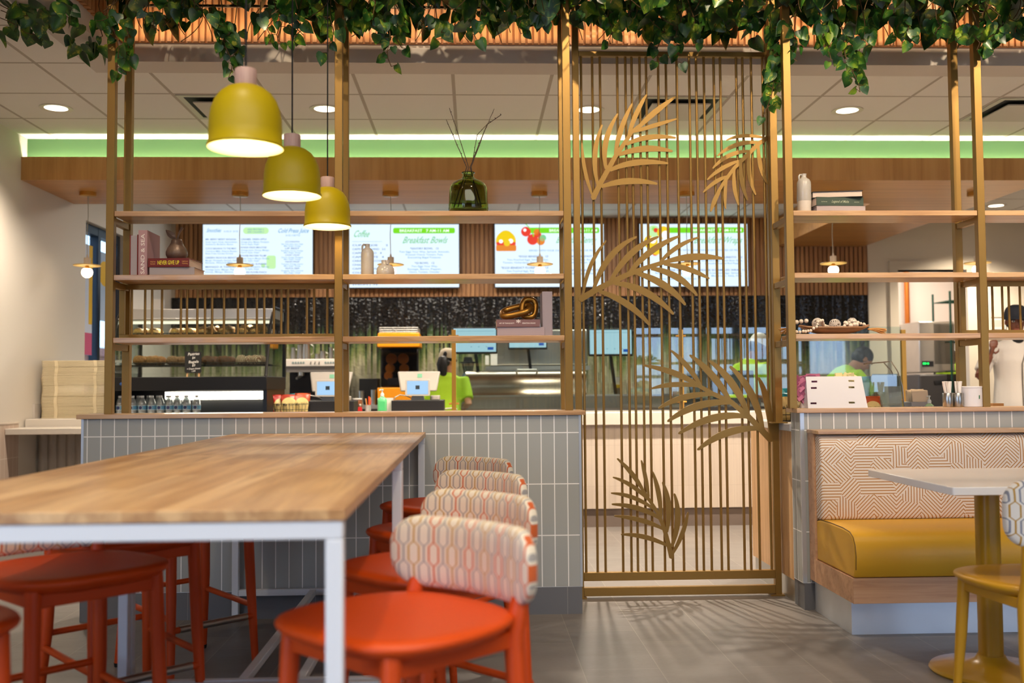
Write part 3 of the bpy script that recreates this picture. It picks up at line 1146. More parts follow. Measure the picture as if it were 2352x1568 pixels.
def shelf_unit(label, xs, back_z, bays, spindle_bays):
    t = thing('shelving_unit', label, 'shelf', ((xs[0] + xs[-1]) / 2, 5.05, 0.988), world=True)
    for i, x in enumerate(xs):
        for y, z0 in ((4.95, 0.988), (5.19, back_z)):
            m = MB()
            post(m, x, y, z0, TRAY_Z - 0.002)
            p = m.build('post', GOLD, t, bevel=0.0015)
            if z0 < 0.95 and z0 > 0.5:
                MB().box(x - 0.04, x + 0.04, y - 0.035, y + 0.035, z0, z0 + 0.006).build('base_plate', GOLD, p)
        for z in SH_Z:
            MB().box(x - 0.014, x + 0.014, 4.969, 5.171, z - 0.058, z - 0.028).build('crossbar', GOLD, t, bevel=0.001)
    for a, b_ in bays:
        for z in SH_Z:
            MB().box(a + 0.0195, b_ - 0.0195, 4.935, 5.168, z - 0.026, z).build('shelf_board', MAPLE, t, bevel=0.002)
    for a, b_, px in spindle_bays:
        z0, z1, yy = SH_Z[2] + 0.001, SH_Z[1] - 0.027, 5.135
        m = MB()
        m.box(a, b_, yy - 0.011, yy + 0.011, z1 - 0.026, z1)
        m.box(a, b_, yy - 0.011, yy + 0.011, z0, z0 + 0.024)
        m.box(a, a + 0.026, yy - 0.011, yy + 0.011, z0 + 0.024, z1 - 0.026)
        m.box(b_ - 0.026, b_, yy - 0.011, yy + 0.011, z0 + 0.024, z1 - 0.026)
        f = m.build('spindle_frame', GOLD, t, bevel=0.001)
        for x in px:
            MB().cyl((x, yy, z0 + 0.022), (x, yy, z1 - 0.024), 0.0062, n=8).build('spindle', GOLD, f)
    return t


def px2x(pxs, py, Y):
    return [at(p, py, Y).x for p in pxs]


sp = px2x([v / 2.94 for v in (890, 980, 1027, 1094, 1222, 1263, 1333, 1385, 1433, 1513, 1607, 1657, 1735, 1785, 1850, 1900, 1945, 2073, 2121, 2210)], 710, 5.135)
shelf_unit('bronze framed open shelves with three maple boards on the left half wall', (-1.781, -0.666, 0.471), 0.0,
           ((-1.781, -0.666), (-0.666, 0.471)), ((-1.80, -0.69, sp),))
x2 = 2.578
sp2 = [x2 + 0.085, x2 + 0.122, x2 + 0.152, x2 + 0.205, x2 + 0.24, x2 + 0.30, x2 + 0.36, x2 + 0.4, x2 + 0.47, x2 + 0.52, x2 + 0.6, x2 + 0.66, x2 + 0.75, x2 + 0.82, x2 + 0.9]
shelf_unit('bronze framed open shelves with maple boards on the right half wall behind the booth', (1.594, 2.578, 3.62), 0.906,
           ((1.594, 2.578), (2.578, 3.62)), ((2.555, 3.58, sp2),))

# ------------------------------------------------------------------ leaf screen
SY = 5.25
t = thing('leaf_screen', 'tall bronze screen of thin rods with five palm leaves between the half walls', 'screen', (1.07, SY, 0), world=True)
xl, xr = 0.5505, 1.594
for x in (xl, xr):
    m = MB().box(x - 0.017, x + 0.017, SY - 0.017, SY + 0.017, 0.0, TRAY_Z - 0.002)
    p = m.build('stile', GOLD, t, bevel=0.0015)
    MB().box(x - 0.045, x + 0.03, SY - 0.03, SY + 0.03, 0.0005, 0.008).build('base_plate', GOLD, p)
ztop = at(1540, 126, SY).z
for z0, z1, nm in ((ztop - 0.013, ztop + 0.012, 'top_rail'), (at(1540, 1330, SY).z, at(1540, 1311, SY).z, 'lower_rail'), (0.012, 0.055, 'bottom_rail')):
    MB().box(xl + 0.017, xr - 0.017, SY - 0.017, SY + 0.017, z0, z1).build(nm, GOLD, t, bevel=0.0015)
zb = at(1540, 1311, SY).z
for px in (1340, 1366, 1384, 1424, 1443, 1457.5, 1476, 1491, 1519, 1537, 1562, 1591, 1607, 1625, 1648, 1663, 1700, 1714.6, 1734.5, 1761):
    x = at(px, 692, SY).x
    MB().cyl((x, SY, zb - 0.002), (x, SY, ztop - 0.012), 0.0068, n=10).build('rod', GOLD, t)


def blade(m, a, c, b_, w, y0, y1, n=14, round_tip=True):
    """A leaflet: a slim tapered plate along a curve in the plane of the screen."""
    P = bez(a, c, b_, n)
    L_, R_ = [], []
    for i, p in enumerate(P):
        d = (P[min(i + 1, n)] - P[max(i - 1, 0)]).normalized()
        nn = Vector((-d.y, d.x))
        s = i / n
        hw = w / 2 * (0.42 + 0.58 * math.sin(PI * min(1.0, s * 0.95 + 0.08) ** 1.15)) if s < 0.97 else w / 2 * 0.34
        L_.append(p + nn * hw)
        R_.append(p - nn * hw)
    d = (P[n] - P[n - 1]).normalized()
    tip = [P[n] + d * (w * 0.16)]
    m.prism([tuple(q) for q in L_ + tip + R_[::-1]], y0, y1)


def stem(m, pts, w0, w1, y0, y1):
    L_, R_ = [], []
    n = len(pts) - 1
    for i, p in enumerate(pts):
        d = (pts[min(i + 1, n)] - pts[max(i - 1, 0)]).normalized()
        nn = Vector((-d.y, d.x))
        hw = (w0 + (w1 - w0) * i / n) / 2
        L_.append(p + nn * hw)
        R_.append(p - nn * hw)
    e = (pts[0] - pts[1]).normalized() * w0 * 0.35
    m.prism([tuple(q) for q in [pts[0] + e] + R_ + L_[::-1]], y0, y1)


LEAVES = [
    (2.94, 780, 0, 'leaf', [(1712, 1338), (1760, 1240), (1810, 1150), (1860, 1060), (1915, 980), (1975, 890), (2030, 845)], 38, 30,
     [((1708, 1320), (1640, 1150), (1637, 965), 26), ((1745, 1250), (1690, 1050), (1772, 845), 34), ((1800, 1140), (1758, 960), (1877, 770), 38), ((1862, 1050), (1880, 880), (1975, 702), 36), ((1950, 920), (1990, 770), (2075, 635), 34),
      ((2015, 865), (2100, 770), (2265, 655), 40), ((1990, 890), (2110, 850), (2273, 803), 30), ((1935, 975), (2080, 900), (2268, 930), 36), ((1885, 1045), (2060, 975), (2245, 1020), 44), ((1825, 1150), (1980, 1070), (2215, 1102), 42), ((1768, 1260), (1940, 1195), (2142, 1240), 44)]),
    (2.94, 1552, 0, 'leaf', [(620, 930), (560, 970), (500, 1030), (440, 1090), (390, 1140), (340, 1210), (290, 1290), (255, 1370)], 30, 26,
     [((600, 930), (450, 895), (345, 945), 24), ((555, 962), (400, 950), (285, 1050), 30), ((500, 1020), (350, 1020), (252, 1135), 30), ((440, 1082), (310, 1120), (213, 1213), 28), ((355, 1190), (270, 1210), (187, 1297), 28), ((300, 1280), (265, 1340), (237, 1425), 32),
      ((558, 970), (555, 1130), (620, 1240), 30), ((500, 1030), (475, 1180), (540, 1312), 30), ((440, 1085), (430, 1220), (485, 1350), 30), ((395, 1140), (385, 1270), (425, 1383), 28), ((345, 1200), (325, 1320), (338, 1408), 24)]),
    (3.015, 1300, 460, 'leaf', [(100, 685), (190, 630), (300, 572), (440, 508), (560, 465), (650, 437), (730, 415)], 44, 34,
     [((118, 665), (140, 440), (278, 280), 28), ((190, 622), (270, 350), (487, 253), 42), ((305, 565), (430, 330), (637, 253), 44), ((440, 500), (570, 330), (778, 250), 44), ((650, 432), (750, 310), (915, 257), 32), ((690, 425), (880, 368), (1083, 402), 48),
      ((680, 440), (850, 460), (990, 540), 38), ((590, 470), (790, 500), (905, 655), 46), ((480, 500), (700, 560), (825, 720), 50), ((330, 572), (560, 590), (742, 785), 50), ((230, 630), (440, 690), (580, 862), 46)]),
    (1.0, 0, 0, 'leaf', [(1771, 1010), (1743, 981), (1718, 955), (1678, 922), (1638, 904), (1606, 886)], 15, 11,
     [((1611, 888), (1583, 838), (1542, 805), 12), ((1677, 921), (1643, 858), (1586, 816), 16), ((1719, 953), (1689, 870), (1630, 829), 17), ((1752, 987), (1737, 896), (1678, 842), 17), ((1772, 1008), (1768, 915), (1743, 868), 15),
      ((1608, 888), (1560, 852), (1480, 839), 14), ((1608, 887), (1550, 876), (1497, 892), 12), ((1642, 905), (1570, 902), (1514, 937), 14), ((1680, 924), (1600, 918), (1535, 967), 17), ((1720, 957), (1640, 943), (1560, 995), 17), ((1747, 984), (1670, 978), (1604, 1032), 17)]),
    (2.347, 1300, 900, 'leaf', [(570, 892), (555, 830), (540, 770), (520, 710), (495, 650), (455, 590), (415, 530)], 26, 20,
     [((420, 540), (370, 440), (278, 360), 26), ((460, 595), (360, 490), (255, 460), 24), ((475, 632), (370, 552), (245, 545), 24), ((512, 685), (400, 610), (250, 605), 28), ((532, 742), (420, 680), (263, 668), 26), ((555, 832), (430, 765), (300, 768), 26),
      ((447, 565), (430, 450), (407, 370), 22), ((512, 675), (510, 540), (467, 430), 26), ((543, 755), (572, 600), (522, 488), 30), ((570, 835), (628, 680), (585, 550), 30), ((575, 872), (640, 760), (658, 650), 24)]),
]
LY = SY - 0.0205
for sc_, ox, oy, nm, st_, w0, w1, lv in LEAVES:
    def P2(p):
        q = at(p[0] / sc_ + ox, p[1] / sc_ + oy, LY)
        return Vector((q.x, q.z))
    ppm = LY / F / sc_
    m = MB()
    stem(m, [P2(p) for p in st_], w0 * ppm, w1 * ppm * 0.8, LY, LY + 0.0065)
    for j, (a, c, b_, w) in enumerate(lv):
        blade(m, P2(a), P2(c), P2(b_), w * ppm, LY + 0.00002 * (j + 1), LY + 0.0065)
    m.build('palm_leaf', GOLD, t, smooth=False)

# ------------------------------------------------------------------ yellow lamps over the high table
YEL = mat('yellow_lamp_enamel', '#bda500', 0.45)
YIN = mat('lamp_inside_cream', '#fff3c0', 0.5)
LCAP = wood('lamp_cap_wood', '#c9a79a', '#b8938a', 'z', 0.6, 2.0)
BULBY = mat('lamp_bulb', '#ffffff', 0.4, emit='#ffe0a0', estr=8.0)


def dome():
    t = thing('pendant_lamp', '', 'lamp')
    outp = [(0.1095, 0.0), (0.1115, 0.004), (0.1105, 0.010), (0.107, 0.013), (0.1065, 0.05), (0.105, 0.085), (0.100, 0.115), (0.090, 0.142), (0.074, 0.164), (0.054, 0.179), (0.034, 0.187), (0.012, 0.189)]
    inp = [(0.012, 0.185), (0.034, 0.183), (0.053, 0.175), (0.072, 0.160), (0.087, 0.139), (0.097, 0.113), (0.102, 0.084), (0.103, 0.05), (0.104, 0.012), (0.1095, 0.0)]
    MB().lathe(outp, n=56, cap=False).build('shade', YEL, t, sharp=60)
    MB().lathe(inp, n=56, cap=False).build('shade_lining', YIN, t, sharp=60)
    MB().lathe([(0.031, 0.186), (0.032, 0.190), (0.032, 0.234), (0.030, 0.237), (0.0, 0.237)], n=32).build('cap', LCAP, t)
    MB().cyl((0, 0, 0.236), (0, 0, TRAY_Z - 1.82), 0.0032, n=6).build('cord', DARKER, t)
    MB().ball((0, 0, 0.115), (0.034, 0.034, 0.042), 16, 10).build('bulb', BULBY, t)
    return t


dm = dome()
for i, (x, y, z, lab) in enumerate(((-0.672, 2.95, 1.818, 'largest and nearest of the three yellow dome lamps hanging over the table'),
                                    (-0.689, 3.80, 1.838, 'middle one of the three yellow dome lamps over the table'),
                                    (-0.689, 4.72, 1.868, 'lowest and farthest of the three yellow dome lamps, in front of the shelf post'))):
    o = dm if i == 0 else dup(dm)
    o.location = (x, y, z)
    o['label'] = lab
    o['group'] = 'yellow dome lamps over the high table'
    lamp('pendant_glow', 'POINT', (x, y, z + 0.06), 2.6, (1.0, 0.78, 0.42), shadow_soft_size=0.03)

# ------------------------------------------------------------------ little disc lamps under the canopy
SOCK = mat('disc_lamp_socket', '#c9b7a2', 0.5)
DISC = mat('disc_lamp_plate', '#e8c478', 0.4, 0.1)
GLOBE = mat('disc_lamp_globe', '#ffffff', 0.3, emit='#ffe9c4', estr=9.0)


def disc_lamp():
    t = thing('disc_pendant', '', 'lamp')
    MB().lathe([(0.0, 0.592), (0.066, 0.592), (0.066, 0.562), (0.060, 0.558), (0.0, 0.558)][::-1], n=32).build('ceiling_rose', BRASS, t)
    MB().tube([(0, 0, 0.56), (0.004, 0, 0.4), (-0.004, 0, 0.25), (0, 0, 0.07)], 0.003, 6).build('cord', mat('pale_cord', '#b9b5a4', 0.6), t)
    MB().lathe([(0.005, 0.088), (0.009, 0.064), (0.026, 0.062), (0.026, 0.006), (0.022, 0.004)], n=24).build('socket', SOCK, t)
    MB().lathe([(0.0, 0.008), (0.104, 0.005), (0.108, 0.002), (0.104, -0.003), (0.03, 0.0), (0.0, 0.0)][::-1], n=48).build('disc', DISC, t)
    MB().lathe([(0.028, -0.024), (0.022, -0.022), (0.012, -0.002), (0.010, 0.0)], n=24).build('neck', BRASS, t)
    MB().lathe([(0.0, -0.098), (0.018, -0.095), (0.034, -0.083), (0.042, -0.066), (0.043, -0.050), (0.039, -0.034), (0.028, -0.024)], n=24).build('bulb', GLOBE, t)
    return t


dd = disc_lamp()
dl_l = ['disc lamp with a round bulb by the left wall, left of the shelves', 'disc lamp in front of the drinks menu screen', 'disc lamp behind the squat white jug', 'disc lamp in front of the breakfast screen with the burger',
        'disc lamp seen through the leaf screen rods', 'disc lamp hanging right of the leaf screen, before the slatted wall', 'disc lamp at the far right beside the shelf post']
for i in range(7):
    o = dd if i == 0 else dup(dd)
    o.location = (-3.096 + 1.213 * i, 8.087, 2.10)
    o['label'] = dl_l[i]
    o['group'] = 'disc lamps in a row under the canopy'

# ------------------------------------------------------------------ things on the open shelves
Z1, Z2, Z3 = SH_Z
PAGES = mat('book_pages', '#d9c3b2', 0.8, bump=0.15, bscale=300)
PAGES_G = mat('book_pages_grey', '#aaa0a2', 0.8, bump=0.15, bscale=300)


def book(label, size, loc, cover, pages=PAGES, rz=0.0, stand=False, spine=True, texts=(), group=None):
    """A bound book. Lying: spine along x at -y. Standing: spine upright at -y. spine=False turns its page edges to -y."""
    lx, ly, lz = size
    t = thing('book', label, 'book', loc, math.radians(rz), group)
    c = 0.003
    m = MB()
    sy = -ly / 2 if spine else ly / 2
    if stand:
        m.box(-lx / 2, -lx / 2 + c, -ly / 2, ly / 2, 0, lz)
        m.box(lx / 2 - c, lx / 2, -ly / 2, ly / 2, 0, lz)
        m.box(-lx / 2 + c, lx / 2 - c, min(sy, sy * 0.96), max(sy, sy * 0.96), 0, lz)
        pg = MB().box(-lx / 2 + c, lx / 2 - c, -ly / 2 + 0.006, ly / 2 - 0.006, 0.003, lz - 0.004)
    else:
        m.box(-lx / 2, lx / 2, -ly / 2, ly / 2, 0, c)
        m.box(-lx / 2, lx / 2, -ly / 2, ly / 2, lz - c, lz)
        m.box(-lx / 2, lx / 2, min(sy, sy * 0.96), max(sy, sy * 0.96), c, lz - c)
        pg = MB().box(-lx / 2 + 0.004, lx / 2 - 0.004, -ly / 2 + 0.006, ly / 2 - 0.006, c, lz - c)
    m.build('cover', cover, t, bevel=0.0008)
    pg.build('page_block', pages, t)
    for tx, pos, sz, tm, wid, shr in texts:
        q = MB()
        if stand:
            q.text(tx, (pos[0], -ly / 2 - 0.0006, pos[1]), (0, 0, 1), (-1, 0, 0), sz, 'C', width=wid, shear=shr)
        else:
            q.text(tx, (pos[0], -ly / 2 - 0.0006, pos[1]), (1, 0, 0), (0, 0, 1), sz, 'C', width=wid, shear=shr)
        q.build('lettering', tm, t, smooth=False)
    return t


def cloth(n, c):
    return mat(n, c, 0.75, bump=0.1, bscale=500)


def span(p0, p1, py, Y):
    a, b_ = at(p0, py, Y), at(p1, py, Y)
    return (a.x + b_.x) / 2, abs(b_.x - a.x)


PALE = mat('lettering_pale', '#efe3dc', 0.6)
YLW = mat('lettering_yellow', '#f0e23a', 0.6)
TAN = mat('lettering_tan', '#d8a05a', 0.6)
x, w = span(297, 315.5, 580, 4.97)
book('thin standing book with red boards and grey page edges, against the left shelf post', (w, 0.17, 0.205), (x, 5.06, Z2), mat('red_boards', '#8e2b25', 0.6), PAGES_G, stand=True, spine=False)
x, w = span(317, 337.5, 580, 4.965)
book('tall pink standing book titled SAND & SEA', (w, 0.2, 0.226), (x, 5.068, Z2), cloth('pink_cloth', '#b38d90'), stand=True, texts=(('SAND & SEA', (0.009, 0.108), 0.026, PALE, 0.20, 0),))
x, w = span(341, 446, 620, 4.96)
book('grey book lying under the red NEVER GIVE UP book', (w, 0.17, 0.041), (x + 0.004, 5.05, Z2), cloth('grey_boards', '#a39a9b'), PAGES, rz=-2, spine=True)
x, w = span(338, 435, 601, 4.955)
book('dark red book lying flat, titled NEVER GIVE UP', (w, 0.20, 0.044), (x + 0.006, 5.06, Z2 + 0.0415), mat('dark_red_cover', '#71241f', 0.5), rz=-4,
     texts=(('NEVER GIVE UP', (0.0, 0.0125), 0.028, YLW, 0.108, 0), ('Holly Ann', (-0.077, 0.024), 0.009, TAN, 0.026, 0), ('Fairchild', (-0.078, 0.013), 0.009, TAN, 0.024, 0),
            ('Lighthouse', (0.083, 0.025), 0.009, TAN, 0.029, 0), ('Publishing', (0.083, 0.014), 0.009, TAN, 0.028, 0)))
PEAR = mat('aged_bronze_wood', '#6f5b4d', 0.38, 0.25, var=0.25, vscale=30, bump=0.15, bscale=60)
q = at(406, 590, 5.06)
t = thing('pear_sculpture', 'brown carved pear with a leaf, standing on the red book', 'ornament', (q.x, 5.06, Z2 + 0.086))
MB().lathe([(0.0, 0.0), (0.030, 0.0), (0.045, 0.010), (0.053, 0.028), (0.053, 0.042), (0.046, 0.060), (0.036, 0.076), (0.029, 0.090), (0.027, 0.100), (0.022, 0.108), (0.012, 0.110), (0.0, 0.107)], n=32).build('body', PEAR, t, sharp=60)
MB().tube([(0.002, 0, 0.104), (0.006, 0, 0.124), (0.016, 0, 0.148), (0.028, 0, 0.168)], [0.004, 0.004, 0.005, 0.008], 10).build('stem', PEAR, t)
m = MB()
rings = []
for i in range(9):
    s = i / 8
    c = Vector((-0.004 - 0.05 * s, -0.004, 0.108 + 0.046 * s))
    hw = 0.015 * math.sin(PI * (0.06 + 0.92 * s)) + 0.001
    d, nn = Vector((-0.05, 0, 0.046)).normalized(), Vector((0.046, 0, 0.05)).normalized()
    rings.append([tuple(c + nn * hw), tuple(c + Vector((0, -0.005, 0))), tuple(c - nn * hw), tuple(c + Vector((0, 0.002, 0)))])
m.loft(rings)
m.build('leaf', PEAR, t)

# cream jugs
CERA = mat('cream_speckled_glaze', '#c0b8ae', 0.22, var=0.06, vscale=90, coat=0.4)
CERA_L = mat('cream_bisque', '#d6cabc', 0.5, var=0.05, vscale=90)


def jug(label, loc, prof, handle, n=32, split=None):
    t = thing('ceramic_jug', label, 'jug', loc)
    if split:
        MB().lathe([p for p in prof if p[1] <= split], n=n, cap=False).lathe([(0, 0.0005), (prof[1][0], 0.0005)], n=n, cap=False).build('bare_foot', CERA_L, t, sharp=60)
        MB().lathe([p for p in prof if p[1] >= split], n=n, cap=False).build('body', CERA, t, sharp=60)
    else:
        MB().lathe(prof, n=n).build('body', CERA, t, sharp=60)
    MB().tube(handle, 0.0048, 8).build('handle', CERA, t)
    return t


q = at(844, 628, 5.04)
tall = [(0.0, 0.0), (0.030, 0.0), (0.032, 0.003), (0.032, 0.05), (0.032, 0.115), (0.0295, 0.128), (0.022, 0.138), (0.0125, 0.144), (0.011, 0.150), (0.012, 0.160), (0.0125, 0.164), (0.009, 0.164), (0.008, 0.15), (0.0, 0.148)]
jug('tall cream jug with a small side handle on the middle shelf, before the coffee menu', (q.x, 5.04, Z2), tall, [(-0.010, 0, 0.160), (-0.019, 0, 0.162), (-0.025, 0, 0.155), (-0.026, 0, 0.142), (-0.024, 0, 0.128)])
q = at(885.5, 628, 5.03)
jug('squat round cream jug beside the tall one on the middle shelf', (q.x, 5.03, Z2),
    [(0.0, 0.0), (0.042, 0.0), (0.045, 0.004), (0.046, 0.022), (0.043, 0.040), (0.034, 0.052), (0.022, 0.058), (0.0195, 0.062), (0.0205, 0.074), (0.021, 0.080), (0.017, 0.080), (0.016, 0.066), (0.0, 0.064)],
    [(0.006, -0.020, 0.076), (0.009, -0.028, 0.074), (0.011, -0.031, 0.066), (0.012, -0.032, 0.056)])
q = at(1847.5, 481, 5.02)
jug('white jug with a bare foot on the top shelf, right of the leaf screen', (q.x, 5.02, Z1),
    [(0.0, 0.0), (0.034, 0.0), (0.035, 0.003), (0.0352, 0.06), (0.0352, 0.062), (0.036, 0.064), (0.036, 0.145), (0.034, 0.162), (0.027, 0.175), (0.016, 0.182), (0.0125, 0.188), (0.0135, 0.200), (0.015, 0.204), (0.010, 0.204), (0.009, 0.19), (0.0, 0.188)],
    [(-0.012, -0.003, 0.199), (-0.022, -0.006, 0.199), (-0.028, -0.008, 0.190), (-0.027, -0.008, 0.178), (-0.024, -0.007, 0.168)], split=0.062)

# green glass bottle with twigs
GREENG = mat('dark_green_glass', '#a3ae66', 0.03, trans=1.0, ior=1.45)
q = at(1076, 482, 5.05)
t = thing('glass_vase', 'dark green glass bottle vase with bare twigs on the top shelf', 'vase', (q.x, 5.05, Z1 + 0.0005))
outp = [(0.0, 0.0), (0.085, 0.0), (0.098, 0.007), (0.103, 0.022), (0.1005, 0.06), (0.098, 0.11), (0.094, 0.140), (0.084, 0.158), (0.062, 0.172), (0.042, 0.181), (0.031, 0.190), (0.0275, 0.203), (0.029, 0.211), (0.0335, 0.213), (0.0335, 0.217), (0.028, 0.218)]
inn = [(0.024, 0.216), (0.0235, 0.203), (0.027, 0.189), (0.038, 0.178), (0.060, 0.168), (0.081, 0.154), (0.090, 0.138), (0.094, 0.11), (0.0965, 0.06), (0.098, 0.024), (0.092, 0.012), (0.0, 0.010)]
MB().lathe(outp + inn, n=48).build('bottle', GREENG, t, sharp=70)
TWIG = mat('dark_twig', '#3a2a22', 0.7)
rng = random.Random(4)
base = (q.x, 5.05, Z1)


def twig(pts, r0, r1, budr):
    P = [Vector(p) - Vector(base) for p in pts]
    Q = []
    for i in range(len(P) - 1):
        for j in range(5):
            Q.append(P[i].lerp(P[i + 1], j / 5) + Vector((rng.uniform(-1, 1), rng.uniform(-1, 1), 0)) * 0.0012)
    Q.append(P[-1])
    m = MB()
    m.tube(Q, [r0 + (r1 - r0) * i / (len(Q) - 1) for i in range(len(Q))], 6)
    for i in range(6, len(Q), 2):
        d = (Q[i] - Q[i - 1]).normalized()
        a = Vector((rng.choice((-1, 1)) * 0.7, rng.uniform(-0.5, 0.5), 0.8)).normalized()
        m.tube([Q[i], Q[i] + a * budr * 1.5, Q[i] + a * budr * 3.2], [budr * 0.6, budr, 0.0004], 6)
    m.build('twig', TWIG, t)


def PP(px, py, Y):
    return tuple(at(px, py, Y))


twig([PP(1043, 478, 5.04), PP(1072, 384, 5.05), PP(1050, 334, 5.05), PP(1025, 275, 5.05)], 0.0032, 0.0017, 0.0024)
twig([PP(1052, 478, 5.06), PP(1076, 385, 5.055), PP(1050, 300, 5.07), PP(1032, 248, 5.07)], 0.0028, 0.0015, 0.0022)
twig([PP(1106, 478, 5.06), PP(1080, 384, 5.05), PP(1101, 330, 5.04), PP(1120, 285, 5.03), PP(1151, 264, 5.02)], 0.0034, 0.0018, 0.0026)
twig([PP(1094, 478, 5.07), PP(1083, 385, 5.055), PP(1096, 310, 5.07), PP(1122, 282, 5.07)], 0.0026, 0.0014, 0.0018)
twig([PP(1098, 474, 5.03), PP(1081, 386, 5.045), PP(1113, 302, 5.03), PP(1135, 250, 5.03)], 0.0022, 0.0013, 0.0020)

# bronze chain links on books
x, w = span(1142, 1251, 762, 4.96)
book('grey book at the bottom of the pile under the bronze link sculpture', (w, 0.20, 0.044), (x, 5.065, Z3), cloth('grey_boards_mauve', '#a8979b'), PAGES_G, rz=0, spine=True)
x, w = span(1140, 1240, 741, 4.955)
book('mauve brown book titled ART OF TRANQUILITY lying on the grey one', (w, 0.19, 0.037), (x, 5.055, Z3 + 0.0445), mat('mauve_brown_cover', '#7f5c5c', 0.55), rz=1.0,
     texts=(('ART OF TRANQUILITY', (-0.058, 0.0155), 0.0085, PALE, 0.076, 0), ('SEBASTIAN DRAKE', (0.052, 0.0155), 0.0085, PALE, 0.066, 0), ('*', (0.0, 0.008), 0.04, PALE, 0.022, 0)))
x, w = span(1247, 1270, 720, 4.965)
book('tall grey mauve book standing at the right end of the lowest shelf', (w, 0.17, 0.222), (x - 0.002, 5.055, Z3), cloth('grey_mauve_boards', '#9d9095'), PAGES_G, stand=True, spine=True)
BRZ = mat('dark_bronze_leaf', '#8d6429', 0.34, 0.85, var=0.35, vscale=25, bump=0.12, bscale=40)
q = at(1195, 733, 5.05)
t = thing('chain_link_sculpture', 'dark bronze sculpture of two fat interlocked links on the mauve book', 'sculpture', (q.x, 5.05, Z3 + 0.083))


def link(name, c, ax, ay, L_, Wd, r):
    c, ax, ay = Vector(c), Vector(ax).normalized(), Vector(ay).normalized()
    P = []
    n = 36
    for i in range(n + 1):
        a = 2 * PI * i / n
        u, v = math.cos(a), math.sin(a)
        u, v = abs(u) ** 0.7 * (1 if u > 0 else -1), abs(v) ** 0.7 * (1 if v > 0 else -1)
        P.append(c + ax * (u * L_) + ay * (v * Wd))
    MB().tube(P, r, 14, caps=False).build(name, BRZ, t, sharp=80)


link('link', (0.044, 0.01, 0.062), (0.12, 0.25, 1.0), (1.0, 0.1, -0.1), 0.047, 0.034, 0.0155)
link('link', (-0.020, -0.006, 0.0475), (1.0, 0.0, 0.24), (0.0, 0.9, 0.62), 0.072, 0.036, 0.0165)

# books on the top right shelf
x, w = span(1870, 1984, 474, 4.985)
book('pale grey book at the bottom of the pile on the top right shelf', (w, 0.2, 0.03), (x, 5.07, Z1), cloth('pale_grey_boards', '#b3a3a2'), PAGES_G, rz=3)
x, w = span(1869, 1981, 456, 4.975)
book('dark green book titled Legend of Malta in the pile on the top right shelf', (w, 0.19, 0.044), (x, 5.065, Z1 + 0.0305), mat('dark_green_cover', '#3f4d3f', 0.55), rz=5,
     texts=(('Legend of Malta', (0.0, 0.016), 0.018, mat('lettering_sage', '#a9ad93', 0.6), 0.092, 0.35), ('by the sea', (-0.085, 0.018), 0.008, MATS['lettering_sage'], 0.03, 0.2), ('stories', (0.088, 0.018), 0.008, MATS['lettering_sage'], 0.026, 0.2)))
x, w = span(1872, 1983, 440, 5.0)
book('black covered book with pale pages on top of the pile on the top right shelf', (w, 0.2, 0.033), (x - 0.002, 5.075, Z1 + 0.075), mat('black_boards', '#2b2725', 0.5), PAGES, rz=-9, spine=False)

# bowl of beads and woven balls
WOODB = wood('turned_bowl_wood', '#9b7250', '#7c5638', 'x', 0.5, 2.0)
BEAD = mat('pale_wood_bead', '#dccdba', 0.6, var=0.05, vscale=60)
q = at(1921, 765, 5.0)
bo = thing('wooden_bowl', 'shallow boat-shaped wooden bowl on the lowest right shelf', 'bowl', (q.x, 5.03, Z3))
m = MB()
prof_o, prof_i = [], []
for s in range(9):
    k = s / 8
    prof_o.append((0.07 + 0.115 * k, 0.002 + 0.030 * k ** 1.7))
rings = []
for r_, z_ in [(0.02, 0.0), (0.07, 0.001)] + prof_o + [(0.180, 0.034)] + [(a - 0.006, b_ + 0.006) for a, b_ in prof_o[::-1]] + [(0.02, 0.008)]:
    ring = []
    for i in range(48):
        a = 2 * PI * i / 48
        lift = 0.016 * (abs(math.cos(a)) ** 6) * (r_ / 0.185) ** 2
        ring.append((r_ * math.cos(a), r_ * 0.48 * math.sin(a), z_ + lift))
    rings.append(ring)
m.loft(rings)
m.build('bowl_shell', WOODB, bo, sharp=50)
gx = q.x
t = thing('bead_garland', 'string of pale wooden beads with two tan tassels draped over the wooden bowl', 'garland', (gx, 5.03, Z3))
m = MB()
rng = random.Random(9)
path = [(-0.225, 0.01, 0.012), (-0.20, -0.015, 0.012), (-0.17, -0.03, 0.013), (-0.14, -0.055, 0.016), (-0.115, -0.07, 0.036), (-0.10, -0.05, 0.062), (-0.07, -0.03, 0.068), (-0.05, 0.02, 0.05), (0.0, 0.04, 0.036), (0.03, -0.03, 0.034),
        (0.06, -0.02, 0.052), (0.085, -0.015, 0.068), (0.11, 0.0, 0.066), (0.135, -0.01, 0.056), (0.155, 0.0, 0.050), (0.17, 0.02, 0.048)]
path += []
P = []
for i in range(len(path) - 1):
    a, b_ = Vector(path[i]), Vector(path[i + 1])
    k = max(1, int((b_ - a).length / 0.0125))
    P += [a.lerp(b_, j / k) for j in range(k)]
for i, p in enumerate(P):
    m.ball(tuple(p + Vector((0, 0, rng.uniform(0, 0.004)))), rng.choice((0.0085, 0.0075, 0.010, 0.008)), 10, 7)
for p in ((-0.235, 0.0, 0.055), (-0.215, 0.0, 0.062), (-0.19, 0.01, 0.066), (-0.165, 0.015, 0.07), (-0.14, 0.01, 0.072), (-0.225, 0.0, 0.035), (0.075, -0.03, 0.045), (0.06, 0.0, 0.06), (0.095, -0.03, 0.05), (0.11, -0.02, 0.05)):
    m.ball(p, 0.0115, 10, 7)
m.build('beads', BEAD, t)
JUTE = mat('tan_jute', '#c28e52', 0.9)


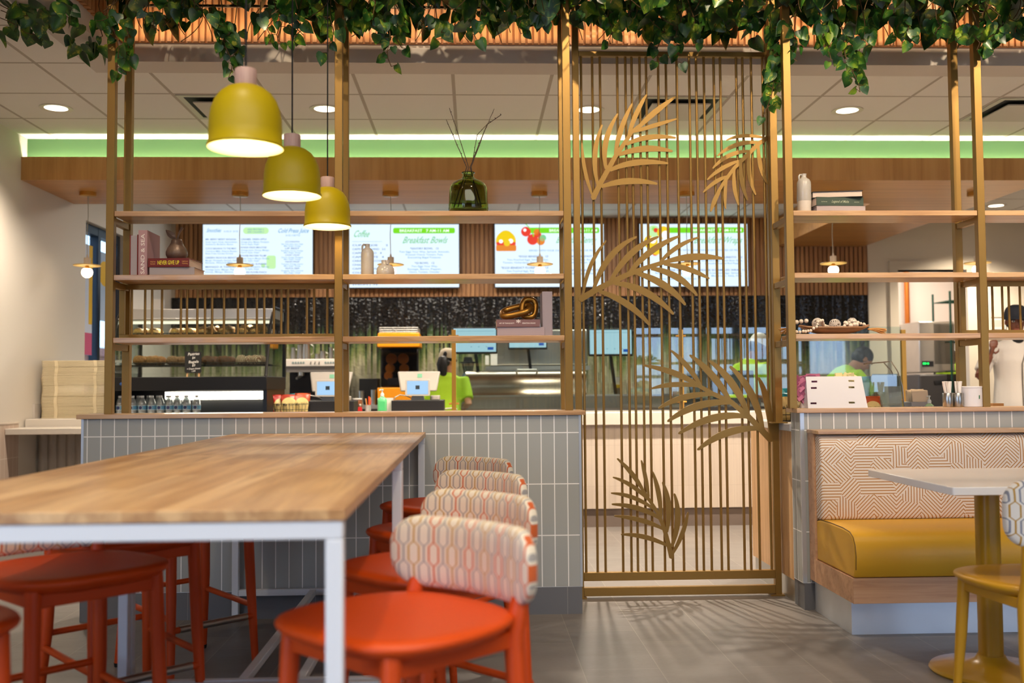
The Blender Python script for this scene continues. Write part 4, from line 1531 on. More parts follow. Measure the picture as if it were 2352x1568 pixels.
def tassel(c, d, n, spread):
    m = MB()
    for i in range(n):
        a = Vector((rng.uniform(-1, 1), rng.uniform(-1, 1), rng.uniform(-1, 1))) * spread
        e = Vector(d) + a * 1.6
        p0, p2 = Vector(c) + a * 0.25, Vector(c) + e
        p2.z = max(p2.z, 0.003)
        p1 = (p0 + p2) / 2 + Vector((0, 0, 0.006))
        m.tube(bez(p0, p1, p2, 3), 0.0017, 5)
    m.build('tassel', JUTE, t)


tassel((0.165, -0.03, 0.026), (0.075, -0.01, -0.012), 46, 0.009)
tassel((-0.235, -0.01, 0.03), (-0.04, -0.01, -0.02), 50, 0.012)
VINEB = mat('whitewashed_vine', '#c9bdb0', 0.8)


def wovenball(label, c, r, seed):
    m = MB()
    rg = random.Random(seed)
    for k in range(15):
        n = Vector((rg.gauss(0, 1), rg.gauss(0, 1), rg.gauss(0, 1))).normalized()
        u = n.orthogonal().normalized()
        v = n.cross(u)
        h = rg.uniform(-0.4, 0.4)
        rr = math.sqrt(1 - h * h)
        m.tube([Vector((0, 0, 0)) + n * (h * r) + (u * math.cos(2 * PI * i / 20) + v * math.sin(2 * PI * i / 20)) * (rr * r) for i in range(21)], 0.0019, 5, caps=False)
    o = m.build('woven_ball', VINEB)
    o.location = (gx + c[0], 5.03 + c[1], Z3 + c[2])
    one(o, label, 'ornament', 'woven balls in the wooden bowl')


wovenball('woven twig ball at the left end of the wooden bowl, among the beads', (-0.073, 0.035, 0.060), 0.027, 1)
wovenball('woven twig ball standing alone in the middle of the wooden bowl', (0.0, -0.012, 0.051), 0.028, 2)
wovenball('woven twig ball at the right of the wooden bowl, half behind beads', (0.108, 0.036, 0.064), 0.024, 3)

# ------------------------------------------------------------------ on the right half wall
CAPZ = 0.9885
GREYC = mat('white_coated_steel', '#d7d2d4', 0.4)
xa, xb = at(1849, 925, 4.95).x, at(1985, 925, 4.95).x
t = thing('packet_caddy', 'white metal caddy with six small slots holding sugar packets, on the right half wall', 'holder', ((xa + xb) / 2, 4.96, CAPZ))
hw = (xb - xa) / 2
H = 0.158
m = MB()
slots = [(-hw + 0.028, 0.128), (hw - 0.075, 0.130), (-hw + 0.022, 0.096), (hw - 0.080, 0.098), (-hw + 0.014, 0.020), (hw - 0.092, 0.022)]
xs_ = sorted({-hw, hw} | {s[0] for s in slots} | {s[0] + 0.031 for s in slots})
zs_ = sorted({0.0, H} | {s[1] for s in slots} | {s[1] + 0.009 for s in slots})
fy = lambda z: -0.055 + 0.05 * (z / H)
vid = {}
vs, fs = [], []


def V(i, j, back):
    k = (i, j, back)
    if k not in vid:
        z = zs_[j]
        x = xs_[i] * (1 - 0.06 * z / H)
        vid[k] = len(vs)
        vs.append((x, fy(z) + (0.0015 if back else 0), z))
    return vid[k]


for i in range(len(xs_) - 1):
    for j in range(len(zs_) - 1):
        cx_, cz_ = (xs_[i] + xs_[i + 1]) / 2, (zs_[j] + zs_[j + 1]) / 2
        if any(s[0] - 1e-6 < cx_ < s[0] + 0.031 and s[1] - 1e-6 < cz_ < s[1] + 0.009 for s in slots):
            continue
        fs.append((V(i, j, 0), V(i + 1, j, 0), V(i + 1, j + 1, 0), V(i, j + 1, 0)))
        fs.append((V(i, j + 1, 1), V(i + 1, j + 1, 1), V(i + 1, j, 1), V(i, j, 1)))
m.add(vs, fs)
for sx_ in (-1, 1):
    x0 = sx_ * hw
    m.add([(x0, -0.055, 0), (x0 * 0.94, -0.005, H), (x0 * 0.94, 0.02, H), (x0 * 1.04, 0.06, 0)], [(0, 1, 2, 3)])
m.box(-hw, hw, -0.05, 0.058, 0, 0.002)
m.build('panel', GREYC, t, smooth=False)


def packets(label, cx, col, lo, hi, seed):
    rg = random.Random(seed)
    m = MB()
    for k in range(26):
        x = cx + rg.uniform(lo, hi)
        R = Matrix.Rotation(rg.uniform(-0.5, 0.5), 3, 'Y') @ Matrix.Rotation(rg.uniform(-0.35, 0.35), 3, 'X')
        m.obox((x, 0.022 + rg.uniform(-0.012, 0.022), 0.125 + rg.uniform(-0.012, 0.022)), 0.036, 0.003, 0.058, R)
        m.obox((x + rg.uniform(-0.02, 0.02), 0.012 + rg.uniform(0, 0.02), 0.10 + rg.uniform(-0.02, 0.01)), 0.036, 0.003, 0.058, R)
        m.obox((x + rg.uniform(-0.01, 0.01), 0.0 + rg.uniform(0, 0.02), 0.05 + rg.uniform(-0.02, 0.01)), 0.036, 0.003, 0.058, R)
    o = m.build('sugar_packets', col)
    o.location = t.location
    tag(o, label, 'packets', None, 'stuff')


packets('pink sweetener packets piled in the left of the white caddy', -hw + 0.055, mat('pink_packet', '#b4627f', 0.6, var=0.15, vscale=30), -0.03, 0.03, 1)
packets('pale yellow sugar packets piled in the right of the white caddy', hw - 0.075, mat('yellow_packet', '#ead89b', 0.6, var=0.1, vscale=30), -0.045, 0.03, 2)
rg = random.Random(5)
m = MB()
for k in range(34):
    a = Vector((rg.uniform(-0.02, 0.02), rg.uniform(-0.015, 0.015), 0))
    p = Vector((-hw - 0.02, 0.015, 0.10)) + a
    R = Matrix.Rotation(-0.5 + rg.uniform(-0.35, 0.35), 3, 'Y') @ Matrix.Rotation(rg.uniform(-0.5, 0.5), 3, 'X')
    m.obox(p + Vector((rg.uniform(-0.012, 0.03), 0, rg.uniform(-0.05, 0.045))), 0.034, 0.002, 0.055, R)
o = m.build('sugar_packets', MATS['pink_packet'])
o.location = t.location
tag(o, 'loose pink packets spilling out at the left end of the white caddy, behind the shelf post', 'packets', None, 'stuff')

xm = at(2186, 900, 4.97).x
PAPER = mat('paper_wrapper', '#efe6de', 0.7)
for k, dx in enumerate((-0.026, 0.026)):
    o = MB().lathe([(0.0, 0.0), (0.0245, 0.0), (0.0255, 0.002), (0.0255, 0.068), (0.0245, 0.070), (0.0235, 0.068), (0.0235, 0.004), (0.0, 0.004)], n=32).build('metal_cup', STEEL, None)
    o.location = (xm + dx, 4.96, CAPZ)
    one(o, ('left' if k == 0 else 'right') + ' steel cup full of wrapped straws on the right half wall', 'cup', 'steel cups of wrapped straws')
    rg = random.Random(20 + k)
    for j in range(14):
        a = rg.uniform(0, 2 * PI)
        r_ = rg.uniform(0.002, 0.012)
        lean = Vector((rg.uniform(-0.012, 0.012) - 0.004 + 0.008 * k, rg.uniform(-0.008, 0.008), 0.085))
        b0 = Vector((r_ * math.cos(a), r_ * math.sin(a), 0.02))
        s = MB().tube([b0, b0 + lean, b0 + lean * 1.28], [0.0058, 0.0058, 0.005], 6, flat=0.6).build('wrapped_straw', PAPER)
        s.location = (xm + dx, 4.96, CAPZ)
        one(s, 'white paper wrapped straw standing in the ' + ('left' if k == 0 else 'right') + ' steel cup', 'straw', 'wrapped straws in the ' + ('left' if k == 0 else 'right') + ' steel cup')
q = at(2231, 900, 4.97)
t = thing('paper_canister', 'round white canister with a small green window, beside the steel straw cups', 'canister', (q.x, 4.968, CAPZ))
MB().lathe([(0.0, 0.0), (0.049, 0.0), (0.0505, 0.002), (0.0505, 0.094), (0.0515, 0.095), (0.0515, 0.101), (0.0495, 0.103), (0.0, 0.103)], n=48).build('body', mat('white_canister', '#e6e1e2', 0.35), t)
MB().box(0.012, 0.016, -0.0515, -0.047, 0.04, 0.058).build('window', mat('dark_green_slot', '#0f6a3c', 0.5), t)

# ------------------------------------------------------------------ service cabinet behind the right half wall
t = thing('service_cabinet', 'oak sided cabinet with a white top behind the right half wall, beside the leaf screen', 'cabinet', (3.0, 5.4, 0), world=True)
MB().box(1.618, 5.2, 5.05, 5.80, 0.115, 0.868).build('carcass', MAPLE_Z, t)
MB().box(1.63, 5.19, 5.06, 5.79, 0.0, 0.115).build('toe_kick', STEEL2, t)
MB().box(1.612, 5.2, 5.062, 5.81, 0.868, 0.905).build('top_slab', mat('white_stone_top', '#dcd7d0', 0.25), t, bevel=0.003)
CT = 0.9055


# crisp bags in wire baskets
def chip_bag(label, loc, c_top, w=0.13, h=0.17, rz=0.0, lean=0.0, group=None):
    t = thing('crisp_bag', label, 'crisp bag', loc, rz, group)
    if lean:
        t.rotation_euler = (lean, 0, rz)
    rings = []
    n = 20
    for i in range(11):
        s = i / 10
        z = h * s
        th = 0.004 + 0.05 * math.sin(PI * min(1, max(0, (s - 0.03) / 0.9))) ** 0.8
        ww = w / 2 * (0.96 + 0.04 * abs(2 * s - 1) - 0.03 * math.sin(PI * s))
        if s > 0.92 or s < 0.04:
            th = 0.003
        rings.append([(ww * abs(math.cos(2 * PI * j / n)) ** 0.7 * (1 if math.cos(2 * PI * j / n) > 0 else -1), th / 2 * math.sin(2 * PI * j / n) + 0.004 * math.sin(9 * s + j), z) for j in range(n)])
    b_ = NB('crisp_bag_' + str(len(MATS)))
    x, y, z = b_.xyz()
    d = b_.math('SQRT', b_.math('ADD', b_.math('POWER', b_.math('MULTIPLY', x, 1.15), 2.0), b_.math('POWER', b_.math('SUBTRACT', z, h * 0.36), 2.0)))
    inside = b_.math('LESS_THAN', d, w * 0.56)
    n1 = b_.noise(None, 40, 3)
    pale = b_.mix(n1, '#f0dc9a', '#e0bf72')
    b_.out(b_.mix(inside, c_top, pale), 0.35)
    MB().loft(rings).build('bag', b_.m, t, sharp=80)
    m = MB()
    m.text("Miss Vickie's", (0, -0.034, h * 0.40), (1, 0, 0.05), (0, 0, 1), 0.032, 'C', width=w * 0.72, shear=0.3)
    m.build('lettering', mat('lettering_black', '#1d1713', 0.6), t, smooth=False)
    return t


def wire_basket(label, c, wx, wy, h, flare=0.012, step=0.022):
    t = thing('wire_basket', label, 'basket', c)
    m = MB()
    r = 0.0016

    def loop(a, b_, z):
        P = [(x, y, z) for x, y in rrect(a, b_, 0.012, 3)]
        m.tube(P + [P[0]], r * 1.3, 6, caps=False)
    loop(wx, wy, 0.003)
    loop(wx + flare, wy + flare, h * 0.5)
    loop(wx + 2 * flare, wy + 2 * flare, h)
    for k in range(int(wx / step) + 1):
        x = -wx / 2 + wx * k / int(wx / step)
        f = 1 + 2 * flare / wx
        for s in (-1, 1):
            m.tube([(x * f, s * (wy / 2 + flare), h), (x, s * wy / 2, 0.003)], r, 5)
        m.tube([(x, -wy / 2, 0.003), (x, wy / 2, 0.003)], r, 5)
    for k in range(int(wy / step) + 1):
        y = -wy / 2 + wy * k / int(wy / step)
        f = 1 + 2 * flare / wy
        for s in (-1, 1):
            m.tube([(s * (wx / 2 + flare), y * f, h), (s * wx / 2, y, 0.003)], r, 5)
    m.build('wire_cage', mat('black_wire', '#22201c', 0.5, 0.4), t)
    return t


TEAL, RUST, RED = '#0d8796', '#c0552a', '#b5291f'
q = at(1806, 940, 5.42)
wire_basket('black wire basket of teal crisp bags behind the leaf screen edge', (q.x + 0.05, 5.45, CT), 0.22, 0.16, 0.075)
chip_bag('teal crisp bag nearest in the wire basket beside the leaf screen', (q.x - 0.01, 5.40, CT + 0.006), TEAL, 0.135, 0.15, 0.05, -0.12, 'teal crisp bags')
chip_bag('teal crisp bag at the back of the wire basket beside the leaf screen', (q.x + 0.02, 5.48, CT + 0.006), TEAL, 0.135, 0.175, -0.25, -0.05, 'teal crisp bags')
chip_bag('teal crisp bag half hidden behind the right shelf post and white caddy', (q.x + 0.11, 5.45, CT + 0.006), TEAL, 0.13, 0.165, 0.2, -0.1, 'teal crisp bags')
q = at(2000, 920, 5.40)
chip_bag('orange crisp bag showing right of the white packet caddy', (q.x, 5.38, CT), RUST, 0.105, 0.135, 0.05, -0.1)

# tilted clear bin on a wire stand
CLR = pane('clear_acrylic', '#cfd9de', 0.10)
q = at(2020, 925, 5.5)
t = thing('clear_bin', 'tilted clear plastic bin on a wire stand behind the right half wall', 'bin', (q.x, 5.5, CT))
t.scale = (1.2, 1.0, 1.25)
m = MB()
m.prism([(-0.075, 0.02), (0.085, 0.02), (0.075, 0.19), (0.068, 0.205), (-0.05, 0.205), (-0.058, 0.19)], -0.06, -0.056)
m.prism([(0.085, 0.02), (0.092, 0.02), (0.082, 0.195), (0.075, 0.195)], -0.056, 0.10)
m.prism([(-0.08, 0.02), (-0.075, 0.02), (-0.057, 0.195), (-0.062, 0.195)], -0.056, 0.10)
m.build('bin_shell', CLR, t)
m = MB()
m.tube([(0.05, -0.03, 0.26), (0.09, 0.0, 0.215), (0.11, 0.0, 0.15), (0.12, 0.0, 0.0)], 0.003, 6)
m.tube([(0.05, 0.08, 0.26), (0.09, 0.08, 0.215), (0.11, 0.08, 0.15), (0.12, 0.08, 0.0)], 0.003, 6)
m.tube([(-0.07, 0.0, 0.25), (0.05, 0.0, 0.26)], 0.003, 6)
m.build('wire_stand', STEEL, t)
q = at(2053, 920, 5.35)
t = thing('tent_card', 'small teal tent card beside the brass glass post', 'sign', (q.x, 5.35, CT))
MB().prism([(-0.025, 0.0), (-0.002, 0.062), (0.0, 0.062), (-0.021, 0.0)], -0.036, 0.036, 'yz').prism([(0.025, 0.0), (0.002, 0.062), (0.0, 0.062), (0.021, 0.0)], -0.036, 0.036, 'yz').build('card', mat('teal_card', '#2d6f78', 0.6), t)
q = at(2125, 918, 5.25)
m = None
for k in range(8):
    o = MB().lathe([(0.0, 0.002), (0.013, 0.0), (0.017, 0.045), (0.0155, 0.045), (0.012, 0.003), (0.0, 0.003)], n=20).build('plastic_cup', pane('clear_plastic', '#e9dfd6', 0.12), None) if k == 0 else dup(o0)
    if k == 0:
        o0 = o
    o.location = (q.x - 0.105 + 0.03 * k, 5.25 + 0.02 * (k % 2), CT + 0.035)
    one(o, 'small clear plastic cup in the row behind the right half wall', 'cup', 'small clear plastic cups in a row')
one(MB().box(q.x - 0.13, q.x + 0.13, 5.215, 5.305, CT, CT + 0.0345).build('cup_riser', mat('grey_riser', '#9c948d', 0.5), origin=(q.x, 5.26, CT)), 'low grey riser under the row of small plastic cups', 'riser')
q = at(2106, 910, 5.5)
t = thing('napkin_box', 'grey napkin box with tan napkins behind the right half wall', 'napkin holder', (q.x, 5.5, CT))
MB().box(-0.055, 0.055, -0.05, 0.05, 0, 0.10).build('box', mat('grey_holder', '#8f8c8d', 0.5), t, bevel=0.003)
m = MB()
for k in range(9):
    m.obox((0.0, -0.04 + 0.01 * k, 0.125 + 0.004 * (k % 3)), 0.09, 0.004, 0.07, Matrix.Rotation(0.04 * ((k * 7) % 5 - 2), 3, 'Y'))
m.build('napkins', mat('kraft_napkin', '#d8c3a6', 0.8), t)


def pump_bottle(label, loc, body, col, s=1.0, print_=None):
    t = thing('pump_bottle', label, 'bottle', loc)
    MB().lathe([(0.0, 0.0), (0.034 * s, 0.0), (0.036 * s, 0.004), (0.036 * s, 0.09 * s), (0.033 * s, 0.104 * s), (0.02 * s, 0.116 * s), (0.014 * s, 0.122 * s)], n=24, sy=0.7).build('body', body, t, sharp=60)
    m = MB().lathe([(0.014 * s, 0.122 * s), (0.015 * s, 0.14 * s), (0.010 * s, 0.15 * s), (0.005 * s, 0.152 * s), (0.005 * s, 0.168 * s), (0.009 * s, 0.17 * s), (0.010 * s, 0.178 * s), (0.0, 0.18 * s)], n=16)
    m.tube([(0, 0, 0.175 * s), (-0.014 * s, -0.004, 0.176 * s), (-0.022 * s, -0.006, 0.170 * s)], 0.004 * s, 6)
    m.build('pump', mat('pump_white', '#d9dcd6', 0.4), t)
    if print_:
        MB().box(-0.022 * s, 0.022 * s, -0.0268 * s, -0.0258 * s, 0.015 * s, 0.085 * s).build('label', print_, t)
    return t


pump_bottle('small pump bottle with a green base beside the napkin box', (at(2134, 910, 5.45).x, 5.45, CT), mat('pale_green_bottle', '#b6d8a6', 0.25), None, 0.75)
q = at(2284, 910, 5.4)
one(MB().box(q.x - 0.03, q.x + 0.03, 5.36, 5.44, CT, CT + 0.09).build('cardboard_box', mat('brown_card', '#a4713c', 0.7), origin=(q.x, 5.4, CT)), 'small brown box behind the right shelf post, before the person in white', 'box')

# ------------------------------------------------------------------ tall pile of trays on the left counter
FIB = mat('cream_fibre_tray', '#efdcb4', 0.7, var=0.04, vscale=8)
x0_, x1_ = -3.365, -2.845
tw = x1_ - x0_


def tray_mesh():
    m = MB()
    outl = rrect(tw, 0.40, 0.03, 4)
    out2 = []
    for x, y in outl:
        out2.append((x, y))
    lo = [(x * 0.975, y * 0.965) for x, y in outl]
    m.loft([[(x, y, 0.0) for x, y in lo], [(x, y, 0.0012) for x, y in outl], [(x, y, 0.0070) for x, y in outl], [(x * 0.965, y * 0.955, 0.0068) for x, y in outl], [(x * 0.95, y * 0.93, 0.003) for x, y in outl]])
    for x in (-0.14, 0.16):
        m.box(x - 0.012, x + 0.012, -0.204, -0.199, 0.0, 0.0085)
    return m


tr = tray_mesh().build('fibre_tray', FIB)
rg = random.Random(3)
N = 47
for i in range(N):
    o = tr if i == 0 else dup(tr)
    wob = 0.004 * math.sin(i * 0.35) + rg.uniform(-0.0015, 0.0015)
    o.location = ((x0_ + x1_) / 2 + wob, 8.08 + rg.uniform(-0.002, 0.002), 0.887 + 0.00955 * i)
    one(o, 'cream fibre tray in the tall pile on the stone shelf by the left wall', 'tray', 'cream fibre trays in a tall pile')
one(MB().box(WX + 0.03, WX + 0.24, 7.90, 7.905, 0.764, 0.774).build('counter_bracket', DARKER), 'dark slot under the stone shelf by the left wall', 'bracket')

# ------------------------------------------------------------------ order counter across the room
CY = 7.80
t = thing('order_counter', 'long white order counter with a pale ribbed front behind the leaf screen', 'counter', (2.0, 8.1, 0), world=True)
MB().box(-1.45, 6.6, CY - 0.02, 8.42, 0.800, 0.898).build('counter_slab', mat('white_quartz', '#cbc3b9', 0.3), t, bevel=0.004)
RIB = NB('ribbed_pale_tile')
x, y, z = RIB.xyz()
f = RIB.math('SINE', RIB.math('MULTIPLY', x, 2 * PI / 0.045))
RIB.bump(f, 0.35, 0.004)
v = RIB.comb(x, z)
c_, f_ = RIB.brick(v, 0.045, 0.32, 0.0012, 0, 2, '#c2b4a7', '#bdafa2', '#aea092')
RIB.out(c_, 0.45)
MB().box(-1.44, 6.6, CY + 0.03, 8.40, 0.145, 0.80).build('ribbed_front', RIB.m, t)
MB().box(-1.44, 6.6, CY + 0.05, 8.39, 0.0, 0.145).build('base', mat('brown_grey_base', '#6d6059', 0.6, var=0.1, vscale=3), t)
KT = 0.8985
t = thing('back_counter', 'kitchen back counter along the mosaic wall', 'counter', (0.5, 11.0, 0), world=True)
MB().box(-3.3, 4.4, 10.62, 11.32, 0.88, 0.92).build('counter_slab', STEEL2, t)
MB().box(-3.3, 4.4, 10.66, 11.32, 0.0, 0.88).build('carcass', mat('grey_cabinet', '#6b6560', 0.5), t)


# ------------------------------------------------------------------ menu screens
def glow(name, c, s):
    return mat(name, '#050505', 0.6, emit=c, estr=s)


SCR = glow('screen_white', '#dff1ff', 1.05)
T_BLUE = glow('menu_text_blue', '#2f7fd0', 0.6)
T_CYAN = glow('menu_text_cyan', '#6fb6e6', 0.75)
T_GRN = glow('menu_script_green', '#84dc9a', 0.85)
T_LIME = glow('menu_lime', '#7ae01c', 0.95)
T_WHT = glow('menu_white', '#ffffff', 1.1)
T_RED = glow('menu_red', '#f0402c', 0.9)
T_YEL = glow('menu_yellow', '#f2cf1e', 0.95)
T_ORG = glow('menu_orange', '#ee8a2a', 0.9)
T_PALE = glow('menu_pale_lime', '#c6f5b0', 0.95)
PAL = [T_BLUE, T_CYAN, T_GRN, T_LIME, T_WHT, T_RED, T_YEL, T_ORG, T_PALE]
MY = 11.20


def menu(label, pa, pb):
    a, b_ = at(pa, 587, MY), at(pb, 587, MY)
    z0, z1 = 2.226, 2.938
    xc = (a.x + b_.x) / 2
    t = thing('menu_screen', label, 'screen', (xc, MY, (z0 + z1) / 2), group='menu screens over the kitchen')
    w, h = b_.x - a.x, z1 - z0
    MB().box(-w / 2 - 0.01, w / 2 + 0.01, 0.0, 0.045, -h / 2 - 0.01, h / 2 + 0.01).build('case', DARK, t, bevel=0.003)
    MB().box(-w / 2, w / 2, -0.003, 0.0, -h / 2, h / 2).build('display', SCR, t)
    MB().box(-0.2, 0.2, 0.045, 0.10, -0.15, 0.15).build('bracket', DARK, t)
    return t, w, h


class Page:
    """Lettering laid out on a screen in fractions of its width and height (origin top left)."""
    def __init__(s, t, w, h):
        s.t, s.w, s.h, s.m, s.pic = t, w, h, MB(), MB()

    def P(s, u, v, d=0.0045):
        return ((u - 0.5) * s.w, -d, (0.5 - v) * s.h)

    def tx(s, txt, u, v, size, col, align='L', width=None, shear=0.0):
        s.m.text(txt, s.P(u, v), (1, 0, 0), (0, 0, 1), size * s.h, align, col, width * s.w if width else None, shear)

    def disc(s, u, v, r, col, ry=None, d=0.004, n=24):
        o = s.P(u, v, d)
        ry = ry or r
        s.pic.add([(o[0] + r * s.w * math.cos(2 * PI * i / n), o[1], o[2] + ry * s.w * math.sin(2 * PI * i / n)) for i in range(n)], [tuple(range(n))], col)

    def pill(s, u0, v0, u1, v1, col, r=0.4, d=0.0038):
        cx_, cz_ = (u0 + u1) / 2, (v0 + v1) / 2
        w, h = (u1 - u0) * s.w, (v1 - v0) * s.h
        o = s.P(cx_, cz_, d)
        s.pic.add([(o[0] + x, o[1], o[2] + z) for x, z in rrect(w, h, h * r, 5)], [tuple(range(24))], col)

    def done(s):
        s.m.build('menu_lettering', PAL, s.t, smooth=False)
        s.pic.build('menu_pictures', PAL, s.t, smooth=False)


t, w, h = menu('drinks menu screen at the left with smoothies and cold press juices', 466, 718)
p = Page(t, w, h)
p.tx('Smoothies', 0.03, 0.12, 0.085, 1, width=0.13, shear=0.4)
p.tx('16 OZ | 8   24 OZ', 0.19, 0.12, 0.035, 1, width=0.13)
p.pill(0.365, 0.045, 0.60, 0.15, 8, 0.48)
p.tx('ADD PROTEIN 2', 0.48, 0.09, 0.035, 1, 'C', 0.15)
p.tx('ADD COLLAGEN 2', 0.48, 0.13, 0.035, 1, 'C', 0.15)
p.tx('Cold Press Juice', 0.68, 0.13, 0.095, 1, width=0.28, shear=0.4)
p.tx('16 OZ | 9 BOTTLE', 0.82, 0.185, 0.035, 1, 'C', 0.13)
left = [('MR. BERRY BERRY BANANA', 'Greek Yogurt, Honey, Almond Butter,', 'Strawberry, Blueberry, Banana'), ('COCO BANANA TO THE MAX', 'Coconut Milk, Peanut Butter,', 'Banana, Protein, Chocolate, Chia Seeds'),
        ('GREEN ROCCA BEAST', 'Mango, Pineapple, Spinach, Kale,', 'Banana, Almond Milk'), ('MANGO A TANGO', 'Orange Juice, Mango, Peach,', 'Honey, Mango, Banana'), ('THE ORANGE JULIUS 2.0', 'Orange Juice, Vanilla,', 'Banana, Yogurt')]
for i, (a, b_, c) in enumerate(left):
    v = 0.245 + i * 0.145
    p.tx(a, 0.025, v, 0.034, 0, width=0.28)
    p.tx(b_, 0.025, v + 0.042, 0.032, 1, width=0.29)
    p.tx(c, 0.025, v + 0.078, 0.032, 1, width=0.25)
mid = [('CARAMEL GREEN APPLE', 'Orange Juice, Mango, Pineapple,'), ('POWER VERDE SMOOTHIE', 'Orange Juice, Honey, Mango,'), ('POWER PROTEIN "PLUM"', 'Greek Yogurt, Mango, Banana,'), ('TROPICAL SUNRISE', 'Mango, Pineapple, Honey'), ('GOLDEN POWER PUNCH', 'Orange Juice, Mango, Yogurt, Honey')]
for i, (a, b_) in enumerate(mid):
    v = 0.245 + i * 0.13
    p.tx(a, 0.345, v, 0.034, 0, width=0.235)
    p.tx(b_, 0.345, v + 0.042, 0.032, 1, width=0.26)
    p.tx('Carrot, Apple, Ginger', 0.345, v + 0.078, 0.032, 1, width=0.17)
rt = [('ACE HYDRATION', 'Kale, Celery, Apple, Lemon, Ginger'), ('UP BEET', 'Red Beet, Carrot, Orange,'), ('COURT CRUSH', 'Carrot, Orange, Pineapple,'), ('GOLDEN GINGER', 'Turmeric, Orange, Lemon,'), ('TROPICAL GREEN', 'Pineapple, Kale, Coconut'), ('GRAND SLAM GREENS', 'Celery, Cucumber')]
for i, (a, b_) in enumerate(rt):
    v = 0.285 + i * 0.105
    p.tx(a, 0.815, v, 0.032, 0, 'C', 0.13)
    p.tx(b_, 0.815, v + 0.036, 0.03, 1, 'C', 0.2)
    p.tx('Mint, Ginger, Orange', 0.815, v + 0.066, 0.03, 1, 'C', 0.15)
p.pill(0.58, 0.49, 0.665, 0.70, 8, 0.15)
p.disc(0.55, 0.65, 0.02, 8)
p.done()
t, w, h = menu('second menu screen with coffee and breakfast bowls', 802, 1054)
p = Page(t, w, h)
p.tx('Coffee', 0.035, 0.20, 0.15, 2, width=0.14, shear=0.45)
p.m.add([p.P(0.03, 0.272), p.P(0.30, 0.272), p.P(0.30, 0.276), p.P(0.03, 0.276)], [(0, 1, 2, 3)], 1)
for i, a in enumerate(('CUP OF JOE      2', 'CAFFE AMERICANO   3.5', 'CAPPUCCINO   4', 'CAFFE LATTE   4', 'CARAMEL MACCHIATO', 'CHAI LATTE', 'CAFFE MOCHA   5', 'COLD BREW   4', 'ICED LATTE', 'MATCHA 5', 'SYRUPS | .75')):
    p.tx(a, 0.03, 0.345 + i * 0.062, 0.04, 0, width=0.019 * len(a) if len(a) < 18 else 0.30)
p.pill(0.40, 0.055, 0.965, 0.145, 3, 0.3)
p.tx('BREAKFAST   7 AM-11 AM', 0.685, 0.122, 0.06, 4, 'C', 0.45)
p.tx('Breakfast Bowls', 0.685, 0.30, 0.15, 2, 'C', 0.40, 0.45)
for v, a, sz, c, wd in ((0.40, '*SAVORY BOWL   12', 0.042, 0, 0.26), (0.45, 'Two Eggs Your Way, Spinach, Avocado,', 0.038, 1, 0.46), (0.495, 'Roasted Cherry Tomato, Feta,', 0.038, 1, 0.34), (0.54, 'Everything Bagel Potatoes', 0.038, 1, 0.30),
                        (0.63, '*GI BOWL   12', 0.042, 0, 0.18), (0.68, 'Two Eggs Your Way,', 0.038, 1, 0.24), (0.725, 'Sausage, Bacon, Pepper,', 0.038, 1, 0.31), (0.77, 'Onion, Tomato, Cheddar', 0.038, 1, 0.28)):
    p.tx(a, 0.685, v, sz, c, 'C', wd)
p.done()
t, w, h = menu('third menu screen with a burger and tomatoes pictured, half behind the leaf screen', 1137, 1387)
p = Page(t, w, h)
p.pill(0.30, 0.055, 0.96, 0.145, 3, 0.3)
p.tx('BREAKFAST   7 AM-11 AM', 0.72, 0.122, 0.06, 4, 'C', 0.44)
p.tx('Breakfast Benny', 0.74, 0.30, 0.14, 2, 'C', 0.36, 0.45)
for u, v, r, c in ((0.10, 0.27, 0.092, 6), (0.10, 0.22, 0.07, 6)):
    p.disc(u, v, r, c, d=0.0042)
p.pill(0.01, 0.33, 0.195, 0.43, 7, 0.25, 0.0043)
p.pill(0.012, 0.285, 0.19, 0.335, 5, 0.4, 0.0044)
p.disc(0.055, 0.275, 0.018, 4, d=0.0048)
p.disc(0.145, 0.27, 0.022, 4, d=0.0048)
p.disc(0.11, 0.30, 0.03, 6, d=0.005)
for u, v, r, c in ((0.285, 0.12, 0.045, 5), (0.345, 0.245, 0.05, 5), (0.42, 0.27, 0.038, 7), (0.385, 0.13, 0.03, 7), (0.40, 0.17, 0.026, 5), (0.44, 0.22, 0.03, 2)):
    p.disc(u, v, r, c, d=0.0046)
p.disc(0.275, 0.095, 0.014, 4, d=0.005)
p.m.add([p.P(0.28, 0.0, 0.0052), p.P(0.29, 0.0, 0.0052), p.P(0.345, 0.1, 0.0052), p.P(0.36, 0.2, 0.0052), p.P(0.35, 0.2, 0.0052), p.P(0.335, 0.105, 0.0052)], [(0, 5, 4, 3, 2, 1)], 3)
p.tx('SERVED WITH YOUR CHOICE OF POTATOES OR FRUIT', 0.62, 0.435, 0.038, 1, 'C', 0.62)
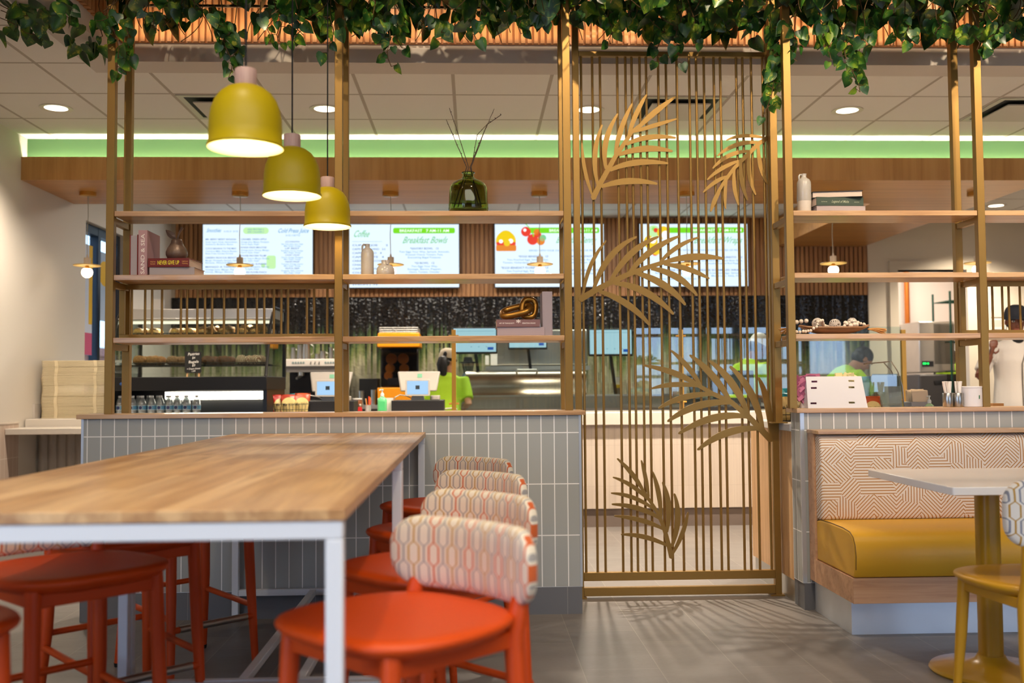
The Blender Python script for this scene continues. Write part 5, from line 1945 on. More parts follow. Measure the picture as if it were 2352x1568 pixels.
for v, a, sz, c, u, wd in ((0.53, '*EGGS BENEDICT   13', 0.042, 0, 0.35, 0.27), (0.58, 'Two Poached Eggs, Smoked Ham,', 0.036, 1, 0.30, 0.38), (0.625, 'Tomato, Hollandaise, Toasted Muffin', 0.036, 1, 0.28, 0.42), (0.71, '*EGGS BENEDICT FLORENTINE   13', 0.042, 0, 0.27, 0.43),
                           (0.76, 'Two Poached Eggs, Roasted Spinach,', 0.036, 1, 0.30, 0.39), (0.805, 'Hollandaise, English Muffin', 0.036, 1, 0.30, 0.3), (0.53, 'BAHAMA BREAKFAST  12', 0.042, 0, 0.77, 0.34), (0.58, 'Two Fried Eggs, Bacon,', 0.036, 1, 0.78, 0.28),
                           (0.625, 'Roasted Potatoes, Toast', 0.036, 1, 0.78, 0.3), (0.75, 'RIVER ROAD OMELETTE 12', 0.042, 0, 0.77, 0.36), (0.80, 'Three Eggs, Peppers, Cheese', 0.036, 1, 0.78, 0.3)):
    p.tx(a, u, v, sz, c, 'C', wd)
p.done()
t, w, h = menu('fourth menu screen with breakfast wraps pictured, seen through the leaf screen', 1470, 1717)
p = Page(t, w, h)
p.pill(0.24, 0.055, 0.97, 0.145, 3, 0.3)
p.tx('BREAKFAST   7 AM-11 AM', 0.72, 0.122, 0.06, 4, 'C', 0.45)
p.tx('Breakfast Wraps', 0.72, 0.31, 0.15, 2, 'C', 0.44, 0.45)
for u, v, r, c in ((0.13, 0.115, 0.055, 8), (0.15, 0.10, 0.022, 5), (0.11, 0.14, 0.02, 5), (0.13, 0.08, 0.018, 3), (0.22, 0.14, 0.06, 6), (0.10, 0.29, 0.065, 6), (0.15, 0.42, 0.045, 6), (0.14, 0.46, 0.03, 5), (0.12, 0.26, 0.03, 4), (0.24, 0.18, 0.04, 4)):
    p.disc(u, v, r, c, d=0.0042 + 0.0001 * (u * 30))
p.tx('SERVED WITH YOUR CHOICE OF POTATOES OR FRUIT', 0.62, 0.435, 0.038, 1, 'C', 0.64)
for v, a, sz, c, u, wd in ((0.55, 'THE BREAKFAST BURRITO   12', 0.042, 0, 0.74, 0.42), (0.60, 'Scrambled Eggs, Black Bean Salsa,', 0.036, 1, 0.76, 0.38), (0.645, 'Avocado, Roasted Red Pepper', 0.036, 1, 0.77, 0.34), (0.755, 'SUNRISE WRAP  12', 0.042, 0, 0.34, 0.24), (0.755, 'VEGGIE SCRAMBLED WRAP  11', 0.042, 0, 0.76, 0.42),
                           (0.80, 'Scrambled Eggs, Spinach,', 0.036, 1, 0.79, 0.3), (0.845, 'Mushroom, Salsa, Feta', 0.036, 1, 0.80, 0.28), (0.80, 'Roasted Pepper, Spinach,', 0.036, 1, 0.30, 0.32), (0.89, 'Honey Mustard, Chili Cream', 0.036, 1, 0.34, 0.36)):
    p.tx(a, u, v, sz, c, 'C', wd)
p.done()

# ------------------------------------------------------------------ pastry case with an open bottle deck
xa, xb = -2.80, -1.60
zb0, zb1 = at(450, 896, 7.72).z, at(450, 865, 7.72).z
t = thing('pastry_case', 'black glass pastry case with wire racks over an open chilled deck of water bottles', 'display case', ((xa + xb) / 2, 8.1, 0), world=True)
BLK = mat('case_black', '#101012', 0.3)
MB().box(xa, xb, 7.75, 8.5, 0.0, 0.845).box(xa, xb, 8.20, 8.5, 0.845, zb0).box(xa, xa + 0.03, 7.78, 8.2, 0.845, zb0).box(xb - 0.03, xb, 7.78, 8.2, 0.845, zb0).build('chilled_base', BLK, t)
MB().box(xa - 0.01, xb + 0.01, 7.72, 8.5, zb0, zb1).build('black_band', mat('band_black', '#0d0d0f', 0.42), t, bevel=0.004)
MB().box(xa + 0.35, xb - 0.05, 8.02, 8.06, zb0 - 0.075, zb0 - 0.012).build('deck_light', glow('deck_tube', '#fff4dc', 9.0), t)
MB().box(xa + 0.04, xb - 0.03, 7.765, 7.772, 0.846, 0.853).build('deck_light_strip', glow('deck_led', '#fff1d8', 3.0), t)
MB().box(xa + 0.031, xb - 0.031, 7.775, 8.195, 0.8455, 0.852).build('deck_floor', STEEL, t)
ztop = at(450, 709, 8.0).z
zfr = at(450, 733, 7.9).z
CG = pane('case_glass', '#e9f0ee', 0.05)
# slanted front glass, side glass, steel top
MB().add([(xa, 7.74, zb1), (xb, 7.74, zb1), (xb, 7.92, zfr), (xa, 7.92, zfr), (xa, 7.745, zb1), (xb, 7.745, zb1), (xb, 7.925, zfr), (xa, 7.925, zfr)], [(0, 1, 2, 3), (7, 6, 5, 4), (0, 3, 7, 4), (1, 5, 6, 2)]).build('front_glass', CG, t, smooth=False)
for x in (xa, xb - 0.005):
    MB().prism([(7.75, zb1), (8.48, zb1), (8.48, ztop), (8.02, ztop), (7.93, zfr)], x, x + 0.005, 'yz').build('side_glass', CG, t, smooth=False)
MB().box(xa + 0.006, xb - 0.006, 7.93, 8.49, zfr, zfr + 0.012).box(xa, xb, 8.0, 8.49, zfr + 0.012, ztop).build('steel_top', STEEL2, t, bevel=0.003)
m = MB()
for x in (xa, xb):
    m.tube([(x, 7.735, zb1), (x, 7.90, zfr - 0.06), (x, 7.94, zfr), (x, 8.05, ztop + 0.01), (x, 8.45, ztop + 0.012)], 0.012, 6)
    m.box(x - 0.012, x + 0.012, 8.46, 8.5, zb1, ztop)
m.build('side_frame', BLK, t)
MB().box(xa + 0.02, xb - 0.02, 8.12, 8.15, zfr - 0.02, zfr - 0.001).build('case_lamp', glow('case_tube', '#fff1d4', 1.6), t)
lamp('case_light', 'AREA', ((xa + xb) / 2, 8.10, zfr - 0.03), 5, WARM, shape='RECTANGLE', size=1.0, size_y=0.03)
MB().ball((xa + 0.12, 7.717, (zb0 + zb1) / 2), (0.022, 0.004, 0.014), 16, 8).build('badge', mat('blue_badge', '#2a4c86', 0.3, 0.3), t)
RZ = (at(450, 771, 8.05).z, at(450, 838, 8.0).z)
for z in RZ:
    m = MB()
    for k in range(12):
        y = 7.97 + 0.04 * k
        m.cyl((xa + 0.02, y, z), (xb - 0.02, y, z), 0.003, n=5)
    for k in range(40):
        x = xa + 0.03 + (xb - xa - 0.06) * k / 39
        m.cyl((x, 7.96, z - 0.004), (x, 8.43, z - 0.004), 0.0022, n=5)
        m.cyl((x, 7.96, z - 0.004), (x, 7.955, z + 0.016), 0.0022, n=5)
    m.cyl((xa + 0.02, 7.955, z + 0.016), (xb - 0.02, 7.955, z + 0.016), 0.003, n=5)
    m.build('wire_rack', mat('rack_wire', '#3a3631', 0.5, 0.4), t)
MB().box(xa + 0.42, xa + 0.60, 8.42, 8.455, RZ[0] + 0.02, RZ[0] + 0.09).build('thermostat', DARK, t)
MB().box(xa + 0.47, xa + 0.53, 8.418, 8.42, RZ[0] + 0.06, RZ[0] + 0.078).box(xa + 0.54, xa + 0.555, 8.418, 8.42, RZ[0] + 0.03, RZ[0] + 0.09).build('green_digits', glow('led_green', '#18ff5c', 3.0), t)


# pastries
def pastry(kind, seed):
    rg = random.Random(seed)
    m = MB()
    n, k = 20, 12
    m.ball((0, 0, 0), (1, 1, 1), n, k)
    off = Vector((rg.uniform(0, 50), rg.uniform(0, 50), 0))
    amp = {'bun': 0.10, 'scone': 0.30, 'bagel': 0.08, 'stripe': 0.15}[kind]
    out = []
    for p in m.v:
        p = Vector(p)
        s = 1 + amp * mnoise.noise(p * 2.2 + off) + amp * 0.5 * mnoise.noise(p * 5 + off)
        q = p * s
        if kind == 'bagel':
            r = math.hypot(q.x, q.y)
            if q.z > 0:
                q.z *= 0.35 + 0.65 * min(1, r / 0.55)
        q.z = max(q.z, -0.75)
        out.append(tuple(q))
    m.v = out
    return m


CRUST = {}
for nm, c1, c2, c3 in (('croissant_gold', '#e0a850', '#b8752a', '#f0cf8e'), ('scone_gold', '#d29a4e', '#a86a2c', '#e8c48c'), ('bagel_tan', '#b97a3a', '#7d4a20', '#d8a868'), ('bagel_dark', '#6d3f20', '#3c2112', '#8a5a32'), ('bagel_seed', '#9a6a3c', '#5a3a22', '#c09a6a')):
    b_ = NB(nm)
    n_ = b_.noise(b_.mapping(scale=(3, 3, 3)), 1.6, 5, 0.6)
    b_.bump(n_, 0.4, 0.05)
    CRUST[nm] = b_.out(b_.ramp(n_, [(0.3, c2), (0.5, c1), (0.72, c3)]), 0.5)
b_ = NB('drizzled_pastry')
x, y, z = b_.xyz()
f = b_.math('GREATER_THAN', b_.math('SINE', b_.math('ADD', b_.math('MULTIPLY', x, 26.0), b_.math('MULTIPLY', b_.noise(None, 3, 2), 4.0))), 0.35)
CRUST['drizzled'] = b_.out(b_.mix(f, '#8a5230', '#e6cfae'), 0.5)
protos = {}


def put_pastry(kind, crust, px, row, depth, r, hgt, label, grp, sd):
    key = (kind, crust, sd % 2)
    z = RZ[row] + 0.004
    q = at(px, 800, depth)
    if key not in protos:
        o = pastry(kind, sd).build('pastry', CRUST[crust], sharp=180)
        protos[key] = o
    else:
        o = dup(protos[key])
    o.location = (q.x, depth, z + 0.75 * hgt)
    o.scale = (r, r, hgt)
    o.rotation_euler = (0, 0, sd * 1.3)
    one(o, label, 'pastry', grp)


g1, g2, g3, g4 = 'pale golden rolls on the top rack', 'browned rolls on the top rack', 'knobbly scones on the top rack', 'crumb topped pastries on the top rack'
for i, (px, d) in enumerate(((318, 8.02), (334, 8.08), (352, 8.03), (362, 8.12))):
    put_pastry('bun', 'croissant_gold', px, 0, d, 0.042, 0.034, 'pale golden roll on the top rack, at its left end', g1, i)
for i, (px, d) in enumerate(((401, 8.02), (418, 8.09), (432, 8.02), (443, 8.1))):
    put_pastry('bun', 'croissant_gold', px, 0, d, 0.044, 0.034, 'golden roll on the top rack beside the green digits', g2, i + 4)
for i, (px, d) in enumerate(((467, 8.03), (484, 8.05), (499, 8.10), (513, 8.03), (527, 8.05))):
    put_pastry('scone', 'scone_gold', px, 0, d, 0.045, 0.042, 'knobbly golden scone in the middle of the top rack', g3, i + 8)
for i, (px, d) in enumerate(((560, 8.03), (573, 8.1), (587, 8.04), (600, 8.06))):
    put_pastry('scone', 'scone_gold', px, 0, d, 0.05, 0.045, 'crumbly golden pastry at the right end of the top rack', g4, i + 13)
for i, (px, d) in enumerate(((321, 8.0), (336, 8.15), (352, 8.0), (367, 8.15))):
    put_pastry('bagel', 'bagel_tan', px, 1, d, 0.052, 0.045, 'tan bagel at the left end of the lower rack', 'tan bagels on the lower rack', i)
for i, (px, d) in enumerate(((397, 8.0), (410, 8.12), (423, 8.02), (452, 8.15))):
    put_pastry('bagel', 'bagel_seed', px, 1, d, 0.050, 0.042, 'seeded bagel on the lower rack beside the little chalkboard', 'seeded bagels on the lower rack', i)
for i, (px, d) in enumerate(((477, 8.0), (493, 8.13), (512, 8.0), (528, 8.14), (503, 8.25))):
    put_pastry('bagel', 'bagel_dark', px, 1, d, 0.050, 0.042, 'dark brown bagel right of the little chalkboard on the lower rack', 'dark bagels on the lower rack', i)
for i, (px, d) in enumerate(((555, 8.0), (572, 8.12), (586, 8.0), (600, 8.12))):
    put_pastry('stripe', 'drizzled', px, 1, d, 0.046, 0.042, 'striped iced pastry at the right end of the lower rack', 'striped pastries on the lower rack', i)

# little chalkboard on an easel
q = at(444, 864, 7.735)
t = thing('chalkboard_sign', 'small chalkboard on a wooden easel before the pastry case, lettered Pastries and Bagels', 'sign', (q.x, 7.735, zb1), world=False)
R = Matrix.Rotation(-0.12, 3, 'X')
m = MB()
for x in (-0.045, 0.045):
    m.bar((x, -0.005, 0.0), (x * 0.8, 0.022, 0.19), 0.012, 0.010)
m.bar((0.0, 0.07, 0.0), (0.0, 0.025, 0.185), 0.010, 0.010)
m.build('easel', wood('easel_pine', '#c79a68', '#a97c4c', 'z', 0.6, 3.0), t)
m = MB()
m.prism(rrect(0.125, 0.165, 0.012, 3, 0.0, 0.112), -0.010, -0.004)
o = m.build('board', mat('chalkboard_black', '#1d1c1b', 0.7), t)
m = MB()
CHK = mat('chalk_white', '#eeeae2', 0.9)
for tx, z, s, wd in (('Pastries', 0.165, 0.03, 0.085), ('$4', 0.138, 0.024, 0.022), ('Bagels', 0.106, 0.028, 0.075), ('$3', 0.080, 0.024, 0.022), ('+ Cream cheese', 0.056, 0.02, 0.102), ('1.00', 0.038, 0.018, 0.026)):
    m.text(tx, (0.004, -0.0106, z), (1, 0, 0.06), (0, 0, 1), s, 'C', width=wd, shear=0.15)
m.build('chalk_lettering', CHK, t, smooth=False)

# water bottles
PET = pane('bottle_plastic', '#eef4f4', 0.15, 0.45)  # pale body mixed in, standing for light refracted through the bottles
LBL = NB('water_label')
x, y, z = LBL.xyz()
d = LBL.math('SQRT', LBL.math('ADD', LBL.math('POWER', LBL.math('ADD', x, 0.004), 2.0), LBL.math('POWER', LBL.math('SUBTRACT', z, 0.112), 2.0)))
c_ = LBL.mix(LBL.math('LESS_THAN', LBL.math('ABSOLUTE', LBL.math('SUBTRACT', z, 0.112)), 0.014), '#dbe9f0', '#6fb2d8')
c_ = LBL.mix(LBL.math('LESS_THAN', d, 0.0155), c_, '#f0f4f6')
c_ = LBL.mix(LBL.math('LESS_THAN', d, 0.0135), c_, '#2c3f78')
LBL.out(c_, 0.4)


def bottle():
    t = thing('water_bottle', '', 'bottle')
    MB().lathe([(0.0, 0.004), (0.02, 0.0), (0.029, 0.003), (0.031, 0.012), (0.0295, 0.03), (0.031, 0.05), (0.0305, 0.088), (0.0305, 0.134), (0.028, 0.152), (0.020, 0.175), (0.0125, 0.186), (0.0115, 0.196)], n=20).build('body', PET, t, sharp=60)
    MB().lathe([(0.0312, 0.092), (0.0315, 0.094), (0.0315, 0.130), (0.0312, 0.132)], n=24, cap=False).build('label', LBL.m, t)
    MB().lathe([(0.013, 0.19), (0.0135, 0.192), (0.0135, 0.203), (0.012, 0.205), (0.0, 0.205)], n=16).build('cap', mat('bottle_cap', '#e9ecec', 0.4), t)
    return t


bt = bottle()
first = True
row1 = [at(px, 930, 7.83).x for px in (276, 305, 327, 349, 369, 390, 408, 429, 452)]
row2 = [at(px, 930, 7.91).x for px in (290, 318, 341, 363, 385, 406, 427)]
for row, xs_, y in ((0, row1, 7.825), (1, row2, 7.905)):
    for i, x in enumerate(xs_):
        o = bt if first else dup(bt)
        first = False
        o.location = (x, y, 0.8525)
        lab = 'small clear water bottle with a blue label in the ' + ('front' if row == 0 else 'back') + ' row under the pastry case'
        if row == 0 and i == 0:
            lab = 'water bottle behind the left shelf post, first of the front row'
        if row == 0 and i == 8:
            lab = 'last water bottle at the right end of the front row under the pastry case'
        o['label'] = lab
        o['group'] = 'water bottles in the ' + ('front' if row == 0 else 'back') + ' row of the chilled deck'

# white container standing on the case
q = at(363, 700, 8.3)
one(MB().prism(rrect(0.09, 0.09, 0.02, 4), 0, 0.10, 'xy').build('paper_carton', mat('white_carton', '#dcd6d0', 0.5), origin=None), 'white carton on top of the pastry case at its left', 'carton').location = (q.x, 8.3, ztop + 0.0005)

# ------------------------------------------------------------------ on the order counter
q = at(671, 945, 7.86)
wire_basket('black wire basket of red and orange crisp bags beside the pastry case', (q.x, 7.9, KT), 0.25, 0.15, 0.085)
chip_bag('red crisp bag at the left of the wire basket beside the pastry case', (q.x - 0.095, 7.90, KT + 0.005), RED, 0.12, 0.155, 0.3, -0.15)
chip_bag('red and cream crisp bag in the middle of the wire basket beside the pastry case', (q.x - 0.025, 7.87, KT + 0.005), '#b03a24', 0.135, 0.155, 0.12, -0.12)
chip_bag('rust and cream crisp bag at the right of the wire basket beside the pastry case', (q.x + 0.075, 7.87, KT + 0.005), '#b8502c', 0.125, 0.165, -0.1, -0.12)
chip_bag('teal crisp bag peeking out behind the others beside the pastry case', (q.x + 0.02, 7.945, KT + 0.005), TEAL, 0.12, 0.16, 0.5, -0.05)

POSB = mat('till_casing', '#aaa299', 0.4)
SCB = glow('till_screen_blue', '#a9d3f7', 0.95)


def till(label, px):
    q = at(px, 940, 7.98)
    t = thing('till_terminal', label, 'till', (q.x, 7.98, KT), group='white tills on the order counter')
    MB().box(-0.205, 0.205, -0.12, 0.22, 0.0, 0.105).build('cash_drawer', mat('drawer_black', '#1c1a1b', 0.45), t, bevel=0.004)
    # monitor seen from behind, leaning
    m = MB()
    zt, zb_, yt, yb = 0.335, 0.175, 0.10, 0.03
    m.loft([[(-0.145, yb, zb_), (0.145, yb, zb_), (0.145, yb + 0.03, zb_), (-0.145, yb + 0.03, zb_)], [(-0.173, yt, zt), (0.173, yt, zt), (0.173, yt + 0.03, zt), (-0.173, yt + 0.03, zt)]])
    m.build('monitor', POSB, t, bevel=0.012, seg=3)
    MB().add([(-0.012, yb + 0.045, 0.285), (0.026, yb + 0.045, 0.285), (0.026, yb + 0.058, 0.316), (-0.012, yb + 0.058, 0.316)], [(0, 1, 2, 3)]).build('sticker', mat('green_sticker', '#6fae8d', 0.6), t)
    m = MB().prism(rrect(0.195, 0.132, 0.012, 4, 0.0, 0.205), -0.105, -0.085)
    d = m.build('customer_display', mat('display_casing', '#bdb6ad', 0.4), t, bevel=0.002)
    MB().box(-0.083, 0.083, -0.1062, -0.1052, 0.152, 0.258).build('screen', SCB, d)
    MB().box(-0.016, 0.016, -0.1072, -0.1063, 0.192, 0.222).build('logo', mat('logo_dark', '#26323f', 0.5), d)
    MB().prism([(-0.055, 0.105), (0.05, 0.105), (0.04, 0.16), (-0.04, 0.16)], -0.085, 0.03).build('stand', mat('till_stand_grey', '#7a8088', 0.4), t)
    MB().prism(rrect(0.078, 0.07, 0.02, 4, 0.135, -0.03), 0.105, 0.142, 'xy').build('card_reader', POSB, t, bevel=0.006)
    MB().tube([(-0.05, -0.02, 0.12), (-0.09, -0.05, 0.14), (-0.14, -0.06, 0.15), (-0.18, -0.05, 0.13), (-0.19, -0.03, 0.112)], 0.0045, 6).build('cable', WHITEP, t)
    return t


till('white till with its customer screen, behind the middle shelf posts', 757)
till('white till with its blue customer screen, before the person in lime', 961)
q = at(878, 942, 7.86)
pump_bottle('clear pump bottle of green hand gel on the order counter', (q.x, 7.86, KT + 0.012), mat('green_gel', '#6fd18e', 0.15, var=0.05), None, 1.02, mat('gel_label', '#4ebf77', 0.5))
one(MB().prism(rrect(0.15, 0.09, 0.008, 3, q.x - 0.06, 7.87), KT, KT + 0.0115, 'xy').build('small_tray', WHITEP, origin=(q.x - 0.06, 7.87, KT)), 'small white tray under the hand gel bottle', 'tray')
q = at(885, 935, 7.98)
t = thing('sign_holder', 'white card in a clear stand behind the hand gel bottle', 'sign', (q.x, 7.99, KT))
MB().box(-0.062, 0.062, -0.002, 0.002, 0.004, 0.125).build('card', mat('white_card', '#dcd6ce', 0.6), t)
MB().box(-0.066, 0.066, -0.012, 0.03, 0, 0.0035).build('foot', CLR, t)
q = at(845, 940, 7.93)
t = thing('pen_cup', 'pale cup of red and orange pens on the order counter', 'pen cup', (q.x, 7.95, KT))
MB().lathe([(0.0, 0.0), (0.022, 0.0), (0.024, 0.07), (0.022, 0.07), (0.020, 0.004), (0.0, 0.004)], n=20).build('cup', mat('cup_grey', '#b9b4b0', 0.4), t)
m = MB()
rg = random.Random(8)
for k in range(9):
    a = rg.uniform(0, 6.28)
    m.tube([(0.008 * math.cos(a), 0.008 * math.sin(a), 0.02), (0.024 * math.cos(a), 0.02 * math.sin(a), 0.125 + rg.uniform(-0.02, 0.015))], 0.0045, 6, m=k % 3)
m.build('pens', [mat('pen_red', '#d2452c', 0.4), mat('pen_orange', '#e08a2c', 0.4), mat('pen_steel', '#c9c4bd', 0.3, 0.5)], t)
q = at(827, 943, 7.9)
t = thing('bell_stand', 'little red holder with a chrome top on the order counter', 'holder', (q.x, 7.9, KT))
MB().loft([[(-0.02, -0.02, 0), (0.02, -0.02, 0), (0.02, 0.02, 0), (-0.02, 0.02, 0)], [(-0.014, -0.014, 0.055), (0.014, -0.014, 0.055), (0.014, 0.014, 0.055), (-0.014, 0.014, 0.055)]]).build('holder', mat('holder_red', '#b01515', 0.4), t, bevel=0.003)
MB().ball((0, 0, 0.068), 0.013, 12, 8).build('chrome_knob', STEEL, t)
q = at(808, 930, 8.1)
t = thing('sauce_jug', 'green to red tinted jar with a white lid beside the till', 'jar', (q.x + 0.03, 8.2, KT))
MB().lathe([(0.0, 0.0), (0.04, 0.0), (0.043, 0.01), (0.043, 0.10), (0.036, 0.11)], n=20).build('jar', mat('tinted_jar', '#7c4a2a', 0.3), t)
MB().lathe([(0.043, 0.111), (0.043, 0.122), (0.0, 0.122)], n=20).build('lid', WHITEP, t)

# glass guard with brass posts
for i, (p0, p1, lab) in enumerate(((1043, 1566, 'glass guard panel on the order counter behind the leaf screen'), (1566, 2078, 'glass guard panel on the order counter behind the right shelves'))):
    a, b_ = at(p0, 900, 8.0).x + 0.02, at(p1, 900, 8.0).x - 0.02
    zt = at(1500, 753, 8.0).z
    o = MB().box(a, b_, 8.0, 8.006, KT + 0.03, zt).build('glass_guard', PANE, origin=((a + b_) / 2, 8.0, KT))
    one(o, lab, 'glass guard', 'glass guards on the order counter')
for i, (px, lab) in enumerate(((1043, 'brass post of the glass guard beside the person in lime'), (1566, 'brass post of the glass guard seen through the leaf screen'), (2078, 'brass post of the glass guard before the ice machine'))):
    q = at(px, 940, 8.0)
    t = thing('brass_post', lab, 'post', (q.x, 8.0, KT), group='brass posts of the glass guard')
    zt = at(px, 757, 8.0).z - KT
    MB().box(-0.017, 0.017, -0.017, 0.017, 0.006, zt).build('post', BRASS, t, bevel=0.001)
    MB().box(-0.03, 0.03, -0.03, 0.03, 0, 0.006).build('foot_plate', BRASS, t)
    m = MB()
    for z in (0.075, zt - 0.05):
        m.cyl((-0.04, 0, z), (0.04, 0, z), 0.008, n=10)
    m.build('clamp', BRASS, t)

# ------------------------------------------------------------------ machines along the back counter
BT = 0.9205
q0, q1 = at(657, 880, 10.8), at(790, 880, 10.8)
t = thing('coffee_machine', 'white fronted espresso machine with chrome jugs on top', 'coffee machine', ((q0.x + q1.x) / 2, 10.95, BT))
hw = (q1.x - q0.x) / 2
zc0, zc1 = at(720, 841, 10.75).z - BT, at(720, 824, 10.75).z - BT
MB().box(-hw, hw, -0.18, 0.3, zc0, zc1).build('front_panel', mat('machine_white', '#e3d8cc', 0.35), t, bevel=0.006)
MB().box(-hw + 0.01, hw - 0.01, 0.0, 0.3, 0.0, zc0).build('body', mat('machine_dark', '#2a292c', 0.3, 0.4), t)
MB().box(-hw, hw, -0.15, 0.3, zc0 - 0.06, zc0).build('hood', mat('machine_hood_grey', '#9a9189', 0.4), t)  # grey underside below the white panel
MB().box(-hw, hw, -0.2, 0.0, 0.0, 0.05).build('drip_tray', STEEL, t, bevel=0.004)
for g in (-1, 1):
    m = MB()
    for k in range(5):
        x = g * hw * 0.56 + (k - 2) * 0.028
        m.lathe([(0.0, 0.0), (0.010, 0.0), (0.012, 0.004), (0.0, 0.005)], (0, 0, 0), 14)
        n = 14 * 4
        for q in range(len(m.v) - n, len(m.v)):
            v = m.v[q]
            m.v[q] = (v[0] + x, -0.18 - v[2], v[1] + (zc0 + zc1) / 2)
    m.build('button_row', mat('button_chrome', '#b8ccc8', 0.2, 0.6), t)
m = MB()
for k in (-1, 0, 1):
    m.bar((k * 0.045, -0.186, zc0 + 0.02), (k * 0.045 + 0.008, -0.19, zc0 + 0.05), 0.008, 0.006)
m.build('switches', DARK, t)
m = MB()
for g in (-0.5, 0.5):
    m.cyl((g * hw, -0.1, zc0 - 0.10), (g * hw, -0.1, zc0 - 0.05), 0.035, n=16)
    m.bar((g * hw, -0.12, zc0 - 0.10), (g * hw - 0.02, -0.27, zc0 - 0.13), 0.02, 0.02)
m.build('brew_heads', STEEL, t)
rg = random.Random(12)
for k, (x, r, h) in enumerate(((-hw + 0.05, 0.03, 0.13), (-hw + 0.12, 0.035, 0.16), (-hw + 0.19, 0.05, 0.20), (0.0, 0.03, 0.06), (0.06, 0.035, 0.09), (hw - 0.16, 0.025, 0.13), (hw - 0.09, 0.035, 0.10), (hw - 0.03, 0.03, 0.12))):
    o = MB().lathe([(0.0, 0.0), (r, 0.0), (r, h * 0.3), (r * 0.8, h * 0.8), (r * 0.9, h), (r * 0.8, h), (r * 0.7, h * 0.8), (0.0, 0.01)], n=20).tube([(r * 0.9, 0, h * 0.85), (r * 1.6, 0, h * 0.7), (r * 1.5, 0, h * 0.35), (r, 0, h * 0.25)], 0.005, 6).build('milk_jug', STEEL)
    o.location = (t.location.x + x, 10.95, BT + zc1 + 0.0005)
    one(o, ('tall' if h > 0.14 else 'small') + ' steel milk jug, number ' + ('one two three four five six seven eight'.split()[k]) + ' from the left on the espresso machine', 'jug', 'steel jugs on the espresso machine')

q0, q1 = at(867, 850, 10.7), at(964, 850, 10.7)
cxm, hw = (q0.x + q1.x) / 2, (q1.x - q0.x) / 2
t = thing('juice_machine', 'orange and black orange juicer with a wire basket on top', 'juicer', (cxm, 10.9, BT))
zz = lambda py: at(915, py, 10.7).z - BT
ORJ = mat('juicer_orange', '#f59a10', 0.4)
MB().box(-hw, hw, -0.2, 0.25, 0.0, zz(890)).build('base', ORJ, t, bevel=0.006)
MB().box(-hw + 0.02, hw - 0.02, -0.02, 0.24, zz(890), zz(796)).build('body', mat('juicer_black', '#17171a', 0.15, coat=0.5), t, bevel=0.02)
MB().prism([(-hw - 0.005, zz(797)), (hw + 0.005, zz(797)), (hw - 0.005, zz(764)), (-hw + 0.005, zz(764))], -0.2, 0.25).build('lid', ORJ, t, bevel=0.01)
MB().box(-hw + 0.03, hw - 0.03, -0.18, -0.17, zz(886), zz(800)).build('front_cover', pane('smoked_cover', '#c9c9cc', 0.02), t)
m = MB()
for dx, py, r in ((-0.085, 823, 0.058), (0.04, 823, 0.058), (-0.10, 845, 0.05), (0.05, 846, 0.05), (-0.12, 862, 0.045)):
    m.cyl((dx, -0.10, zz(py)), (dx, -0.03, zz(py)), r, n=24)
m.build('pressing_drums', mat('drum_orange', '#cf7420', 0.4), t)
MB().box(-0.12, 0.15, -0.16, -0.12, zz(884), zz(868)).build('spout_bar', mat('spout_grey', '#55555a', 0.3, 0.5), t)
m = MB()
r_ = 0.005
for z in (zz(764) + 0.01, zz(757), zz(752)):
    m.tube([(-hw + 0.02, -0.18, z), (hw - 0.02, -0.18, z), (hw - 0.02, 0.2, z), (-hw + 0.02, 0.2, z), (-hw + 0.02, -0.18, z)], r_, 6)
for x in (-hw + 0.02, -0.06, hw - 0.02):
    for y in (-0.18, 0.2):
        m.cyl((x, y, zz(764)), (x, y, zz(752)), r_, n=6)
m.build('fruit_basket', STEEL, t)
q = at(844, 900, 10.7)
t = thing('brewer', 'black brewer box with steel cups before it, left of the juicer', 'machine', (q.x, 10.9, BT))
MB().box(-0.10, 0.10, -0.1, 0.2, 0.0, at(844, 869, 10.8).z - BT).build('box', mat('brewer_black', '#0f0f10', 0.4), t, bevel=0.004)
MB().lathe([(0.0, 0), (0.03, 0), (0.034, 0.16), (0.0, 0.16)], (0.06, -0.16, 0), 20).build('steel_cup', STEEL, t)
MB().lathe([(0.0, 0), (0.03, 0), (0.034, 0.15), (0.0, 0.15)], (-0.07, -0.16, 0), 20).build('steel_cup', STEEL, t)

# steel prep table with a domed lid
q0, q1 = at(1070, 900, 9.5), at(1348, 900, 9.5)
t = thing('prep_table', 'long steel prep table with a tall curved lid, behind the glass guard', 'prep table', ((q0.x + 2.2) / 2, 9.8, 0), world=True)
zt = at(1200, 908, 9.5).z
zl = at(1200, 851, 9.6).z
MB().box(q0.x - 0.05, 2.35, 9.45, 10.2, 0.0, zt - 0.004).build('body', mat('prep_steel', '#8f8880', 0.35, 0.9), t)
MB().box(q0.x - 0.06, 2.36, 9.44, 9.47, zt - 0.01, zt + 0.006).build('front_edge', STEEL, t)
prof = [(9.5, zt)] + [(9.5 + 0.02 + 0.10 * (1 - math.cos(a)), zt + (zl - zt) * math.sin(a)) for a in [i * PI / 16 for i in range(1, 9)]] + [(9.95, zl), (9.95, zt)]
MB().prism(prof, q0.x, q1.x, 'yz').build('lid', mat('lid_steel', '#a1968a', 0.22, 1.0, var=0.06, vscale=3), t, sharp=50)
hq = at(1210, 853, 9.58)
MB().tube([(hq.x - 0.10, 9.60, zl - 0.02), (hq.x - 0.09, 9.55, zl + 0.005), (hq.x + 0.09, 9.55, zl + 0.005), (hq.x + 0.10, 9.60, zl - 0.02)], 0.012, 8).build('handle', STEEL2, t)
q = at(1230, 845, 10.6)
t = thing('oven_hood', 'large steel extraction hood and shelf above the prep table', 'hood', (q.x, 10.9, 0), world=True)
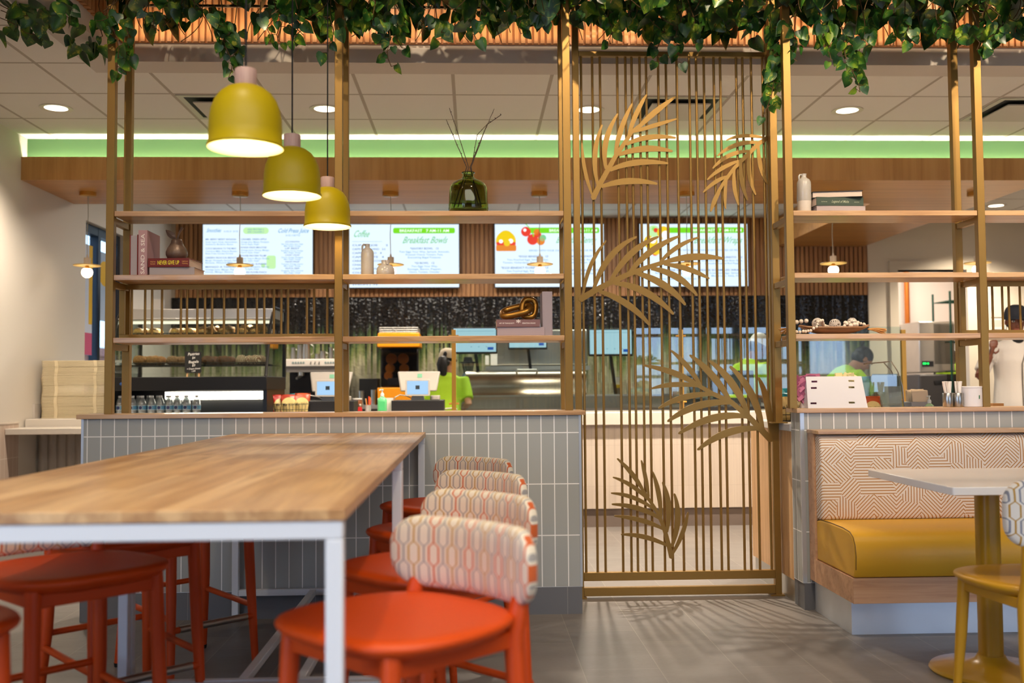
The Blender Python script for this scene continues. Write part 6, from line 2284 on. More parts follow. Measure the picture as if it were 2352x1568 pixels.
a, b_ = at(1115, 800, 10.6).x, at(1352, 800, 10.6).x
MB().box(a, b_, 10.5, 11.337, at(1200, 850, 10.5).z, at(1200, 840, 10.5).z).build('steel_shelf', STEEL2, t)
MB().box(a + 0.06, b_, 10.7, 11.337, at(1200, 838, 10.7).z, at(1200, 757, 10.7).z).build('hood_box', STEEL, t, bevel=0.01)
for k, (pa, pb, ya, yb) in enumerate(((1116, 1125, 812, 835), (1129, 1145, 793, 836))):
    c0, c1 = at(pa, yb, 10.0), at(pb, ya, 10.0)
    t2 = MB().box(0, c1.x - c0.x, 0, 0.004, 0, c1.z - c0.z).build('order_ticket', PAPER)
    t2.location = (c0.x, 10.55, c0.z)
    one(t2, ('narrow' if k == 0 else 'wider') + ' white order slip hanging by the left kitchen monitor', 'paper', 'order slips')

MON = glow('monitor_blue', '#bfe3f0', 0.95)


def monitor(label, c0, c1, Y, tilt=0.0):
    a, b_ = at(c0[0], c1[1], Y), at(c1[0], c0[1], Y)
    w, h = b_.x - a.x, b_.z - a.z
    t = thing('order_monitor', label, 'monitor', ((a.x + b_.x) / 2, Y, (a.z + b_.z) / 2), group='order monitors over the prep table')
    t.rotation_euler = (tilt, 0, 0)
    MB().box(-w / 2 - 0.012, w / 2 + 0.012, 0.0, 0.04, -h / 2 - 0.02, h / 2 + 0.012).build('case', DARK, t, bevel=0.003)
    s = MB().box(-w / 2, w / 2, -0.003, -0.0002, -h / 2, h / 2).build('display', MON, t)
    m = MB()
    m.add([(w * 0.30, -0.004, -h * 0.42), (w * 0.44, -0.004, -h * 0.42), (w * 0.44, -0.004, -h * 0.30), (w * 0.30, -0.004, -h * 0.30)], [(0, 1, 2, 3)], 0)
    m.add([(-w * 0.45, -0.004, h * 0.38), (w * 0.45, -0.004, h * 0.38), (w * 0.45, -0.004, h * 0.395), (-w * 0.45, -0.004, h * 0.395)], [(0, 1, 2, 3)], 1)
    for k in range(3):
        m.add([(w * (-0.1 + 0.18 * k), -0.004, -h * 0.30), (w * (-0.07 + 0.18 * k), -0.004, -h * 0.30), (w * (-0.07 + 0.18 * k), -0.004, -h * 0.27), (w * (-0.1 + 0.18 * k), -0.004, -h * 0.27)], [(0, 1, 2, 3)], 1)
    m.build('screen_marks', [glow('mark_blue', '#1f63c8', 0.8), glow('mark_cyan', '#86bcd2', 0.8)], s, smooth=False)
    MB().bar((0.0, 0.06, -h * 0.3), (0.06, 0.12, zt - t.location.z + 0.002), 0.03, 0.03).build('pole', DARK, t)
    return t


monitor('pale blue order monitor right of the brass post, over the prep table', (1042, 754), (1139, 808), 9.6)
monitor('second pale blue order monitor, mostly behind the books on the low shelf', (1170, 744), (1254, 798), 10.2)
monitor('pale blue order monitor behind the left rods of the leaf screen', (1355, 757), (1450, 813), 9.6)
q = at(1077, 900, 10.4)
t = thing('blender_jug', 'grey blue blender with a dark lid left of the prep table lid', 'blender', (at(1075, 850, 10.8).x, 10.8, BT))
zz2 = lambda py: at(1075, py, 10.8).z - BT
MB().lathe([(0.0, 0.0), (0.09, 0.0), (0.08, zz2(868)), (0.05, zz2(856)), (0.0, zz2(856))], n=20).build('motor_base', mat('blender_slate', '#3c4a58', 0.4), t)
MB().lathe([(0.05, zz2(856)), (0.07, zz2(835)), (0.085, zz2(832))], n=20).build('jug', pane('blender_plastic', '#a9b4b4', 0.15), t)
MB().lathe([(0.09, zz2(833)), (0.09, zz2(831)), (0.05, zz2(830)), (0.045, zz2(820)), (0.0, zz2(820))], n=20).build('lid', DARK, t)
# cups and tubs behind the leaf screen
q = at(1415, 907, 10.0)
t = thing('cup_stack', 'white paper cup stack with a yellow and orange band, behind the leaf screen', 'cups', (q.x, 9.9, zt + 0.001))
zz3 = lambda py: at(1415, py, 9.9).z - zt
MB().lathe([(0.0, 0.0), (0.032, 0.0), (0.036, zz3(891)), (0.0, zz3(891))], n=20).build('glass', mat('clouded_glass', '#8b8478', 0.3), t)
MB().lathe([(0.042, zz3(891)), (0.045, zz3(883)), (0.0, zz3(883))], n=20).build('band', mat('band_yellow', '#e2c13a', 0.5), t)
MB().lathe([(0.036, zz3(883)), (0.042, zz3(866)), (0.0, zz3(866))], n=20).build('cup', WHITEP, t)
q = at(1540, 905, 9.9)
t = thing('white_tub', 'white tub on the prep table behind the leaf screen', 'tub', (q.x, 9.9, zt + 0.001))
MB().lathe([(0.0, 0.0), (0.06, 0.0), (0.075, 0.06), (0.068, 0.06), (0.055, 0.01), (0.0, 0.01)], n=24).build('tub', WHITEP, t)
# black till on the right part of the counter
q0, q1 = at(1583, 935, 8.15), at(1736, 850, 8.15)
t = thing('black_till', 'large black till on the order counter behind the right part of the leaf screen', 'till', ((q0.x + q1.x) / 2, 8.15, KT))
hw = (q1.x - q0.x) / 2
H_ = q1.z - KT
MB().box(-hw, hw, -0.14, 0.22, 0.0, 0.10).build('cash_drawer', mat('drawer_black', '#1c1a1b', 0.45), t, bevel=0.004)
MB().loft([[(-hw * 0.95, 0.0, 0.13), (hw * 0.95, 0.0, 0.13), (hw * 0.95, 0.03, 0.13), (-hw * 0.95, 0.03, 0.13)], [(-hw, 0.06, H_), (hw, 0.06, H_), (hw, 0.09, H_), (-hw, 0.09, H_)]]).build('monitor', mat('till_black', '#161619', 0.35), t, bevel=0.008)
MB().prism([(-0.06, 0.10), (0.06, 0.10), (0.04, 0.2), (-0.04, 0.2)], 0.03, 0.09).build('stand', DARK, t)
MB().prism(rrect(0.14, 0.10, 0.01, 3, -0.05, 0.19), -0.09, -0.075).build('customer_display', mat('till_black', '#161619', 0.35), t)

# ------------------------------------------------------------------ back kitchen on the right
q0, q1, q2 = at(2076, 800, 12.4), at(2112, 800, 11.9), at(2193, 800, 11.9)
t = thing('ice_machine', 'tall steel ice machine with a louvred front and green digits', 'ice machine', ((q1.x + q2.x) / 2, 12.2, 0), world=True)
zt_, zm = at(2150, 738, 11.9).z, at(2150, 855, 11.9).z
MB().box(q1.x, q2.x, 11.9, 12.7, zm, zt_).build('upper_body', STEEL, t, bevel=0.01)
m = MB()
lx = at(2148, 800, 11.88).x
for k in range(26):
    z = at(2150, 744, 11.88).z - k * 0.019
    m.obox(((lx + q2.x) / 2, 11.893, z), q2.x - lx, 0.012, 0.008, Matrix.Rotation(0.5, 3, 'X'))
m.build('louvres', mat('louvre_grey', '#5c564f', 0.4, 0.6), t)
MB().box(at(2120, 840, 11.88).x, at(2145, 840, 11.88).x, 11.885, 11.9, at(2130, 842, 11.88).z, at(2130, 829, 11.88).z).build('control_panel', DARK, t)
m = MB()
for px in (2122, 2126, 2132):
    c = at(px, 834.5, 11.88)
    m.box(c.x - 0.008, c.x + 0.008, 11.883, 11.885, c.z - 0.010, c.z + 0.010)
m.build('green_digits', glow('led_green', '#18ff5c', 3.0), t)
MB().box(q1.x - 0.03, q2.x + 0.02, 11.86, 12.75, 0.0, zm - 0.02).build('ice_bin', mat('bin_charcoal', '#3d3a39', 0.4, 0.3), t, bevel=0.02)
MB().bar((q1.x + 0.15, 11.85, zm - 0.12), (q2.x - 0.06, 11.85, zm - 0.10), 0.02, 0.03).build('bin_handle', DARK, t)
q = at(2086, 660, 13.1)
one(MB().cyl((q.x, 13.15, 1.3), (q.x, 13.15, CEIL), 0.035, n=14).build('copper_pipe', mat('copper', '#c4722f', 0.35, 0.7), origin=(q.x, 13.15, 1.3)), 'copper coloured pipe running up the back kitchen wall', 'pipe')
q = at(2189, 780, 11.7)
t = thing('wire_shelf_rack', 'dark green wire shelf rack in the kitchen doorway', 'rack', (q.x + 0.2, 12.2, 0), world=True)
m = MB()
GRN = mat('green_epoxy_wire', '#1f4a3c', 0.4, 0.2)
for x in (q.x, q.x + 0.42):
    for y in (11.75, 12.2):
        MB().cyl((x, y, 0), (x, y, at(2189, 668, 11.75).z), 0.013, n=10).build('upright', GRN, t)
for z in (0.3, 0.8, 1.25, 1.6, 2.1):
    m = MB()
    for k in range(10):
        y = 11.75 + 0.05 * k
        m.cyl((q.x, y, z), (q.x + 0.42, y, z), 0.004, n=5)
    for x in (q.x, q.x + 0.42):
        m.cyl((x, 11.75, z), (x, 12.2, z), 0.006, n=6)
    m.build('wire_shelf', GRN, t)
c0, c1 = at(2270, 812, 11.3), at(2309, 779, 11.3)
t = thing('kitchen_sign', 'grey sign lettered KITCHEN on the wall behind the person in white', 'sign', ((c0.x + c1.x) / 2, 11.318, c0.z))
w, h = c1.x - c0.x, c1.z - c0.z
MB().box(-w / 2, w / 2, -0.012, 0, 0, h).build('plate', mat('sign_grey', '#7f776b', 0.5), t)
MB().text('KITCHEN', (0, -0.0125, h * 0.32), (1, 0, 0), (0, 0, 1), 0.035, 'C', width=w * 0.72).tube([(-0.012, -0.013, h * 0.72), (0.012, -0.013, h * 0.86)], 0.004, 6).tube([(0.012, -0.013, h * 0.72), (-0.012, -0.013, h * 0.86)], 0.004, 6).build('lettering', mat('sign_white', '#efe9df', 0.6), t, smooth=False)
c0, c1 = at(2270, 758, 11.3), at(2312, 728, 11.3)
t = thing('framed_notice', 'black framed paper notice on the cream wall above the kitchen sign', 'notice', ((c0.x + c1.x) / 2, 11.318, c0.z))
w, h = c1.x - c0.x, c1.z - c0.z
MB().box(-w / 2, w / 2, -0.012, 0, 0, h).build('frame', DARK, t)
m = MB().box(-w / 2 + 0.01, w / 2 - 0.01, -0.013, -0.0121, 0.01, h - 0.012)
for k in range(7):
    m.box(-w * 0.32, w * (0.34 - 0.06 * (k % 3)), -0.0136, -0.0131, h * (0.25 + 0.08 * k), h * (0.25 + 0.08 * k) + 0.005, 1)
m.build('sheet', [mat('notice_paper', '#e9e1d2', 0.7), mat('notice_ink', '#8b8479', 0.7)], t, smooth=False)

# ------------------------------------------------------------------ people behind the counters
SKINS = {'tan': mat('skin_tan', '#b07a58', 0.5), 'deep': mat('skin_deep', '#6e3f2c', 0.45), 'olive': mat('skin_olive', '#9c6a4a', 0.5)}
LIME = mat('lime_shirt_cloth', '#9cc414', 0.75, bump=0.2, bscale=18)
CHEFW = mat('white_jacket_cloth', '#cdc5bd', 0.75, bump=0.25, bscale=14)
TROUS = mat('dark_trouser_cloth', '#1d1c20', 0.8)
HAIRB = mat('black_hair', '#0f0c0c', 0.5, bump=0.4, bscale=60)
EYEW, LIPS = mat('eye_white', '#e8e0d8', 0.3), mat('lips', '#8c4a40', 0.5)


def remesh(o, v=0.011, it=4):
    md = o.modifiers.new('remesh', 'REMESH')
    md.mode = 'VOXEL'
    md.voxel_size = v
    md.use_smooth_shade = True
    sm = o.modifiers.new('smooth', 'SMOOTH')
    sm.factor = 0.5
    sm.iterations = it
    return o


def ring(c, rx, ry, n=20, R=None):
    out = []
    for i in range(n):
        a = 2 * PI * i / n
        v = Vector((rx * math.cos(a), ry * math.sin(a), 0))
        out.append(Vector(c) + (R @ v if R else v))
    return out


def hand(m, w, d, up, s, curl=0.5):
    """Palm, four bent fingers and a thumb, from wrist w along d; 'up' points out of the back of the hand; s = +1/-1 side of the thumb."""
    d, up = Vector(d).normalized(), Vector(up)
    up = (up - d * up.dot(d)).normalized()
    side = d.cross(up) * s
    w = Vector(w)
    m.tube([w, w + d * 0.035, w + d * 0.08], [0.025, 0.034, 0.036], 10, flat=0.5)
    for k in range(4):
        b0 = w + d * 0.075 + side * (0.028 - 0.018 * k)
        L_ = (0.072, 0.08, 0.074, 0.058)[k]
        p1 = b0 + d * (L_ * 0.5) - up * (L_ * 0.15 * curl)
        p2 = p1 + d * (L_ * 0.32) - up * (L_ * 0.35 * curl)
        p3 = p2 + d * (L_ * 0.10) - up * (L_ * 0.32 * curl)
        m.tube([b0, p1, p2, p3], [0.0098, 0.0092, 0.0086, 0.0065], 7)
    b0 = w + d * 0.025 + side * 0.026
    m.tube([b0, b0 + side * 0.024 + d * 0.022, b0 + side * 0.03 + d * 0.052 - up * 0.012], [0.012, 0.0105, 0.008], 7)


def person(label, loc, rz, H, skin, shirt, lean=0.0, head_pitch=0.0, head_yaw=0.0, arms=None, shirt_name='shirt', sleeve='short', hair='short', cap=None, apron=False, jacket=False):
    """Stands at loc facing local -Y; lean bends the body forward at the hips."""
    t = thing('person', label, 'person', loc, rz)
    k = H / 1.70
    hip = Vector((0, 0, 0.92))
    RL = Matrix.Rotation(lean, 3, 'X')
    RH = Matrix.Rotation(lean * 0.8 + head_pitch, 3, 'X') @ Matrix.Rotation(head_yaw, 3, 'Z')

    def B(x, y, z):
        return (hip + RL @ (Vector((x, y, z)) - hip)) * k
    neck = B(0, 0.005, 1.46)
    hc = neck + (RH @ Vector((0, -0.015, 0.145))) * k
    sk = SKINS[skin]
    m = MB()
    # torso, neck, head
    m.loft([ring(B(0, 0.0, 0.86), 0.165 * k, 0.11 * k, 20, RL), ring(B(0, 0.0, 0.98), 0.15 * k, 0.10 * k, 20, RL), ring(B(0, 0, 1.12), 0.14 * k, 0.095 * k, 20, RL), ring(B(0, -0.005, 1.28), 0.165 * k, 0.11 * k, 20, RL),
            ring(B(0, 0, 1.38), 0.17 * k, 0.095 * k, 20, RL), ring(B(0, 0.005, 1.43), 0.10 * k, 0.07 * k, 20, RL)])
    m.tube([B(0, 0.005, 1.40), neck, hc - (RH @ Vector((0, -0.01, 0.05))) * k], [0.060 * k, 0.055 * k, 0.056 * k], 14)
    hm = MB()
    hm.ball((0, 0.005, 0.03), (0.076, 0.095, 0.092), 20, 14)
    hm.ball((0, -0.022, -0.035), (0.058, 0.066, 0.075), 18, 12)
    hm.ball((0, -0.092, -0.018), (0.014, 0.020, 0.018), 10, 8)
    hm.tube([(0, -0.088, 0.02), (0, -0.101, -0.016)], [0.009, 0.012], 8)
    for s in (-1, 1):
        hm.ball((s * 0.078, 0.012, -0.005), (0.010, 0.020, 0.030), 10, 8)
    m.add([hc + (RH @ Vector(p)) * k for p in hm.v], hm.f)
    # legs
    for s in (-1, 1):
        m.tube([B(s * 0.085, 0, 0.90), Vector((s * 0.09, -0.005, 0.50)) * k, Vector((s * 0.09, 0.005, 0.08)) * k], [0.085 * k, 0.058 * k, 0.04 * k], 12)
        m.tube([Vector((s * 0.09, 0.05, 0.035)) * k, Vector((s * 0.095, -0.16, 0.03)) * k], [0.038 * k, 0.034 * k], 10)
    sh = {}
    for s in (-1, 1):
        S0 = B(s * 0.185, 0.0, 1.385)
        if arms and s in arms:
            E, Wr, hd = [Vector(p) * k for p in arms[s][:2]] + [Vector(arms[s][2])]
        else:
            E = B(s * 0.235, 0.02, 1.10)
            Wr = E + Vector((-s * 0.02, -0.10, -0.20)) * k
            hd = (Wr - E)
        sh[s] = (S0, E, Wr)
        m.tube([B(s * 0.14, 0.0, 1.37), S0, S0.lerp(E, 0.5), E, E.lerp(Wr, 0.35), Wr], [0.055 * k, 0.053 * k, 0.046 * k, 0.038 * k, 0.037 * k, 0.026 * k], 12)
        hand(m, Wr, hd, Vector((0, 0, 1)) if abs(hd.normalized().z) < 0.8 else Vector((0, -1, 0)), -s)
    remesh(m.build('body', sk, t), 0.0085, 3)
    # face
    f = MB()
    for s in (-1, 1):
        f.ball((s * 0.031, -0.084, 0.012), (0.013, 0.008, 0.008), 10, 8, 0)
        f.ball((s * 0.031, -0.0905, 0.012), (0.006, 0.004, 0.006), 8, 6, 1)
        f.tube([(s * 0.016, -0.094, 0.03), (s * 0.034, -0.092, 0.035), (s * 0.05, -0.082, 0.03)], 0.0035, 6, 1)
    f.tube([(-0.023, -0.080, -0.058), (0, -0.089, -0.055), (0.023, -0.080, -0.058)], 0.0055, 6, 2)
    f.v = [tuple(hc + (RH @ Vector(p)) * k) for p in f.v]
    f.build('face', [EYEW, HAIRB, LIPS], t)
    # hair
    h = MB()
    h.ball((0, 0.016, 0.036 if cap else 0.045), (0.081, 0.09, 0.078) if cap else (0.086, 0.096, 0.088), 20, 12)
    if hair == 'pony':
        h.ball((0, 0.082, -0.03), (0.06, 0.034, 0.045), 14, 10)
        h.tube([(0, 0.09, 0.03), (0.01, 0.118, 0.0), (0.015, 0.125, -0.06), (0.01, 0.115, -0.13), (-0.02, 0.105, -0.21)], [0.03, 0.05, 0.06, 0.05, 0.012], 12)
    else:
        h.ball((0, 0.04, 0.0), (0.083, 0.075, 0.07), 16, 10)
    h.v = [tuple(hc + (RH @ Vector(p)) * k) for p in h.v]
    hd_ = h.build('hair', HAIRB, t)
    if cap:
        c = MB()
        P = [(0.095, 0.02), (0.096, 0.055), (0.090, 0.09), (0.078, 0.118), (0.055, 0.137), (0.025, 0.146), (0.0, 0.147)]
        c.lathe(P, (0, 0.012, 0), 28, sy=1.06)
        c.loft([[Vector((0.072 * math.cos(a), -0.075 - e * math.sin(a), 0.045 - e * 0.12 * math.sin(a) + th)) for a in [PI * i / 12 for i in range(13)]] for e, th in ((0.0, 0.004), (0.075, 0.004), (0.075, -0.002), (0.0, -0.002))], caps=False, closed=False)
        c.v = [tuple(hc + (RH @ Vector(p)) * k) for p in c.v]
        c.build('cap', cap, t, sharp=50)
        if hair == 'pony':
            g = MB().ball((-0.012, 0.115, 0.055), (0.022, 0.012, 0.034), 12, 8)
            g.v = [tuple(hc + (RH @ Vector(p)) * k) for p in g.v]
            g.build('hair', HAIRB, t)
    # shirt
    c = MB()
    e = 0.014
    lo = 0.72 if jacket else 0.84
    c.loft([ring(B(0, 0, lo), (0.185 + e) * k, (0.125 + e) * k, 22, RL), ring(B(0, 0, 0.98), (0.165 + e) * k, (0.112 + e) * k, 22, RL), ring(B(0, 0.0, 1.12), (0.158 + e) * k, (0.108 + e) * k, 22, RL), ring(B(0, -0.005, 1.28), (0.175 + e) * k, (0.116 + e) * k, 22, RL),
            ring(B(0, 0.0, 1.385), (0.178 + e) * k, (0.10 + e) * k, 22, RL), ring(B(0, 0.004, 1.435), (0.11 + e) * k, (0.075 + e) * k, 22, RL), ring(B(0, 0.004, 1.462), 0.072 * k, 0.070 * k, 22, RL)])
    for s in (-1, 1):
        S0, E, Wr = sh[s]
        if sleeve == 'short':
            c.tube([B(s * 0.12, 0.0, 1.365), S0, S0.lerp(E, 0.45), S0.lerp(E, 0.8)], [0.068 * k, 0.070 * k, 0.066 * k, 0.064 * k], 14)
        else:
            c.tube([B(s * 0.12, 0.0, 1.365), S0, S0.lerp(E, 0.5), E, E.lerp(Wr, 0.35), E.lerp(Wr, 0.45)], [0.068 * k, 0.072 * k, 0.066 * k, 0.062 * k, 0.056 * k, 0.054 * k], 14)
    remesh(c.build(shirt_name, shirt, t), 0.011, 3)
    if jacket:
        # double front with a stitched edge, collar and buttons
        j = MB()
        j.tube([B(0.02, -0.135, 0.80), B(0.015, -0.13, 1.05), B(0.01, -0.138, 1.25), B(0.05, -0.115, 1.38), B(0.075, -0.07, 1.44)], 0.005, 6)
        j.build('front_edge', mat('jacket_seam', '#5c5650', 0.8), t)
        j = MB()
        j.loft([ring(B(0, 0.004, 1.44), 0.082 * k, 0.080 * k, 20, RL), ring(B(0, 0.0, 1.485), 0.075 * k, 0.076 * k, 20, RL), ring(B(0, 0.0, 1.485), 0.068 * k, 0.069 * k, 20, RL), ring(B(0, 0.004, 1.44), 0.075 * k, 0.073 * k, 20, RL)], caps=False)
        j.build('collar', shirt, t)
        MB().ball(B(0, -0.055, 1.455), 0.05 * k, 12, 8).build('undershirt', mat('black_undershirt', '#131214', 0.7), t)
    # trousers
    c = MB()
    c.loft([ring(B(0, 0, 0.99), 0.165 * k, 0.115 * k, 20), ring(B(0, 0, 0.86), 0.182 * k, 0.125 * k, 20), ring(Vector((0, 0, 0.80)) * k, 0.175 * k, 0.115 * k, 20)])
    for s in (-1, 1):
        c.tube([B(s * 0.085, 0, 0.90), Vector((s * 0.09, -0.005, 0.50)) * k, Vector((s * 0.09, 0.005, 0.10)) * k], [0.098 * k, 0.075 * k, 0.06 * k], 14)
    remesh(c.build('trousers', TROUS, t), 0.014, 3)
    if apron:
        a = MB()
        for s in (-1, 1):
            a.tube([B(s * 0.17, -0.02, 1.03), B(s * 0.12, 0.122, 1.02), B(0.03, 0.138, 1.0)], 0.007, 6)
        a.tube([B(0.03, 0.138, 1.0), B(0.08, 0.16, 0.95), B(0.07, 0.155, 0.86), B(0.06, 0.15, 0.76)], 0.009, 6)
        a.tube([B(0.03, 0.138, 1.0), B(-0.04, 0.16, 0.93), B(-0.05, 0.155, 0.83)], 0.009, 6)
        a.tube([B(0.03, 0.14, 1.0), B(0.07, 0.165, 1.03), B(0.11, 0.15, 1.0), B(0.05, 0.145, 0.985)], 0.008, 6)
        a.build('apron_strings', mat('apron_cream', '#e6dcc6', 0.7), t)
    return t


CAPB = mat('beige_cap_cloth', '#b8aa92', 0.8)
NAVYC = mat('navy_cap_cloth', '#20242f', 0.8)
q = at(1020, 900, 9.05)
person('person in a lime shirt and beige cap seen from behind with a black ponytail', (q.x, 9.0, 0), PI - 0.12, 1.47, 'tan', LIME, 0.45, -0.12, -0.25,
       {1: ((0.25, -0.02, 1.08), (0.20, -0.22, 1.05), (-0.2, -1, -0.1)), -1: ((-0.25, -0.06, 1.10), (-0.14, -0.26, 1.05), (0.3, -1, -0.1))}, hair='pony', cap=CAPB, apron=True)
q = at(1925, 860, 8.9)
person('person in a lime shirt bending down behind the white packet caddy, dark hair', (q.x - 0.18, 9.0, 0), PI / 2 + 0.15, 1.62, 'olive', LIME, 0.80, 0.15, 0.0,
       {1: ((0.24, -0.52, 1.02), (0.18, -0.62, 0.86), (0, -0.6, -0.8)), -1: ((-0.24, -0.50, 1.02), (-0.16, -0.60, 0.86), (0, -0.6, -0.8))})
q = at(1690, 860, 9.0)
person('person in a lime shirt behind the black till, through the leaf screen', (q.x, 8.95, 0), PI * 0.62, 1.58, 'deep', LIME, 0.35, 0.2, 0.0,
       {1: ((0.25, -0.30, 1.10), (0.18, -0.48, 1.02), (0, -1, -0.2)), -1: ((-0.25, -0.30, 1.10), (-0.16, -0.48, 1.02), (0, -1, -0.2))}, cap=mat('white_cap_cloth', '#e4dfd6', 0.8))
q = at(2197, 860, 12.9)
person('far person in a lime shirt behind the green wire rack in the back kitchen', (q.x, 12.9, 0), -0.6, 1.60, 'olive', LIME, 0.05, 0.1, 0.5, hair='short', cap=mat('white_cap_cloth', '#e4dfd6', 0.8))
q = at(2336, 840, 8.75)
person('person in a white jacket and dark cap at the right edge, one arm raised', (q.x - 0.10, 8.6, 0), -0.22, 1.74, 'deep', CHEFW, 0.06, 0.10, -0.15,
       {-1: ((-0.33, -0.14, 1.13), (-0.25, -0.20, 1.31), (0.25, -0.1, 1.0)), 1: ((0.30, -0.05, 1.10), (0.16, -0.26, 1.05), (-0.4, -1, 0))}, shirt_name='jacket', sleeve='short', cap=NAVYC, jacket=True)

# ------------------------------------------------------------------ trailing pothos along the top of the shelves
def leaf_mat():
    b = NB('pothos_leaf')
    x, y, z = b.xyz()
    n = b.noise(None, 26, 4, 0.6, 1.5)
    n2 = b.noise(None, 13.0, 1)
    base = b.ramp(n2, [(0.36, '#183a16'), (0.50, '#2a561e'), (0.60, '#447424'), (0.70, '#7f9c2a')])
    f = b.math('MULTIPLY', b.math('SUBTRACT', n, 0.56, clamp=True), 7.0, clamp=True)
    f = b.math('MULTIPLY', f, b.math('MULTIPLY', b.math('SUBTRACT', n2, 0.38, clamp=True), 4.0, clamp=True))
    col = b.mix(f, base, '#ccc84a')
    b.b.inputs['Subsurface Weight'].default_value = 0.0
    return b.out(col, 0.32)


LEAFM = leaf_mat()
STEMM = mat('vine_stem', '#5a4326', 0.7)


def add_leaf(m, p, s, yaw, pitch, roll, fold=0.25, curl=0.25):
    """Heart-shaped leaf hanging from its stalk point p; tip points along local -z before turning."""
    half = [(0.0, -0.05), (0.16, 0.06), (0.36, 0.05), (0.47, -0.12), (0.46, -0.36), (0.34, -0.62), (0.17, -0.85), (0.0, -1.05)]
    R = Matrix.Rotation(yaw, 3, 'Z') @ Matrix.Rotation(pitch, 3, 'X') @ Matrix.Rotation(roll, 3, 'Y')
    vs, fs = [], []

    def pt(x, z):
        y = abs(x) * fold + curl * (z + 0.3) ** 2 * 0.5 - 0.05 * math.sin(5 * z) * abs(x)
        return Vector(p) + R @ (Vector((x, -y, z)) * s)
    mid = [(0.0, -0.05), (0, -0.02), (0, -0.06), (0, -0.18), (0, -0.40), (0, -0.64), (0, -0.86), (0, -1.05)]
    n = len(half)
    for i in range(n):
        vs.append(pt(*mid[i]))
    for sgn in (1, -1):
        for i in range(1, n - 1):
            vs.append(pt(sgn * half[i][0], half[i][1]))
    for sgn in (0, 1):
        o = n + sgn * (n - 2)
        idx = [0] + [o + i for i in range(n - 2)] + [n - 1]
        for i in range(n - 1):
            q = (i, i + 1, idx[i + 1], idx[i])
            q = tuple(dict.fromkeys(q))
            if len(q) > 2:
                fs.append(q if sgn == 0 else q[::-1])
    m.add(vs, fs)


rv = random.Random(21)


def plant(label, x0, x1, strands, dens=1.0, low=2.90, y0=4.52, y1=5.28):
    xc = (x0 + x1) / 2
    loc = (xc, 4.9, 3.12 if xc > -1.9 else 2.9)
    t = thing('pothos_plant', label, 'plant', loc, group='trailing pothos plants along the ceiling', world=True)
    fol, stm = MB(), MB()
    n = int(150 * dens * (x1 - x0) / 0.45)
    for i in range(n):
        x = rv.uniform(x0 - 0.08, x1 + 0.08)
        y = y0 + (y1 - y0) * rv.random() ** 1.3
        lowz = low + 0.025 + 0.06 * mnoise.noise(Vector((x * 3.1, 0, 3))) + 0.045 * mnoise.noise(Vector((x * 9.3, 5, 0)))
        z = lowz + 0.10 + (rv.random() ** 1.2) * 0.30
        s = rv.uniform(0.05, 0.135)
        if x < -1.86:
            if rv.random() < 0.5:
                continue
            z = (2.955 if x < -2.16 else 2.87) + 0.035 * rv.random()
            s = min(s, 0.085)
        add_leaf(fol, (x, y, z), s, rv.uniform(-1.4, 1.4), rv.uniform(-0.5, 1.1), rv.uniform(-0.7, 0.7), rv.uniform(0.1, 0.5), rv.uniform(0, 0.6))
    for (px, pz_top, px_end, py_end, Y) in strands:
        a = at(px, pz_top, Y)
        b_ = at(px_end, py_end, Y)
        k = max(4, int((a - b_).length / 0.035))
        P = []
        for i in range(k + 1):
            s = i / k
            p = a.lerp(b_, s)
            p += Vector((0.014 * math.sin(s * 7 + px), 0.02 * math.sin(s * 5 + px * 0.3), 0))
            P.append(p)
        P = [a + Vector((rv.uniform(-0.05, 0.05), 0.03, 0.18 if a.x > -1.86 else 0.0))] + P
        stm.tube(P, 0.0022, 5)
        for i in range(1, len(P)):
            for r in range(2 if i < len(P) - 2 else 1):
                s = rv.uniform(0.045, 0.085) * (1.0 - 0.25 * i / len(P))
                sd = rv.choice((-1, 1))
                q = P[i] + Vector((sd * rv.uniform(0.005, 0.03), rv.uniform(-0.03, 0.02), rv.uniform(-0.01, 0.02)))
                stm.tube([P[i], q], 0.0014, 4)
                add_leaf(fol, q, s, rv.uniform(-0.9, 0.9), rv.uniform(-0.1, 0.7), sd * -rv.uniform(0.1, 0.8), rv.uniform(0.1, 0.45), rv.uniform(0, 0.5))
    for i in range(10):
        x = rv.uniform(x0, x1)
        y = rv.uniform(y0, y1)
        P = [Vector((x, y, 3.12 if x > -1.86 else 2.895)), Vector((x + rv.uniform(-0.08, 0.08), y - 0.03, 3.02 if x > -1.86 else 2.89)), Vector((x + rv.uniform(-0.12, 0.12), y - 0.05, 2.93))]
        stm.tube(bez(*P, 6), 0.0022, 5)
    fol.build('foliage', LEAFM, t, sharp=180)['kind'] = 'stuff'
    stm.build('vine_stems', STEMM, t)['kind'] = 'stuff'
    return t


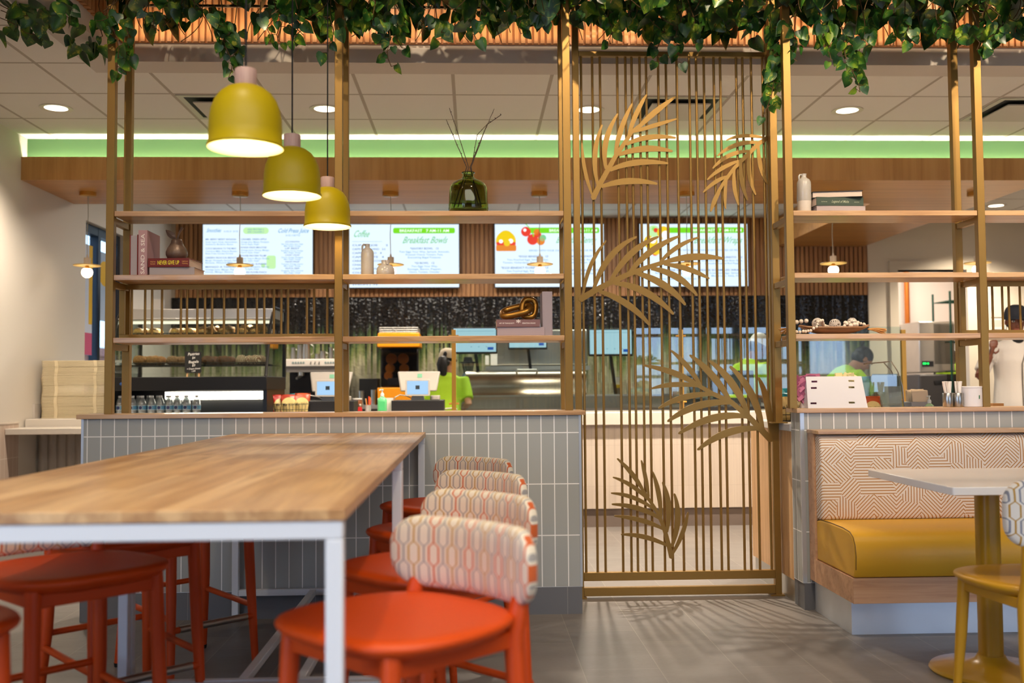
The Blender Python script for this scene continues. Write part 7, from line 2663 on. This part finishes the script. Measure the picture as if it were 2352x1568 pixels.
PL = [
    ('trailing plant at the far left, over the ceiling edge left of the shelf posts', -2.42, -1.95, [(60, 12, 66, 40, 4.7), (150, 12, 156, 40, 4.75)], 0.75, 2.97),
    ('trailing plant over the left shelf posts with a strand hanging between them', -1.95, -1.55, [(262, 40, 272, 168, 4.85), (288, 40, 290, 165, 4.86), (240, 40, 226, 80, 4.8), (345, 30, 362, 68, 4.9)], 1.0, 2.90),
    ('trailing plant left of the largest yellow lamp, one strand hanging beside its cord', -1.55, -1.10, [(518, 60, 528, 178, 4.9), (545, 60, 540, 150, 4.95), (470, 20, 500, 60, 4.85), (420, 10, 430, 42, 4.9)], 0.85, 2.945),
    ('trailing plant above the largest yellow lamp', -1.10, -0.68, [(600, 30, 620, 98, 4.9), (690, 40, 680, 98, 4.85), (640, 30, 640, 92, 4.9)], 0.9, 2.92),
    ('trailing plant around the middle shelf posts', -0.68, -0.25, [(765, 40, 757, 118, 4.85), (800, 30, 812, 66, 4.9), (850, 40, 870, 80, 4.85)], 1.0, 2.895),
    ('trailing plant above the green vase with one short strand', -0.25, 0.15, [(885, 40, 900, 152, 4.9), (905, 40, 918, 110, 4.9), (1010, 40, 1020, 88, 4.85)], 1.0, 2.90),
    ('trailing plant left of the right hand posts of the left shelves', 0.15, 0.52, [(1100, 40, 1090, 90, 4.85), (1180, 30, 1200, 75, 4.9), (1240, 20, 1245, 60, 4.9)], 1.0, 2.91),
    ('trailing plant above the top left corner of the leaf screen', 0.52, 0.92, [(1400, 40, 1404, 104, 5.0), (1340, 20, 1335, 45, 4.95), (1440, 30, 1450, 66, 5.0)], 1.0, 2.915),
    ('trailing plant over the middle of the leaf screen', 0.92, 1.30, [(1520, 40, 1515, 140, 5.05), (1560, 40, 1552, 138, 5.0), (1590, 40, 1600, 110, 5.0), (1650, 30, 1640, 60, 5.0)], 1.0, 2.87),
    ('trailing plant with the longest strand, hanging down the right edge of the leaf screen', 1.30, 1.70, [(1800, 60, 1755, 268, 5.0), (1790, 60, 1775, 230, 5.02), (1815, 60, 1832, 140, 4.95), (1720, 30, 1715, 62, 5.0)], 0.9, 2.89),
    ('trailing plant hanging low over the top right shelf books', 1.70, 2.10, [(1905, 60, 1900, 142, 4.9), (1930, 60, 1968, 212, 4.9), (1985, 50, 1962, 185, 4.92), (1890, 40, 1892, 100, 4.9)], 0.95, 2.90),
    ('trailing plant left of the far right shelf posts', 2.10, 2.50, [(2080, 40, 2090, 100, 4.9), (2060, 30, 2066, 75, 4.9), (2160, 40, 2150, 80, 4.85)], 0.9, 2.915),
    ('trailing plant around the far right shelf posts', 2.50, 2.88, [(2200, 60, 2190, 95, 4.85), (2245, 60, 2240, 115, 4.85), (2275, 60, 2278, 112, 4.85)], 1.05, 2.86),
    ('trailing plant at the far right edge of the picture', 2.88, 3.40, [(2330, 40, 2335, 75, 4.85)], 1.0, 2.91),
]
for a in PL:
    plant(a[0], a[1], a[2], a[3], a[4], a[5])
# slim dark grid the plants lie on
m = MB()
for y in (4.50, 4.75, 5.0, 5.25):
    m.box(-1.88, 4.2, y - 0.006, y + 0.006, 3.125, 3.137)
for i in range(31):
    x = -1.86 + 0.2 * i
    m.box(x - 0.004, x + 0.004, 4.50, 5.25, 3.138, 3.146)
for x in (-1.5, -0.2, 1.2, 3.2):
    m.box(x - 0.004, x + 0.004, 4.745, 4.755, 3.146, TRAY_Z - 0.001)
o = m.build('hanging_grid', mat('grid_dark_bronze', '#3d3018', 0.4, 0.6))
one(o, 'dark wire grid under the ceiling that the trailing plants lie on', 'grid')

for o in bpy.data.objects:
    if '_off' in o:
        del o['_off']
